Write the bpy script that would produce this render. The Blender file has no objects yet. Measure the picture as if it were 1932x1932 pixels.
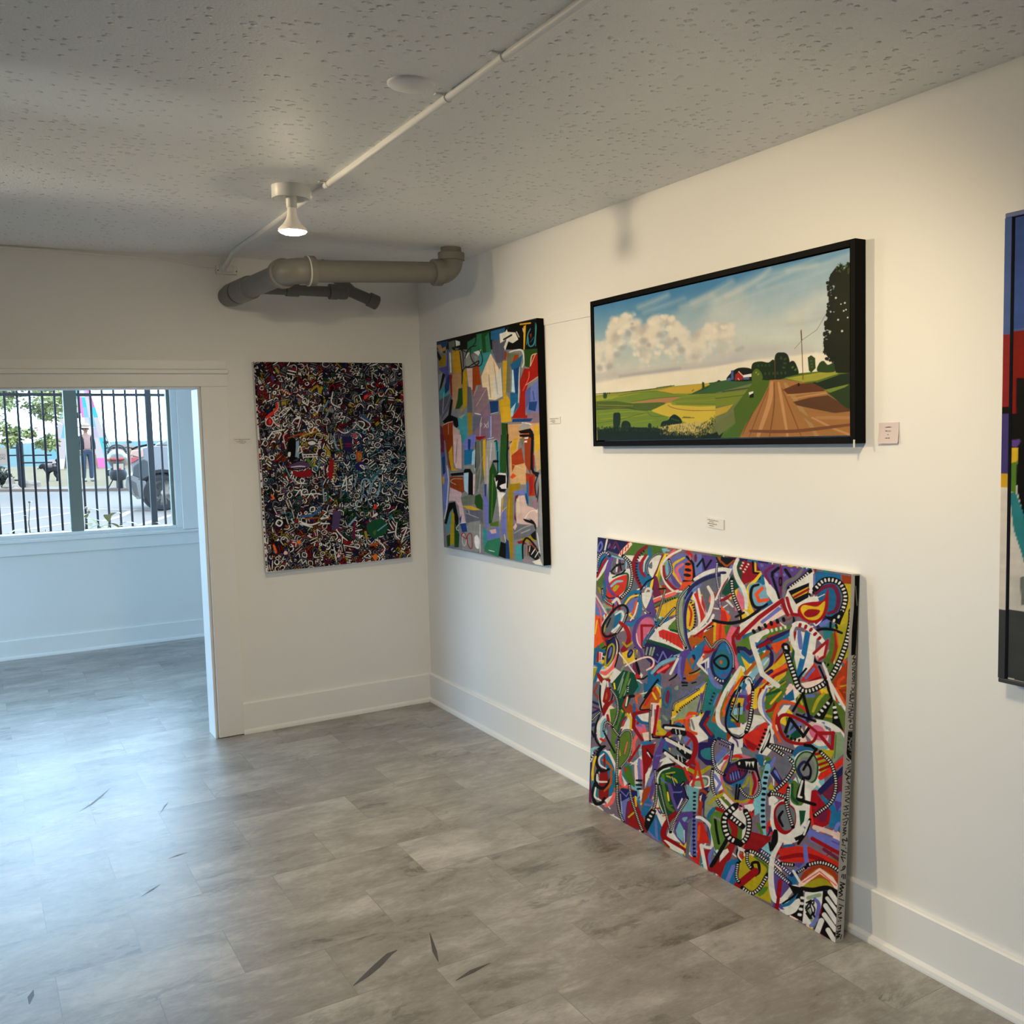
import bpy, bmesh, math, random
import numpy as np
from mathutils import Vector, Matrix
PI = math.pi
LAMP = 620.; SKY = 16.5; SPOT_B = (60., 120.); SPOT_C = (235., 72.); GAIN_L = .95; GAIN_D = .95; GAIN_A = .95; GAIN_K = 1.6
scn = bpy.context.scene
COL = scn.collection
random.seed(7)

# ------------------------------------------------------------------ helpers
def mat(name, col=(.8, .8, .8), rough=.5, metal=0., spec=.5, emit=None, estr=0., coat=0.):
    m = bpy.data.materials.new(name); m.use_nodes = True
    b = m.node_tree.nodes['Principled BSDF']
    b.inputs['Base Color'].default_value = (*col, 1)
    b.inputs['Roughness'].default_value = rough
    b.inputs['Metallic'].default_value = metal
    b.inputs['Specular IOR Level'].default_value = spec
    b.inputs['Coat Weight'].default_value = coat
    if emit:
        b.inputs['Emission Color'].default_value = (*emit, 1)
        b.inputs['Emission Strength'].default_value = estr
    return m

def noisy(m, scale=30., amt=.12, bump=0., bscale=None, dist=.002, detail=4):
    """mottle the base colour a little and add an optional bump"""
    nt = m.node_tree; N = nt.nodes; L = nt.links
    b = N['Principled BSDF']; base = b.inputs['Base Color'].default_value[:]
    tc = N.new('ShaderNodeTexCoord')
    n = N.new('ShaderNodeTexNoise'); n.inputs['Scale'].default_value = scale; n.inputs['Detail'].default_value = detail
    L.new(tc.outputs['Object'], n.inputs['Vector'])
    mx = N.new('ShaderNodeMix'); mx.data_type = 'RGBA'
    mx.inputs[6].default_value = (*[c*(1-amt) for c in base[:3]], 1)
    mx.inputs[7].default_value = (*[min(1, c*(1+amt)) for c in base[:3]], 1)
    L.new(n.outputs['Fac'], mx.inputs[0]); L.new(mx.outputs[2], b.inputs['Base Color'])
    if bump:
        n2 = N.new('ShaderNodeTexNoise'); n2.inputs['Scale'].default_value = bscale or scale*3; n2.inputs['Detail'].default_value = 5
        L.new(tc.outputs['Object'], n2.inputs['Vector'])
        bp = N.new('ShaderNodeBump'); bp.inputs['Strength'].default_value = bump; bp.inputs['Distance'].default_value = dist
        L.new(n2.outputs['Fac'], bp.inputs['Height']); L.new(bp.outputs['Normal'], b.inputs['Normal'])
    return m

def s2l(c):
    return tuple((v/255/12.92 if v/255 <= .04045 else ((v/255+.055)/1.055)**2.4) for v in c)

def box(bm, x0, x1, y0, y1, z0, z1, tilt=None):
    P = [(x, y, z) for x in (x0, x1) for y in (y0, y1) for z in (z0, z1)]
    if tilt: P = [(x, y, z + tilt(x)) for x, y, z in P]
    v = [bm.verts.new(p) for p in P]
    for f in ((0, 1, 3, 2), (4, 6, 7, 5), (0, 4, 5, 1), (2, 3, 7, 6), (0, 2, 6, 4), (1, 5, 7, 3)):
        bm.faces.new([v[i] for i in f])
    return v

def frame_of(d):
    d = d.normalized(); a = Vector((0, 0, 1)) if abs(d.z) < .9 else Vector((1, 0, 0))
    u = d.cross(a).normalized(); return u, d.cross(u).normalized()

def tube(bm, pts, r, seg=16, cap=True):
    pts = [Vector(p) for p in pts]; n = len(pts)
    rs = r if isinstance(r, (list, tuple)) else [r]*n
    rings = []; u = None
    for i, p in enumerate(pts):
        d = (pts[min(i+1, n-1)] - pts[max(i-1, 0)])
        if u is None: u, w = frame_of(d)
        else:
            dn = d.normalized(); u = (u - dn*u.dot(dn)).normalized(); w = dn.cross(u)
        rings.append([bm.verts.new(p + (u*math.cos(t) + w*math.sin(t))*rs[i]) for t in [2*PI*k/seg for k in range(seg)]])
    for a, b in zip(rings, rings[1:]):
        for k in range(seg):
            bm.faces.new([a[k], a[(k+1) % seg], b[(k+1) % seg], b[k]])
    if cap:
        bm.faces.new(rings[0][::-1]); bm.faces.new(rings[-1])

def lathe(bm, prof, o=(0, 0, 0), axis=(0, 0, 1), seg=32):
    """prof: (radius, distance along axis)"""
    a = Vector(axis).normalized(); u, w = frame_of(a); o = Vector(o); rings = []
    for r, h in prof:
        rings.append([bm.verts.new(o + a*h + (u*math.cos(t) + w*math.sin(t))*max(r, 1e-5)) for t in [2*PI*k/seg for k in range(seg)]])
    for p, q in zip(rings, rings[1:]):
        for k in range(seg):
            bm.faces.new([p[k], p[(k+1) % seg], q[(k+1) % seg], q[k]])
    bm.faces.new(rings[0][::-1]); bm.faces.new(rings[-1])

def obj(name, bm, m=None, parent=None, smooth=False, bevel=0., label=None, loc=None):
    bmesh.ops.recalc_face_normals(bm, faces=bm.faces)
    me = bpy.data.meshes.new(name); bm.to_mesh(me); bm.free()
    o = bpy.data.objects.new(name, me); COL.objects.link(o)
    for k in (m if isinstance(m, (list, tuple)) else [m]):
        if k: me.materials.append(k)
    if smooth:
        for p in me.polygons: p.use_smooth = True
        md = o.modifiers.new('edges', 'EDGE_SPLIT'); md.split_angle = math.radians(40)
    if bevel:
        b = o.modifiers.new('bevel', 'BEVEL'); b.width = bevel; b.segments = 2; b.limit_method = 'ANGLE'
    if parent: o.parent = parent
    if loc: o.location = loc
    if label: o['label'] = label
    return o

def thing(name, label, cat, loc=(0, 0, 0), rz=0., group=None):
    o = bpy.data.objects.new(name, None); COL.objects.link(o)
    o.empty_display_size = .1; o.location = loc; o.rotation_euler = (0, 0, rz)
    o['label'] = label; o['category'] = cat
    if group: o['group'] = group
    return o

def tag(o, label, cat, group=None, kind=None):
    o['label'] = label; o['category'] = cat
    if group: o['group'] = group
    if kind: o['kind'] = kind
    return o

def struct(o):
    o['kind'] = 'structure'; return o

def dup(root, loc=None, rz=None, label=None):
    r = root.copy(); COL.objects.link(r)
    if loc is not None: r.location = loc
    if rz is not None: r.rotation_euler = (0, 0, rz)
    if label: r['label'] = label
    for ch in list(root.children):
        c = ch.copy(); COL.objects.link(c); c.parent = r
        for g in list(ch.children):
            d = g.copy(); COL.objects.link(d); d.parent = c
    return r

def B(): return bmesh.new()

# ------------------------------------------------------------------ camera
CX, CY, CH = -2.2074, -5.35351, 1.55
FPX, PX0, PY0 = 1862.214, 1179.9, 966.
YAW, PIT, ROL = .59142, -.08206, -.01872
_f = Vector((math.sin(YAW)*math.cos(PIT), math.cos(YAW)*math.cos(PIT), math.sin(PIT)))
_r = Vector((math.cos(YAW), -math.sin(YAW), 0)); _u = _r.cross(_f)
c_, s_ = math.cos(ROL), math.sin(ROL)
CR = _r*c_ + _u*s_; CU = -_r*s_ + _u*c_; CF = _f
cam = bpy.data.cameras.new('camera'); co = bpy.data.objects.new('camera', cam); COL.objects.link(co)
M = Matrix((CR, CU, -CF)).transposed().to_4x4(); M.translation = Vector((CX, CY, CH)); co.matrix_world = M
cam.sensor_width = 36; cam.lens = FPX/1932*36; cam.shift_x = -(PX0-966)/1932; cam.shift_y = 0
cam.clip_start = .05; cam.clip_end = 2000
scn.camera = co

# ------------------------------------------------------------------ materials of the room
def wall_mat(name, col, scale=220, strength=.12):
    return noisy(mat(name, col, .62, spec=.3), 6, .012, strength, scale, .0006)
WALL = wall_mat('wall_paint', (.84, .835, .82))
WALLD = wall_mat('wall_paint_grey', (.22, .23, .24))  # for the walls out of view, darkened to cut bounce light
TRIM = noisy(mat('trim_paint', (.86, .86, .85), .38, spec=.4), 5, .01, .05, 60, .001)

def ceiling_mat():
    m = mat('popcorn_paint', (.90, .905, .90), .55, spec=.35); nt = m.node_tree; N = nt.nodes; L = nt.links
    b = N['Principled BSDF']; tc = N.new('ShaderNodeTexCoord')
    v = N.new('ShaderNodeTexVoronoi'); v.inputs['Scale'].default_value = 42; v.inputs['Randomness'].default_value = 1
    n0 = N.new('ShaderNodeTexNoise'); n0.inputs['Scale'].default_value = 70; n0.inputs['Detail'].default_value = 3
    mv = N.new('ShaderNodeMix'); mv.data_type = 'VECTOR'; mv.inputs[0].default_value = .009
    L.new(tc.outputs['Object'], n0.inputs['Vector']); L.new(tc.outputs['Object'], mv.inputs[4]); L.new(n0.outputs['Color'], mv.inputs[5])
    L.new(mv.outputs[1], v.inputs['Vector'])
    cr = N.new('ShaderNodeMapRange'); cr.inputs[1].default_value = .34; cr.inputs[2].default_value = .08
    L.new(v.outputs['Distance'], cr.inputs[0])
    # only some of the cells carry a blob
    sp = N.new('ShaderNodeSeparateColor'); L.new(v.outputs['Color'], sp.inputs[0])
    gt = N.new('ShaderNodeMath'); gt.operation = 'GREATER_THAN'; gt.inputs[1].default_value = .5
    L.new(sp.outputs[0], gt.inputs[0])
    mu = N.new('ShaderNodeMath'); mu.operation = 'MULTIPLY'; L.new(cr.outputs[0], mu.inputs[0]); L.new(gt.outputs[0], mu.inputs[1])
    n1 = N.new('ShaderNodeTexNoise'); n1.inputs['Scale'].default_value = 160; n1.inputs['Detail'].default_value = 4
    L.new(tc.outputs['Object'], n1.inputs['Vector'])
    ad = N.new('ShaderNodeMath'); ad.operation = 'MULTIPLY_ADD'; ad.inputs[1].default_value = .25
    L.new(n1.outputs['Fac'], ad.inputs[0]); L.new(mu.outputs[0], ad.inputs[2])
    bp = N.new('ShaderNodeBump'); bp.inputs['Strength'].default_value = 1.; bp.inputs['Distance'].default_value = .007
    L.new(ad.outputs[0], bp.inputs['Height']); L.new(bp.outputs['Normal'], b.inputs['Normal'])
    return m
CEIL = ceiling_mat()

def floor_mat():
    m = mat('vinyl_stone', (.3, .29, .27), .28, spec=.5); nt = m.node_tree; N = nt.nodes; L = nt.links
    b = N['Principled BSDF']; tc = N.new('ShaderNodeTexCoord')
    br = N.new('ShaderNodeTexBrick')
    br.inputs['Color1'].default_value = (0, 0, 0, 1); br.inputs['Color2'].default_value = (1, 1, 1, 1); br.inputs['Mortar'].default_value = (.5, .5, .5, 1)
    br.inputs['Scale'].default_value = 1; br.inputs['Brick Width'].default_value = .46; br.inputs['Row Height'].default_value = .305
    br.inputs['Mortar Size'].default_value = .0012; br.inputs['Bias'].default_value = 0; br.offset = .5
    L.new(tc.outputs['Object'], br.inputs['Vector'])
    def math_(op, a, bb, c=None):
        n = N.new('ShaderNodeMath'); n.operation = op
        for i, v in enumerate((a, bb, c)):
            if v is None: continue
            if isinstance(v, (int, float)): n.inputs[i].default_value = v
            else: L.new(v, n.inputs[i])
        return n.outputs[0]
    w = math_('MULTIPLY', br.outputs['Color'], 37.)
    mp = N.new('ShaderNodeMapping'); mp.inputs['Scale'].default_value = (.75, 1.5, 1); L.new(tc.outputs['Object'], mp.inputs['Vector'])
    def noise(sc, det, rough=.55, dist=0., off=0.):
        n = N.new('ShaderNodeTexNoise'); n.noise_dimensions = '4D'; n.inputs['Scale'].default_value = sc
        n.inputs['Detail'].default_value = det; n.inputs['Roughness'].default_value = rough; n.inputs['Distortion'].default_value = dist
        L.new(mp.outputs[0], n.inputs['Vector']); L.new(math_('ADD', w, off), n.inputs['W']); return n.outputs['Fac']
    big = noise(2.6, 5, .62, .6); mid = noise(7., 9, .78, .5, 3.); fine = noise(40., 4, .7, 0, 7.)
    t = math_('ADD', math_('MULTIPLY', big, .50), math_('ADD', math_('MULTIPLY', mid, .55), math_('MULTIPLY', fine, .16)))
    t = math_('ADD', t, -.045)
    t = math_('ADD', t, math_('MULTIPLY', br.outputs['Color'], .07))
    r = N.new('ShaderNodeValToRGB'); e = r.color_ramp.elements
    e[0].position = .40; e[0].color = (*s2l((86, 82, 77)), 1); e[1].position = .75; e[1].color = (*s2l((186, 184, 178)), 1)
    for p, c in ((.475, (112, 108, 103)), (.52, (136, 132, 127)), (.60, (150, 147, 142)), (.66, (166, 163, 158))):
        k = e.new(p); k.color = (*s2l(c), 1)
    L.new(t, r.inputs[0])
    # dark torn edges, like slate
    crack = noise(4.2, 7, .7, 1.6, 11.)
    cm = N.new('ShaderNodeMapRange'); cm.inputs[1].default_value = .06; cm.inputs[2].default_value = 0.
    L.new(math_('ABSOLUTE', math_('SUBTRACT', crack, .43), 0), cm.inputs[0])
    gate = N.new('ShaderNodeMapRange'); gate.inputs[1].default_value = .5; gate.inputs[2].default_value = .68
    L.new(noise(3.1, 3, .5, 0., 19.), gate.inputs[0])
    mx = N.new('ShaderNodeMix'); mx.data_type = 'RGBA'; mx.inputs[7].default_value = (*s2l((92, 88, 82)), 1)
    L.new(math_('MULTIPLY', math_('MULTIPLY', cm.outputs[0], gate.outputs[0]), .8), mx.inputs[0]); L.new(r.outputs[0], mx.inputs[6])
    mo = N.new('ShaderNodeMix'); mo.data_type = 'RGBA'; mo.inputs[7].default_value = (*s2l((110, 106, 100)), 1)
    L.new(math_('MULTIPLY', br.outputs['Fac'], .5), mo.inputs[0]); L.new(mx.outputs[2], mo.inputs[6])
    L.new(mo.outputs[2], b.inputs['Base Color'])
    rr = N.new('ShaderNodeMapRange'); rr.inputs[3].default_value = .27; rr.inputs[4].default_value = .40; L.new(mid, rr.inputs[0]); L.new(rr.outputs[0], b.inputs['Roughness'])
    bp = N.new('ShaderNodeBump'); bp.inputs['Strength'].default_value = .22; bp.inputs['Distance'].default_value = .003
    L.new(math_('ADD', mid, math_('MULTIPLY', br.outputs['Fac'], -.4)), bp.inputs['Height']); L.new(bp.outputs['Normal'], b.inputs['Normal'])
    return m
FLOOR = floor_mat()

# ------------------------------------------------------------------ room shell
HC = 2.442; XL = -6.2; YF = 2.89; YR = -8.6
WO = (-4.6, -.80, .865, 2.34)       # window opening in the far wall x0,x1,z0,z1
htilt = lambda x: (x + 1.55)*.0155  # the door head is a little out of level
DX0, DX1, DZ = -3.25, -1.19, 1.806
bm = B(); box(bm, XL-.15, .14, YR-.15, YF+.16, -.12, 0)
SCUFF = mat('scuff', s2l((74, 71, 68)), .5)
def scuff(pts, w):
    """thin dark rubber marks that lie in the floor surface"""
    pts = [Vector((*p, .0004)) for p in pts]; L_ = []
    for i, p in enumerate(pts):
        d = (pts[min(i+1, len(pts)-1)] - pts[max(i-1, 0)]).normalized(); n = Vector((-d.y, d.x, 0))
        k = w*(.15 + math.sin(PI*i/(len(pts)-1))); L_.append((bm.verts.new(p+n*k), bm.verts.new(p-n*k)))
    for a, b in zip(L_, L_[1:]):
        f = bm.faces.new([a[0], a[1], b[1], b[0]]); f.material_index = 1
scuff([(-1.376, -2.691), (-1.331, -2.663), (-1.283, -2.628), (-1.23, -2.586), (-1.204, -2.579)], 0.011)
scuff([(-1.882, -0.716), (-1.833, -0.657), (-1.789, -0.583), (-1.74, -0.484)], 0.006)
scuff([(-1.657, -1.451), (-1.624, -1.441), (-1.589, -1.432)], 0.005)
scuff([(-1.788, -1.728), (-1.746, -1.691), (-1.717, -1.663)], 0.004)
scuff([(-2.141, -2.252), (-2.135, -2.209), (-2.127, -2.176)], 0.007)
scuff([(-1.082, -2.539), (-1.114, -2.652), (-1.129, -2.715)], 0.006)
scuff([(-1.128, -2.837), (-1.071, -2.82), (-1.007, -2.81)], 0.008)
scuff([(-1.608, -0.949), (-1.574, -0.865), (-1.556, -0.827)], 0.003)

struct(obj('floor', bm, [FLOOR, SCUFF]))

bm = B()   # ceiling, slightly bowed near the back wall
def cz(x, y):
    return HC + .027*math.exp(-((x+.95)/.55)**2)*max(0., 1-abs(y)/.5)
xs = [XL-.15, -5, -4, -3, -2.3, -2, -1.75, -1.5, -1.3, -1.1, -.9, -.7, -.5, -.3, -.15, 0, .14]; ys = [YR-.15, -6, -4, -2, -1, -.5, -.3, -.15, 0, .06, .12, .3, .5, 1, 2, YF+.16]
g = [[bm.verts.new((x, y, cz(x, y))) for y in ys] for x in xs]
for i in range(len(xs)-1):
    for j in range(len(ys)-1): bm.faces.new([g[i][j], g[i][j+1], g[i+1][j+1], g[i+1][j]])
o = obj('ceiling', bm, CEIL); struct(o)
s = o.modifiers.new('thickness', 'SOLIDIFY'); s.thickness = .1; s.offset = 1
o.data.flip_normals() if o.data.polygons[0].normal.z > 0 else None
s.offset = -1

bm = B(); box(bm, 0, .14, YR-.15, YF+.16, 0, HC+.03); struct(obj('wall_right', bm, WALL))
bm = B()
box(bm, DX1, 0, 0, .12, 0, HC+.04)
v = box(bm, DX0, DX1, 0, .12, DZ, HC+.04)
for q in v:
    if q.co.z < 2: q.co.z += htilt(q.co.x)
box(bm, XL, DX0, 0, .12, 0, HC+.04)
struct(obj('wall_back', bm, WALL))
bm = B(); x0, x1, z0, z1 = WO
box(bm, XL, x0, YF, YF+.16, 0, HC+.03); box(bm, x1, 0, YF, YF+.16, 0, HC+.03)
box(bm, x0, x1, YF, YF+.16, 0, z0); box(bm, x0, x1, YF, YF+.16, z1, HC+.03)
struct(obj('wall_far', bm, WALL))
LW = ((.3, 2.65, .15, 2.34), (-5.9, -4.5, .95, 2.05))
bm = B()
box(bm, XL-.15, XL, YR, LW[1][0], 0, HC+.03); box(bm, XL-.15, XL, LW[1][1], LW[0][0], 0, HC+.03); box(bm, XL-.15, XL, LW[0][1], YF+.16, 0, HC+.03)
for a, b_, c, d in LW:
    box(bm, XL-.15, XL, a, b_, 0, c); box(bm, XL-.15, XL, a, b_, d, HC+.03)
struct(obj('wall_left', bm, WALLD))
bm = B(); box(bm, XL-.15, .14, YR-.15, YR, 0, HC+.03); struct(obj('wall_rear', bm, WALLD))

# baseboards with a quarter round shoe
def base_profile(bm, along, a, b, wall, sgn, h=.165):
    prof = [(0, 0), (.030, 0), (.030, .006), (.027, .016), (.020, .022), (.0165, .024), (.0165, h-.006), (.013, h-.001), (0, h)]
    ends = []
    for t in (a, b):
        ends.append([bm.verts.new((wall+sgn*p, t, z) if along == 'y' else (t, wall+sgn*p, z)) for p, z in prof])
    n = len(prof)
    for k in range(n):
        bm.faces.new([ends[0][k], ends[0][(k+1) % n], ends[1][(k+1) % n], ends[1][k]])
    bm.faces.new(ends[0]); bm.faces.new(ends[1][::-1])
bm = B(); base_profile(bm, 'y', YR, 0, 0, -1); struct(obj('baseboard_right', bm, TRIM))
bm = B(); base_profile(bm, 'x', -1.06, -.0165, 0, -1); struct(obj('baseboard_back', bm, TRIM))
bm = B(); base_profile(bm, 'x', XL, 0, YF, -1, .14); struct(obj('baseboard_far', bm, TRIM))

# doorway casing
o = thing('trim_1', '', '', (0, 0, 0)); del o['label']; del o['category']; struct(o)
bm = B(); v = box(bm, -1.182, -1.057, -.022, .0, .004, 1.8)
for q in v:
    if q.co.z > 1: q.co.z = DZ + htilt(q.co.x)
obj('side_casing', bm, TRIM, o, bevel=.002)
bm = B(); box(bm, DX0-.13, DX0-.008, -.022, 0, .004, 1.78); obj('side_casing', bm, TRIM, o, bevel=.002)
bm = B(); box(bm, DX0-.14, -1.054, -.023, 0, 1.8065, 1.868, htilt); obj('head_casing', bm, TRIM, o, bevel=.0015)
bm = B(); box(bm, DX0-.15, -1.047, -.036, 0, 1.8685, 1.892, htilt); obj('head_bead', bm, TRIM, o, bevel=.006)
bm = B(); box(bm, DX0-.14, -1.056, -.028, 0, 1.8925, 1.937, htilt); obj('head_cap', bm, TRIM, o, bevel=.002)
bm = B()
box(bm, DX1-.008, DX1, -.012, .145, 0, 1.80); box(bm, DX0, DX0+.008, -.012, .145, 0, 1.775)
box(bm, DX0, DX1, -.012, .145, DZ-.008, DZ, htilt); obj('jamb', bm, TRIM, o, bevel=.001)

# picture rail strip on the right wall, painted over
bm = B(); box(bm, -.004, 0, -3.3, 0, 2.026, 2.064); struct(obj('trim_2', bm, WALL, bevel=.0015))

# ------------------------------------------------------------------ window in the far room
OLIVE = mat('sash_paint', s2l((128, 134, 124)), .45)
WHITEV = mat('white_vinyl', (.85, .87, .87), .35)
def glass_mat():
    m = bpy.data.materials.new('pane_glass'); m.use_nodes = True; N = m.node_tree.nodes; L = m.node_tree.links
    N.clear(); out = N.new('ShaderNodeOutputMaterial'); t = N.new('ShaderNodeBsdfTransparent'); gl = N.new('ShaderNodeBsdfGlossy')
    t.inputs['Color'].default_value = (.97, .985, .98, 1); gl.inputs['Roughness'].default_value = .02
    fr = N.new('ShaderNodeFresnel'); fr.inputs['IOR'].default_value = 1.35
    mx = N.new('ShaderNodeMixShader'); L.new(fr.outputs[0], mx.inputs[0]); L.new(t.outputs[0], mx.inputs[1]); L.new(gl.outputs[0], mx.inputs[2]); L.new(mx.outputs[0], out.inputs[0])
    return m
GLASS = glass_mat()
w = thing('window_1', '', ''); del w['label']; del w['category']; struct(w)
bm = B(); box(bm, x1-.005, x1+.115, YF-.02, YF, z0-.01, z1+.02); obj('side_casing', bm, TRIM, w, bevel=.003)
bm = B(); box(bm, x0-.115, x0+.005, YF-.02, YF, z0-.01, z1+.02); obj('side_casing', bm, TRIM, w, bevel=.003)
bm = B(); box(bm, x0-.13, x1+.13, YF-.02, YF, z1+.022, z1+.10); obj('head_casing', bm, TRIM, w, bevel=.003)
bm = B(); box(bm, x0-.14, x1+.14, YF-.034, YF+.03, z0-.034, z0-.012); obj('window_sill', bm, TRIM, w, bevel=.004)
bm = B(); box(bm, x0-.12, x1+.12, YF-.018, YF, z0-.125, z0-.0345); obj('apron', bm, TRIM, w, bevel=.003)
bm = B()
box(bm, x1-.045, x1, YF+.02, YF+.15, z0, z1); box(bm, x0, x0+.045, YF+.02, YF+.15, z0, z1)
box(bm, x0+.045, x1-.045, YF+.02, YF+.15, z0, z0+.022); box(bm, x0+.045, x1-.045, YF+.02, YF+.15, z1-.05, z1)
obj('frame', bm, WHITEV, w, bevel=.004)
mull = [-1.515 - .69*k for k in range(0, 5)]
bm = B()
for xm in mull[:4]: box(bm, xm-.042, xm+.042, YF+.05, YF+.12, z0+.0225, z1-.05)
obj('mullion', bm, OLIVE, w, bevel=.003)
bm = B()
box(bm, x1-.067, x1-.0455, YF+.055, YF+.115, z0+.0225, z1-.05)
box(bm, x0+.0455, x0+.067, YF+.055, YF+.115, z0+.0225, z1-.05)
obj('sash_stile', bm, OLIVE, w, bevel=.002)
bm = B()
box(bm, x0+.067, x1-.0675, YF+.085, YF+.089, z0+.0226, z1-.051)
obj('pane', bm, GLASS, w)
for k, (a, b_, c, d) in enumerate(LW):
    wn = thing('window_%d' % (k+2), '', ''); del wn['label']; del wn['category']; struct(wn)
    bm = B()
    box(bm, XL-.12, XL+.01, a, a+.06, c, d); box(bm, XL-.12, XL+.01, b_-.06, b_, c, d); box(bm, XL-.12, XL+.01, a+.06, b_-.06, c, c+.06); box(bm, XL-.12, XL+.01, a+.06, b_-.06, d-.06, d)
    obj('frame', bm, WHITEV, wn)
    bm = B(); box(bm, XL-.07, XL-.066, a+.06, b_-.06, c+.06, d-.06); obj('pane', bm, GLASS, wn)
# ------------------------------------------------------------------ ceiling fittings
WPLAST = noisy(mat('white_plastic', (.78, .78, .75), .4), 20, .04)
WCON = noisy(mat('painted_conduit', (.82, .82, .79), .42), 14, .06)
LENS = mat('lamp_lens', (1, 1, 1), .4, emit=(1., .80, .51), estr=LAMP)
DARK = mat('dark_gap', (.03, .03, .03), .8)
LENS_B = mat('lamp_lens_flood', (1, 1, 1), .4, emit=(1., .80, .51), estr=8.)
def ceiling_lamp(label, loc, aim=(0, 0, -1), spot=None, group='bulb holders on the ceiling'):
    t = thing('ceiling_lamp', label, 'lamp', loc, group=group)
    bm = B(); lathe(bm, [(.002, -.012), (.052, -.012), (.054, -.03), (.060, -.044), (.0645, -.044), (.066, -.042), (.066, 0), (.02, 0)], seg=48); obj('canopy', bm, WPLAST, t, smooth=True)
    a = Vector(aim).normalized(); j = Vector((0, 0, -.040))
    bm = B(); tube(bm, [(0, 0, -.014), (0, 0, -.044)], .012, 20); box(bm, .004, .018, -.009, .009, -.052, -.020)
    lathe(bm, [(.018, -.006), (.0185, .0), (.0185, .034), (.017, .036)], j, a, 28); obj('socket', bm, WPLAST, t, smooth=True)
    bl = B(); lathe(bl, [(.014, .036), (.0155, .038), (.0155, .050), (.0165, .053), (.018, .064), (.023, .078), (.033, .093), (.0445, .104), (.0495, .110), (.0495, .1165), (.048, .1175), (.046, .116)], j, a, 40)
    bulb = obj('bulb', bl, mat('bulb_shell', (.85, .82, .76), .35, emit=(1, .75, .5), estr=.12), t, smooth=True)
    bl = B(); lathe(bl, [(.0478, .1155), (.047, .118), (.043, .122), (.030, .127), (.012, .1295)], j, a, 40)
    obj('lens', bl, LENS_B if spot else LENS, bulb, smooth=True)
    if spot:   # reflector bulb: the beam leaves just below the lens
        l = bpy.data.lights.new('flood_beam', 'SPOT'); l.energy, ang = spot; l.spot_size = math.radians(ang); l.spot_blend = .9
        l.color = (1., .80, .51); l.shadow_soft_size = .11
        lo = bpy.data.objects.new('flood_beam', l); COL.objects.link(lo); lo.location = Vector(loc) + j + a*.15
        lo.rotation_mode = 'QUATERNION'; lo.rotation_quaternion = a.to_track_quat('-Z', 'Y')
    return t
ceiling_lamp('white bulb holder with a lit flood bulb hanging beside the ceiling conduit', (-1.168, -1.70, HC))
ceiling_lamp('white bulb holder with a flood bulb turned to the right wall, above the photographer', (-1.17, -4.05, HC), (1.17, 1.6, -1.8), SPOT_B)
ceiling_lamp('white bulb holder with a flood bulb in the middle of the gallery ceiling', (-3.6, -.85, HC), (3.6, -1.8, -1.3), SPOT_C)

cyl = thing('conduit', 'thin white conduit running along the ceiling past the bulb to the wall box', 'conduit')
bm = B(); zc = HC-.0085
pts = [(-1.072, YR+.1, zc), (-1.085, -3.2, zc), (-1.078, -2.2, zc), (-1.070, -1.2, zc), (-1.072, -.5, zc), (-1.068, -.36, zc-.002), (-1.063, -.27, zc-.012), (-1.060, -.17, zc-.03), (-1.052, -.075, HC-.04), (-1.045, -.046, HC-.044)]
tube(bm, pts, .0105, 14); obj('tube', bm, WCON, cyl, smooth=True)
for y, x in ((-3.2, -1.085), (-2.87, -1.083), (-1.83, -1.074), (-4.6, -1.08)):
    bm = B(); tube(bm, [(x, y-.009, zc), (x, y+.009, zc)], .0135, 16); box(bm, x-.034, x+.0, y-.008, y+.008, HC-.005, HC-.001); obj('strap', bm, WCON, cyl, smooth=True)
bx = thing('junction_box', 'small white box on the back wall where the conduit ends', 'junction box', (-1.03, 0, HC-.035))
bm = B(); box(bm, -.052, .05, -.036, 0, -.03, .012); obj('cover', bm, WPLAST, bx, bevel=.004)
bm = B(); box(bm, -.036, .03, -.050, -.0365, -.022, .012); obj('entry', bm, WPLAST, bx, bevel=.005)
for k in (-.045, .044):
    bm = B(); tube(bm, [(k, -.0362, -.015), (k, -.038, -.015)], .003, 8); obj('screw', bm, DARK, bx)
cb = thing('cable', 'thin white cable running from the wall box along the top of the back wall', 'cable')
bm = B(); tube(bm, [(-1.083, -.010, HC-.032), (-1.12, -.009, HC-.031), (-1.2, -.008, HC-.022), (-1.3, -.007, HC-.012), (-1.5, -.007, HC-.010), (-2.4, -.007, HC-.010), (-4, -.007, HC-.010)], .006, 10); obj('sleeve', bm, WCON, cb, smooth=True)
pl = thing('cover_plate', 'round flat white plate painted over on the ceiling', 'cover plate', (-1.195, -2.905, HC))
bm = B(); lathe(bm, [(.002, -.007), (.056, -.007), (.060, -.004), (.061, 0), (.002, 0)], seg=40); obj('plate', bm, noisy(mat('plate_paint', (.84, .845, .84), .5), 9, .03), pl, smooth=True)

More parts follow.
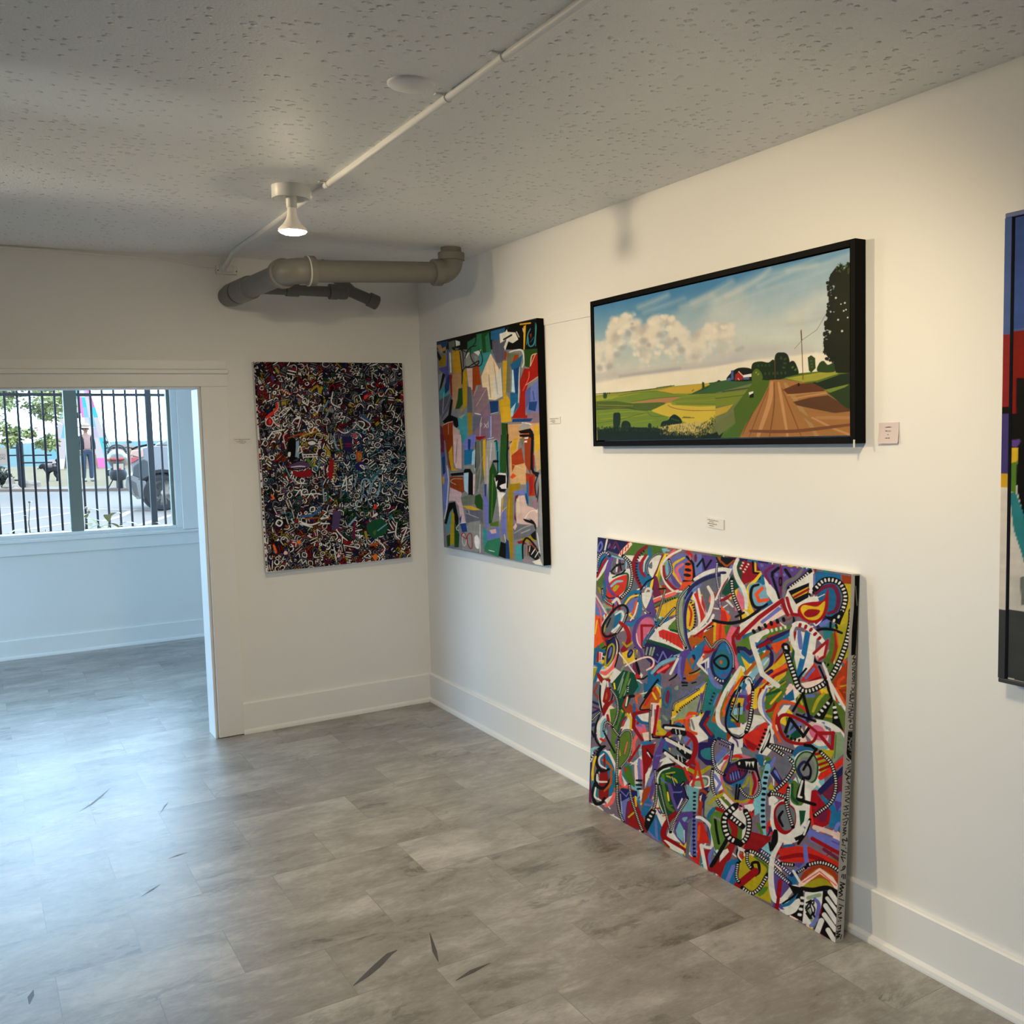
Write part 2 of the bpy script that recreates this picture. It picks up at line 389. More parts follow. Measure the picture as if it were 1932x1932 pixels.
# ------------------------------------------------------------------ grey drain pipes
PIPE = noisy(mat('grey_pipe_paint', s2l((122, 119, 114)), .42, spec=.45), 12, .10, .10, 40, .001)
GLUE = mat('pipe_cement', s2l((200, 198, 190)), .5)
dp = thing('drain_pipe', 'large grey painted drain pipe with two elbows under the ceiling', 'pipe', (0, 0, 0))
R0 = .049
A = Vector((-.188, -.885, 2.325)); Bp = Vector((-.955, -.885, 2.278)); Cw = Vector((-1.025, .0, 2.268))
bm = B(); tube(bm, [A+Vector((-.06, 0, -.004)), Bp+Vector((.09, 0, .005))], R0, 32); obj('pipe_run', bm, PIPE, dp, smooth=True)
d = (Bp-A).normalized()
def arc(p, d1, d2, r, n=10):
    """points of a bend at corner p from direction d1 into d2"""
    a = p - d1*r; o = a + d2*r
    return [o + (-d2*math.cos(t) + d1*math.sin(t))*r for t in [PI/2*k/n for k in range(n+1)]]
up = Vector((0, 0, 1))
bm = B(); rr = .060
# right elbow: run -> up to the ceiling
ctr = A.copy(); pts = arc(ctr, Vector((1, 0, .06)).normalized(), up, .062)
tube(bm, pts, .0545, 32); obj('elbow', bm, PIPE, dp, smooth=True)
bm = B(); lathe(bm, [(.0545, 0), (.063, .002), (.063, .040), (.058, .042), (.049, .042)], pts[0]+Vector((.006, 0, 0)), (-1, 0, -.06)); obj('hub', bm, PIPE, dp, smooth=True)
bm = B(); lathe(bm, [(.0545, 0), (.0635, .002), (.0635, .036), (.058, .038), (.049, .038)], pts[-1]-up*.006, up); obj('hub', bm, PIPE, dp, smooth=True)
bm = B(); tube(bm, [pts[-1]+up*.025, Vector((pts[-1].x, pts[-1].y, HC+.01))], R0, 32); obj('riser', bm, PIPE, dp, smooth=True)
# left elbow: run -> back wall
dw = (Cw-Bp).normalized(); pts = arc(Bp, d, dw, .075)
bm = B(); tube(bm, pts, .0565, 32); obj('elbow', bm, PIPE, dp, smooth=True)
bm = B(); lathe(bm, [(.0565, 0), (.0655, .002), (.0655, .036), (.060, .038), (.049, .038)], pts[0]+d*.004, -d); obj('hub', bm, PIPE, dp, smooth=True)
bm = B(); tube(bm, [pts[0]+d*.002, pts[0]-d*.004], .0672, 32); obj('glue_ring', bm, GLUE, dp, smooth=True)
e = pts[-1]
bm = B(); lathe(bm, [(.0565, -.004), (.0655, -.002), (.0655, .03), (.060, .033), (.049, .033)], e, dw); obj('hub', bm, PIPE, dp, smooth=True)
L_ = (Cw-e).length
bm = B(); tube(bm, [e+dw*.02, Cw+dw*.03], R0, 32); obj('wall_run', bm, PIPE, dp, smooth=True)
for q, ln in ((L_-.36, .17), (L_-.17, .10)):
    bm = B(); lathe(bm, [(.049, 0), (.0555, .003), (.0575, .02), (.0575, ln-.004), (.054, ln), (.049, ln)], e+dw*q, dw); obj('coupling', bm, PIPE, dp, smooth=True)
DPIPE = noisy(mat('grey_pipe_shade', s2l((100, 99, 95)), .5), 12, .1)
bp2 = dp
q = e+dw*(L_-.40)
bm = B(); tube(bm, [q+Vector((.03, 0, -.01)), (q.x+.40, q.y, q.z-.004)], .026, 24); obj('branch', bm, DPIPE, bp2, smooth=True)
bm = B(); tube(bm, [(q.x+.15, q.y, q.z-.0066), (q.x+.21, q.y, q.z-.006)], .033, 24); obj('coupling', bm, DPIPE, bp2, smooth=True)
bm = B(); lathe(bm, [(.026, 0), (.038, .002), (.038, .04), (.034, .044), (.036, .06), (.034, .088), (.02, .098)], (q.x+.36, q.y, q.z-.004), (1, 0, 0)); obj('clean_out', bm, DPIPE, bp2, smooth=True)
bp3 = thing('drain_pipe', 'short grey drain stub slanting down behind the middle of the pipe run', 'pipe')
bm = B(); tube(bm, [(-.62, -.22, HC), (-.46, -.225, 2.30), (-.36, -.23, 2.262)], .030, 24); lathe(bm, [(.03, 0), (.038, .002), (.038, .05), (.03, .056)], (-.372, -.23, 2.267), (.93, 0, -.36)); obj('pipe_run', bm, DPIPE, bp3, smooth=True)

# ------------------------------------------------------------------ paint engine: strokes laid on a canvas grid
RNG = np.random.RandomState(11)
PAL = dict(k=(14, 12, 14), w=(226, 222, 214), g=(122, 122, 120), r=(150, 22, 26), R=(200, 46, 32), o=(226, 84, 30), n=(176, 88, 22), N=(158, 58, 26),
           y=(230, 190, 42), Y=(176, 162, 34), G=(84, 118, 44), D=(22, 76, 48), b=(34, 104, 152), B=(38, 34, 86), t=(44, 122, 130), c=(122, 180, 196),
           v=(106, 116, 188), V=(92, 68, 142), p=(206, 104, 132), P=(238, 206, 192), m=(112, 36, 68), a=(142, 160, 132), s=(98, 102, 116), S=(244, 100, 94))

def fbm(h, w, cells, octv=4, seed=0):
    r = np.random.RandomState(seed); out = np.zeros((h, w)); amp = 1.; tot = 0
    cy, cx = cells
    for o in range(octv):
        g = r.rand(int(cy)+2, int(cx)+2)
        y = np.linspace(0, cy, h, endpoint=False); x = np.linspace(0, cx, w, endpoint=False)
        y0 = y.astype(int); x0 = x.astype(int); fy = y-y0; fx = x-x0; fy = fy*fy*(3-2*fy); fx = fx*fx*(3-2*fx)
        a = g[y0][:, x0]*(1-fx) + g[y0][:, x0+1]*fx; b = g[y0+1][:, x0]*(1-fx) + g[y0+1][:, x0+1]*fx
        out += amp*(a*(1-fy)[:, None] + b*fy[:, None]); tot += amp; amp *= .5; cy *= 2; cx *= 2
    return out/tot

def spline(P, closed=False, step=6):
    P = np.array(P, float)
    if len(P) < 3: return P
    Q = np.vstack([P[-1:], P, P[:2]]) if closed else np.vstack([2*P[:1]-P[1:2], P, 2*P[-1:]-P[-2:-1]])
    out = []
    for i in range(1, len(Q)-2):
        p0, p1, p2, p3 = Q[i-1:i+3]
        for t in np.arange(step)/step:
            out.append(.5*((2*p1) + (-p0+p2)*t + (2*p0-5*p1+4*p2-p3)*t*t + (-p0+3*p1-3*p2+p3)*t**3))
    if not closed: out.append(P[-1])
    return np.array(out)

class Paint:
    """a rectangle in space O + u*U + v*V painted on a fine grid; strokes are traced in the frame of the reference view
    and land on the canvas surface itself"""
    def __init__(s, O, U, V, nu, nv, base=(128, 128, 128)):
        s.O, s.U, s.V = (np.array(a, float) for a in (O, U, V)); s.nu, s.nv = nu, nv
        u = np.linspace(0, 1, nu+1); v = np.linspace(0, 1, nv+1); s.uu, s.vv = np.meshgrid(u, v)
        s.W = s.O + s.uu[..., None]*s.U + s.vv[..., None]*s.V
        d = s.W - np.array([CX, CY, CH])
        z = d @ np.array(CF); s.X = PX0 + FPX*(d @ np.array(CR))/z; s.Y = PY0 - FPX*(d @ np.array(CU))/z
        s.img = np.ones((nv+1, nu+1, 3))*np.array(base)/255.
        A = []; bvec = []
        for j, i in ((0, 0), (0, nu), (nv, nu), (nv, 0)):
            x, y = s.X[j, i], s.Y[j, i]
            A.append([x, y, 1, 0, 0, 0, -i*x, -i*y]); bvec.append(i); A.append([0, 0, 0, x, y, 1, -j*x, -j*y]); bvec.append(j)
        s.H = np.linalg.solve(np.array(A), np.array(bvec)); s.t = (0, 0, 1.)
    def win(s, x0, x1, y0, y1):
        h = s.H; I = []; J = []
        for x, y in ((x0, y0), (x1, y0), (x1, y1), (x0, y1)):
            w = h[6]*x+h[7]*y+1; I.append((h[0]*x+h[1]*y+h[2])/w); J.append((h[3]*x+h[4]*y+h[5])/w)
        a, b = max(0, int(min(I))-1), min(s.nu, int(max(I))+2); c, d = max(0, int(min(J))-1), min(s.nv, int(max(J))+2)
        return (slice(c, d+1), slice(a, b+1)) if b > a and d > c else None
    def put(s, sl, al, col):
        a = al[..., None]; s.img[sl] = s.img[sl]*(1-a) + a*np.array(col)/255.
    def dist(s, P, sl):
        X, Y = s.X[sl], s.Y[sl]; D = np.full(X.shape, 1e9); T = np.zeros(X.shape); n = max(1, len(P)-1)
        for k in range(len(P)-1):
            (ax, ay), (bx, by) = P[k], P[k+1]; dx, dy = bx-ax, by-ay; L2 = dx*dx+dy*dy+1e-9
            t = np.clip(((X-ax)*dx+(Y-ay)*dy)/L2, 0, 1); d = np.hypot(X-ax-t*dx, Y-ay-t*dy); m = d < D
            D[m] = d[m]; T[m] = ((k+t)/n)[m]
        if len(P) == 1: D = np.hypot(X-P[0][0], Y-P[0][1])
        return D, T
    def stroke(s, P, w, col, a=1., soft=.55, taper=0.):
        P = np.array(P, float); r = w/2+soft*2+1
        sl = s.win(P[:, 0].min()-r, P[:, 0].max()+r, P[:, 1].min()-r, P[:, 1].max()+r)
        if sl is None: return
        D, T = s.dist(P, sl); hw = w/2*(1-taper*np.abs(2*T-1)**2)
        s.put(sl, a*np.clip((hw-D)/(2*soft)+.5, 0, 1), col)
    def poly(s, P, col, a=1., soft=.5):
        P = np.array(P, float); sl = s.win(P[:, 0].min()-2-soft, P[:, 0].max()+2+soft, P[:, 1].min()-2-soft, P[:, 1].max()+2+soft)
        if sl is None: return
        X, Y = s.X[sl], s.Y[sl]; ins = np.zeros(X.shape, bool); n = len(P)
        for k in range(n):
            (ax, ay), (bx, by) = P[k], P[(k+1) % n]
            if ay == by: continue
            c = ((ay > Y) != (by > Y)) & (X < (bx-ax)*(Y-ay)/(by-ay)+ax); ins ^= c
        D, _ = s.dist(np.vstack([P, P[:1]]), sl); sd = np.where(ins, D, -D)
        s.put(sl, a*np.clip(sd/(2*soft)+.5, 0, 1), col)
    def along(s, P, gap):
        P = np.array(P, float); seg = np.hypot(*np.diff(P, axis=0).T); L = np.concatenate([[0], np.cumsum(seg)]); out = []
        for q in np.arange(gap*.6, L[-1]-gap*.3, gap):
            k = min(np.searchsorted(L, q)-1, len(P)-2); t = (q-L[k])/(seg[k]+1e-9); d = (P[k+1]-P[k])/(seg[k]+1e-9); out.append((P[k]*(1-t)+P[k+1]*t, d))
        return out
    def tile(s, ox, oy, sc): s.t = (ox, oy, sc)
    def run(s, text):
        ox, oy, sc = s.t
        for ln in text.strip().splitlines():
            for it in ln.split(';'):
                f = it.split()
                if len(f) < 4: continue
                k, c = f[0][0], f[0][1]; col = PAL[c]
                col = tuple(np.clip(np.array(col)*(1+RNG.uniform(-.07, .07)) + RNG.uniform(-5, 5, 3), 4, 245)) if c not in 'kw' else col
                if k in 'pbq': v = list(map(float, f[1:])); w = 0
                else: w = float(f[1])/sc; v = list(map(float, f[2:]))
                P = np.array([(ox+v[i]/sc, oy+v[i+1]/sc) for i in range(0, len(v)-1, 2)])
                if k == 's': s.stroke(spline(P), w, col, taper=.25)
                elif k == 'l': s.stroke(P, w, col)
                elif k == 'o':
                    Q = spline(P, True); s.stroke(np.vstack([Q, Q[:1]]), w, col)
                elif k == 'p': s.poly(P, col)
                elif k == 'b': s.poly(spline(P, True), col)
                elif k == 'c':
                    Q = spline(P); s.stroke(Q, w, col)
                    for q, d in s.along(Q, max(2.4, w*.62)):
                        n = np.array([-d[1], d[0]]); e = w*.16; s.stroke(np.array([q-n*e, q+n*e]), max(1.1, w*.33), PAL['w'])
                elif k == 'd':
                    for q, d in s.along(spline(P), w*1.5):
                        n = np.array([-d[1], d[0]])*w*.22; s.stroke(np.array([q-n, q+n]), w*.75, col)
                elif k == 'f': s.stroke(spline(P), w, col, a=.55, soft=max(1, w*.3))
                elif k == 'q': s.poly(spline(P, True), col, soft=3., a=.9)
    def build(s, name, m, parent, gain=1., streak=.05, seed=1, thick=None):
        n1 = fbm(s.nv+1, s.nu+1, (s.nv/5, s.nu/30), 2, seed)-.5; n2 = fbm(s.nv+1, s.nu+1, (s.nv/28, s.nu/6), 2, seed+5)-.5
        im = np.clip(s.img*(1+streak*2*(n1+n2))[..., None], 0, 1)
        lin = np.where(im <= .04045, im/12.92, ((im+.055)/1.055)**2.4)*gain
        lin = np.clip(lin, .004, .86)
        nV = (s.nu+1)*(s.nv+1); me = bpy.data.meshes.new(name)
        idx = np.arange(nV).reshape(s.nv+1, s.nu+1); F = np.stack([idx[:-1, :-1], idx[:-1, 1:], idx[1:, 1:], idx[1:, :-1]], -1).reshape(-1, 4)
        me.vertices.add(nV); me.vertices.foreach_set('co', s.W.reshape(-1))
        me.loops.add(F.size); me.loops.foreach_set('vertex_index', F.reshape(-1).astype(np.int32))
        me.polygons.add(len(F)); me.polygons.foreach_set('loop_start', np.arange(0, F.size, 4, dtype=np.int32))
        me.update(calc_edges=True)
        at = me.color_attributes.new('paint', 'FLOAT_COLOR', 'POINT')
        at.data.foreach_set('color', np.concatenate([lin.reshape(-1, 3), np.ones((nV, 1))], 1).reshape(-1).astype(np.float32))
        me.materials.append(m); o = bpy.data.objects.new(name, me); COL.objects.link(o); o.parent = parent
        return o

def paint_mat(rough=.42):
    m = mat('painted_canvas', (.5, .5, .5), rough, spec=.05); nt = m.node_tree; b = nt.nodes['Principled BSDF']
    a = nt.nodes.new('ShaderNodeAttribute'); a.attribute_name = 'paint'; nt.links.new(a.outputs['Color'], b.inputs['Base Color'])
    tc = nt.nodes.new('ShaderNodeTexCoord'); n = nt.nodes.new('ShaderNodeTexNoise'); n.inputs['Scale'].default_value = 350; n.inputs['Detail'].default_value = 3
    nt.links.new(tc.outputs['Object'], n.inputs['Vector']); bp = nt.nodes.new('ShaderNodeBump'); bp.inputs['Strength'].default_value = .15; bp.inputs['Distance'].default_value = .0005
    nt.links.new(n.outputs['Fac'], bp.inputs['Height']); nt.links.new(bp.outputs['Normal'], b.inputs['Normal'])
    return m
PAINTED = paint_mat(); VARN = paint_mat(.38)
CANVAS = noisy(mat('raw_canvas', (.72, .70, .66), .8), 60, .05, .2, 700, .0005)
BLACKP = mat('black_paint', (.006, .006, .006), .55, spec=.03)
BLACKF = mat('black_frame', (.005, .005, .005), .5, spec=.04)

def slab(name, O, U, V, depth, m, parent, bevel=.002, inset=.0005):
    """stretched canvas body behind a painted face; depth goes away from the viewer side"""
    O, U, V = Vector(O), Vector(U), Vector(V); n = U.cross(V).normalized()
    bm = B(); v = [bm.verts.new(O + U*a + V*b - n*(inset + d)) for d in (0, depth) for a, b in ((0, 0), (1, 0), (1, 1), (0, 1))]
    for f in ((0, 1, 2, 3), (7, 6, 5, 4), (0, 4, 5, 1), (1, 5, 6, 2), (2, 6, 7, 3), (3, 7, 4, 0)): bm.faces.new([v[i] for i in f])
    return obj(name, bm, m, parent, bevel=bevel)

# ------------------------------------------------------------------ the large painted canvas that leans on the wall
LB = Vector((-.112, -1.918, .001)); LR = Vector((-.109, -3.320, .001)); LT = Vector((-.038, -1.914, 1.1135))
LU = LR-LB; LV = LT-LB
lean = thing('abstract_painting', 'large unframed colourful canvas with black and white dotted snakes leaning on the right wall', 'painting', (0, 0, 0))
slab('stretcher', LB, LU, LV, .033, CANVAS, lean)
Q = Paint(LB, LU, LV, 700, 700, (120, 105, 120))
# patchwork underneath
Q.tile(0, 0, 1)
for k in range(420):
    x, y = RNG.uniform(1105, 1625), RNG.uniform(1015, 1770); c = 'vbwrGVtyoNsaPRcBwbm'[RNG.randint(19)]; a = RNG.uniform(0, PI); r = RNG.uniform(7, 17)
    P = [(x+r*math.cos(a+t)*RNG.uniform(.6, 1.3), y+1.5*r*math.sin(a+t)*RNG.uniform(.6, 1.3)) for t in (0, 1.2, 2.3, 3.3, 4.6)]
    Q.poly(P, PAL[c])
for k in range(420):
    x, y = RNG.uniform(1105, 1625), RNG.uniform(1015, 1770); a = RNG.uniform(0, PI); r = RNG.uniform(8, 20); c = 'vbwrwVtyowNswPRwkwB'[RNG.randint(19)]
    Q.stroke(spline([(x-r*math.cos(a), y-r*math.sin(a)), (x+r*.3*math.sin(a), y-r*.3*math.cos(a)), (x+r*math.cos(a), y+r*math.sin(a))]), RNG.uniform(2, 5), PAL[c], taper=.4)
Q.tile(1100, 1000, 7.1556)
Q.run('''
pB 150 90 620 150 480 330 340 280 150 330; ov 22 200 240 240 160 260 220 220 290; lw 24 325 130 295 270; sm 26 350 150 390 250 440 160 490 270; sv 20 340 240 360 190; sv 20 420 250 440 220
pG 660 160 1150 225 1000 350 560 340 640 230; pw 560 340 900 350 860 430 600 420; pc 1060 250 1150 240 1090 330
sP 60 640 190 560 270 500 340; lR 14 540 250 530 320; lR 14 580 230 570 280; lR 14 610 200 605 240; lR 14 500 290 505 330
pb 190 340 380 330 380 520 300 700 200 600; sk 14 210 560 250 430 300 360; pG 180 640 290 540 300 700 200 840; sY 30 210 780 240 850
sw 40 340 420 260 560 185 670; sr 34 320 380 260 480 190 630; 
cB 44 188 570 188 450 230 340 300 300 360 350
sV 62 400 360 345 480 320 650 345 780 410 880; ss 180 470 420 500 520; sw 24 465 390 450 560; sm 24 500 380 480 570; sc 22 390 350 520 390 580 400 580 560; lk 22 450 470 545 460; lk 22 500 450 515 540
bw 360 600 450 600 620 520 645 640 600 800 530 890 480 900 430 820 350 700; bR 340 740 430 660 590 605 605 700 560 820 440 910 330 900 290 850; sD 24 400 640 500 600 605 600 590 780 530 890
sc 34 380 760 450 700 530 690; bY 400 790 450 740 490 760 430 830; sV 40 340 720 360 810 430 890; sr 52 470 900 490 1060; sk 16 300 880 350 920 430 915; sk 24 380 560 430 500 470 480; sk 24 450 610 530 580 570 540
sw 40 400 980 460 930 500 1000; ck 46 540 350 630 440 662 560 655 680 620 800 515 915; ck 34 260 800 280 920 340 980 405 1010; lk 16 405 1010 405 1090
sP 26 165 870 230 980 300 1100 330 1150 240 1290; pv 165 920 230 1000 300 1130 220 1200 150 1100; po 150 1150 230 1160 240 1350 280 1500 150 1600; sS 18 160 930 230 1080 250 1290; sy 20 190 1220 165 1400; sR 24 215 1200 250 1400 320 1580
pa 260 980 400 1050 330 1150; ps 310 1060 390 1060 335 1130; sb 40 280 690 300 820 270 940
pb 720 480 880 420 930 640 840 780 720 620; sb 60 900 250 900 350 860 430 850 560 900 680 880 780; sr 56 860 225 760 300 690 430 700 580 785 785; dk 26 835 270 760 350 725 440 725 600 775 740; sr 44 850 340 790 440 780 540 835 625; sP 20 880 350 830 440 820 560
bw 880 500 920 400 1000 345 1060 360 1030 500 960 640 900 600; bs 880 490 930 430 930 520; ck 22 880 600 858 480 930 370 1030 310 1130 350
sm 44 1070 370 1020 520 965 650 965 780; sy 44 1110 340 1060 450 1010 600 940 700 915 790; sY 36 1140 420 1060 520 1010 700 1060 790; sc 30 1090 260 1160 280
sS 56 1235 280 1180 340 1120 410; sw 34 1320 270 1180 340 1080 440 1060 560 1120 720 1220 820 1330 830; sr 40 1088 490 1100 620 1160 720 1250 800 1350 790
bv 1150 420 1280 330 1420 320 1500 450 1490 620 1340 790 1220 740 1130 600; bV 1170 560 1260 680 1330 770 1230 740; sy 36 1365 375 1230 460 1215 560 1260 640 1330 735; sp 46 1350 460 1265 530 1290 620 1320 690
sc 40 1130 420 1130 520 1140 600; ck 34 1160 400 1198 520 1180 590 1120 665
bo 1385 450 1480 420 1495 600 1440 690 1365 650; sk 38 1400 360 1480 450 1500 560 1480 690 1360 690; sk 40 1390 460 1440 460; sk 44 1390 535 1445 545; sk 44 1375 605 1440 615; po 1350 700 1490 690 1420 790 1290 810
pV 1510 320 1800 360 1800 540 1520 640 1500 480; pv 1490 320 1600 330 1610 560 1520 620; lk 26 1540 490 1615 390 1650 530 1730 410; sR 50 1400 290 1470 350; sS 16 1440 340 1450 400; sm 40 1520 340 1520 420
pk 1790 365 1940 385 1940 510 1830 490; sn 45 1830 370 1880 440 1940 500
ps 1540 720 1780 620 1940 620 1940 800 1760 950 1700 1100 1600 850; sB 56 1390 920 1470 770 1620 670 1780 615 1940 590; sw 56 1510 665 1640 590 1780 545 1940 525; cB 34 1810 440 1800 600 1830 800 1855 1055
lr 40 1940 640 1800 900; pD 1870 860 1940 700 1940 900; lw 26 1920 640 1790 940; sS 60 1760 860 1720 960
py 970 1060 1290 900 1280 1130 1100 1190 1000 1150 990 1080; sG 36 970 1020 1120 950 1280 905; sw 46 930 950 1100 890 1280 820; lS 44 940 965 1040 925; lS 44 1115 900 1240 855; dk 22 1095 965 1250 915; lG 30 980 1180 1060 1240
bw 780 860 925 850 870 1020 830 1060 790 960; pV 930 890 960 1000 990 1170 850 1070; ck 26 780 870 790 980 840 1080 905 1125; sw 34 840 830 870 790 920 810 900 880 880 930; lk 22 775 810 860 700 980 630; lk 22 975 640 945 800 1110 790; ck 28 1110 800 1070 950 1020 1120 985 1240; bm 960 640 1000 640 1030 780 950 800
sb 50 560 980 650 850 760 830; sb 52 750 870 775 1050 725 1220 640 1280 580 1260; bv 600 1000 700 920 740 930 720 1020 660 1110 610 1090; so 34 720 960 700 1060 660 1130; sy 28 745 880 640 910 565 1005; sy 28 600 1115 680 1195; sw 22 740 980 700 1130 640 1220
bc 420 1120 540 1080 560 1180 470 1330 390 1370 430 1200; bb 430 1170 500 1110 500 1230 400 1330; bs 280 1290 380 1130 430 1160 390 1350 320 1420; sY 16 300 1280 280 1390; sk 22 370 1190 320 1310; ok 30 270 1300 330 1190 450 1050 550 1015 605 1090 560 1230 470 1380 330 1440 270 1400; sw 28 440 1140 520 1100 540 1180 480 1290 390 1370; ck 30 590 1130 530 1280 450 1395
bB 300 1700 340 1520 420 1440 470 1520 450 1700 360 1840 290 1800; oY 26 300 1780 320 1620 390 1540 420 1600 390 1740 320 1830; sP 34 450 1450 470 1600 430 1750 330 1870 240 1900; bv 340 1730 370 1590 395 1600 370 1700; sS 44 460 1690 400 1850 290 1940; sk 20 440 1430 480 1550 470 1700 400 1940; sk 16 300 1690 340 1520 420 1440
pw 180 1640 270 1650 250 1770 170 1770; lr 34 200 1650 195 1770; lS 26 235 1670 230 1750; lb 40 285 1640 180 1610 150 1800 240 1830 190 1940
sr 58 500 1250 590 1330 620 1480 550 1620; br 505 1620 560 1540 600 1450 645 1500 600 1610 540 1650; lY 28 540 1520 590 1575 695 1500; bB 600 1660 640 1610 680 1640 640 1720 600 1720; lv 18 625 1680 650 1650
bp 720 1400 800 1210 900 1190 960 1260 860 1420 800 1590 740 1540; sV 46 960 1170 860 1150 740 1240 690 1380 700 1520 780 1640 800 1730; lr 34 930 1290 790 1290 800 1580; bb 840 1450 945 1340 960 1360 830 1570 800 1550; sP 16 720 1400 740 1520 790 1590; ck 20 985 1280 900 1400 820 1590
pw 1030 1290 1250 1170 1260 1250 1160 1290 1170 1350 1320 1400 1400 1540 1350 1640 890 1470; bG 1150 1320 1260 1200 1290 1280 1290 1390 1200 1360; sD 30 1180 1350 1280 1370
pR 1020 1370 1080 1340 1320 1420 1360 1620 1160 1500 1030 1440; lN 14 1080 1380 1085 1470; lN 14 1130 1400 1130 1500; lN 14 1180 1420 1180 1520; lN 14 1230 1440 1230 1540; lN 14 1280 1450 1285 1560; ck 36 1030 1290 1120 1180 1235 1055
pB 830 1550 880 1480 1330 1640 1260 1720 950 1830 830 1720; sD 46 870 1500 1100 1560 1330 1655; la 26 870 1590 850 1680; la 26 920 1590 900 1680; la 26 960 1590 930 1690; lv 20 950 1740 1010 1790 1080 1640 1140 1760 1200 1690; lt 24 1000 1680 1010 1690; lc 20 1230 1700 1300 1680
pn 1400 1480 1640 1290 1700 1280 1780 1500 1740 1600 1650 1500 1450 1590; po 1640 1320 1780 1240 1940 1240 1940 1480 1800 1500; pG 1880 1270 1940 1250 1940 1370; py 1760 1250 1800 1240 1790 1500 1760 1500; pR 1530 1440 1650 1330 1600 1460; sw 50 1410 1410 1560 1370 1700 1270 1760 1150; sr 30 1500 1440 1650 1330 1770 1220; sw 18 1640 1370 1760 1295; lk 14 1700 1290 1765 1295
py 1390 1000 1480 960 1510 1130 1500 1280 1430 1390 1390 1350; sR 30 1430 1030 1462 1130 1440 1290; sy 16 1410 1010 1430 1150 1420 1320; st 30 1400 1340 1440 1370; dk 26 1445 960 1500 1060 1515 1200 1490 1330 1420 1390
pR 1480 870 1560 830 1650 1190 1560 1290 1570 1100; sw 34 1480 860 1530 1000 1570 1200 1560 1300; sw 36 1560 790 1590 950 1665 1150; sv 34 1590 740 1480 830 1420 900 1390 960; sr 26 1770 860 1740 1080 1640 1230; sw 54 1690 770 1750 900 1720 1080 1640 1230 1540 1330 1420 1410; pR 1600 880 1640 1000 1660 1150 1600 1000
sa 86 1330 880 1300 1050 1310 1250 1370 1450 1430 1620; sB 46 1470 850 1400 1000 1372 1200 1392 1450 1450 1620; dv 14 1365 1000 1352 1200 1380 1450 1430 1600; ck 34 1430 760 1330 880 1280 1000 1270 1200 1300 1400 1390 1590
pb 1390 1720 1640 1480 1650 1560 1590 1680 1480 1900 1420 1800; pn 1330 1750 1400 1720 1500 1940 1340 1940; pV 1320 1640 1450 1600 1400 1720 1290 1940 1220 1940; sv 34 1310 1700 1290 1940; lw 14 1340 1730 1350 1690 1380 1680
lw 20 490 1660 620 1830 700 1940; sP 26 540 1850 740 1750 880 1715 950 1760 940 1840 860 1890; sa 30 560 1830 520 1900 600 1930; ck 26 700 1590 715 1740; sk 40 720 1790 760 1940; sc 50 930 1930 1060 1800 1240 1730
pr 980 1900 1180 1790 1280 1750 1100 1940; lS 34 1010 1920 1150 1830; lw 34 1180 1940 1280 1740
''')
Q.tile(1360, 1040, 6.9)
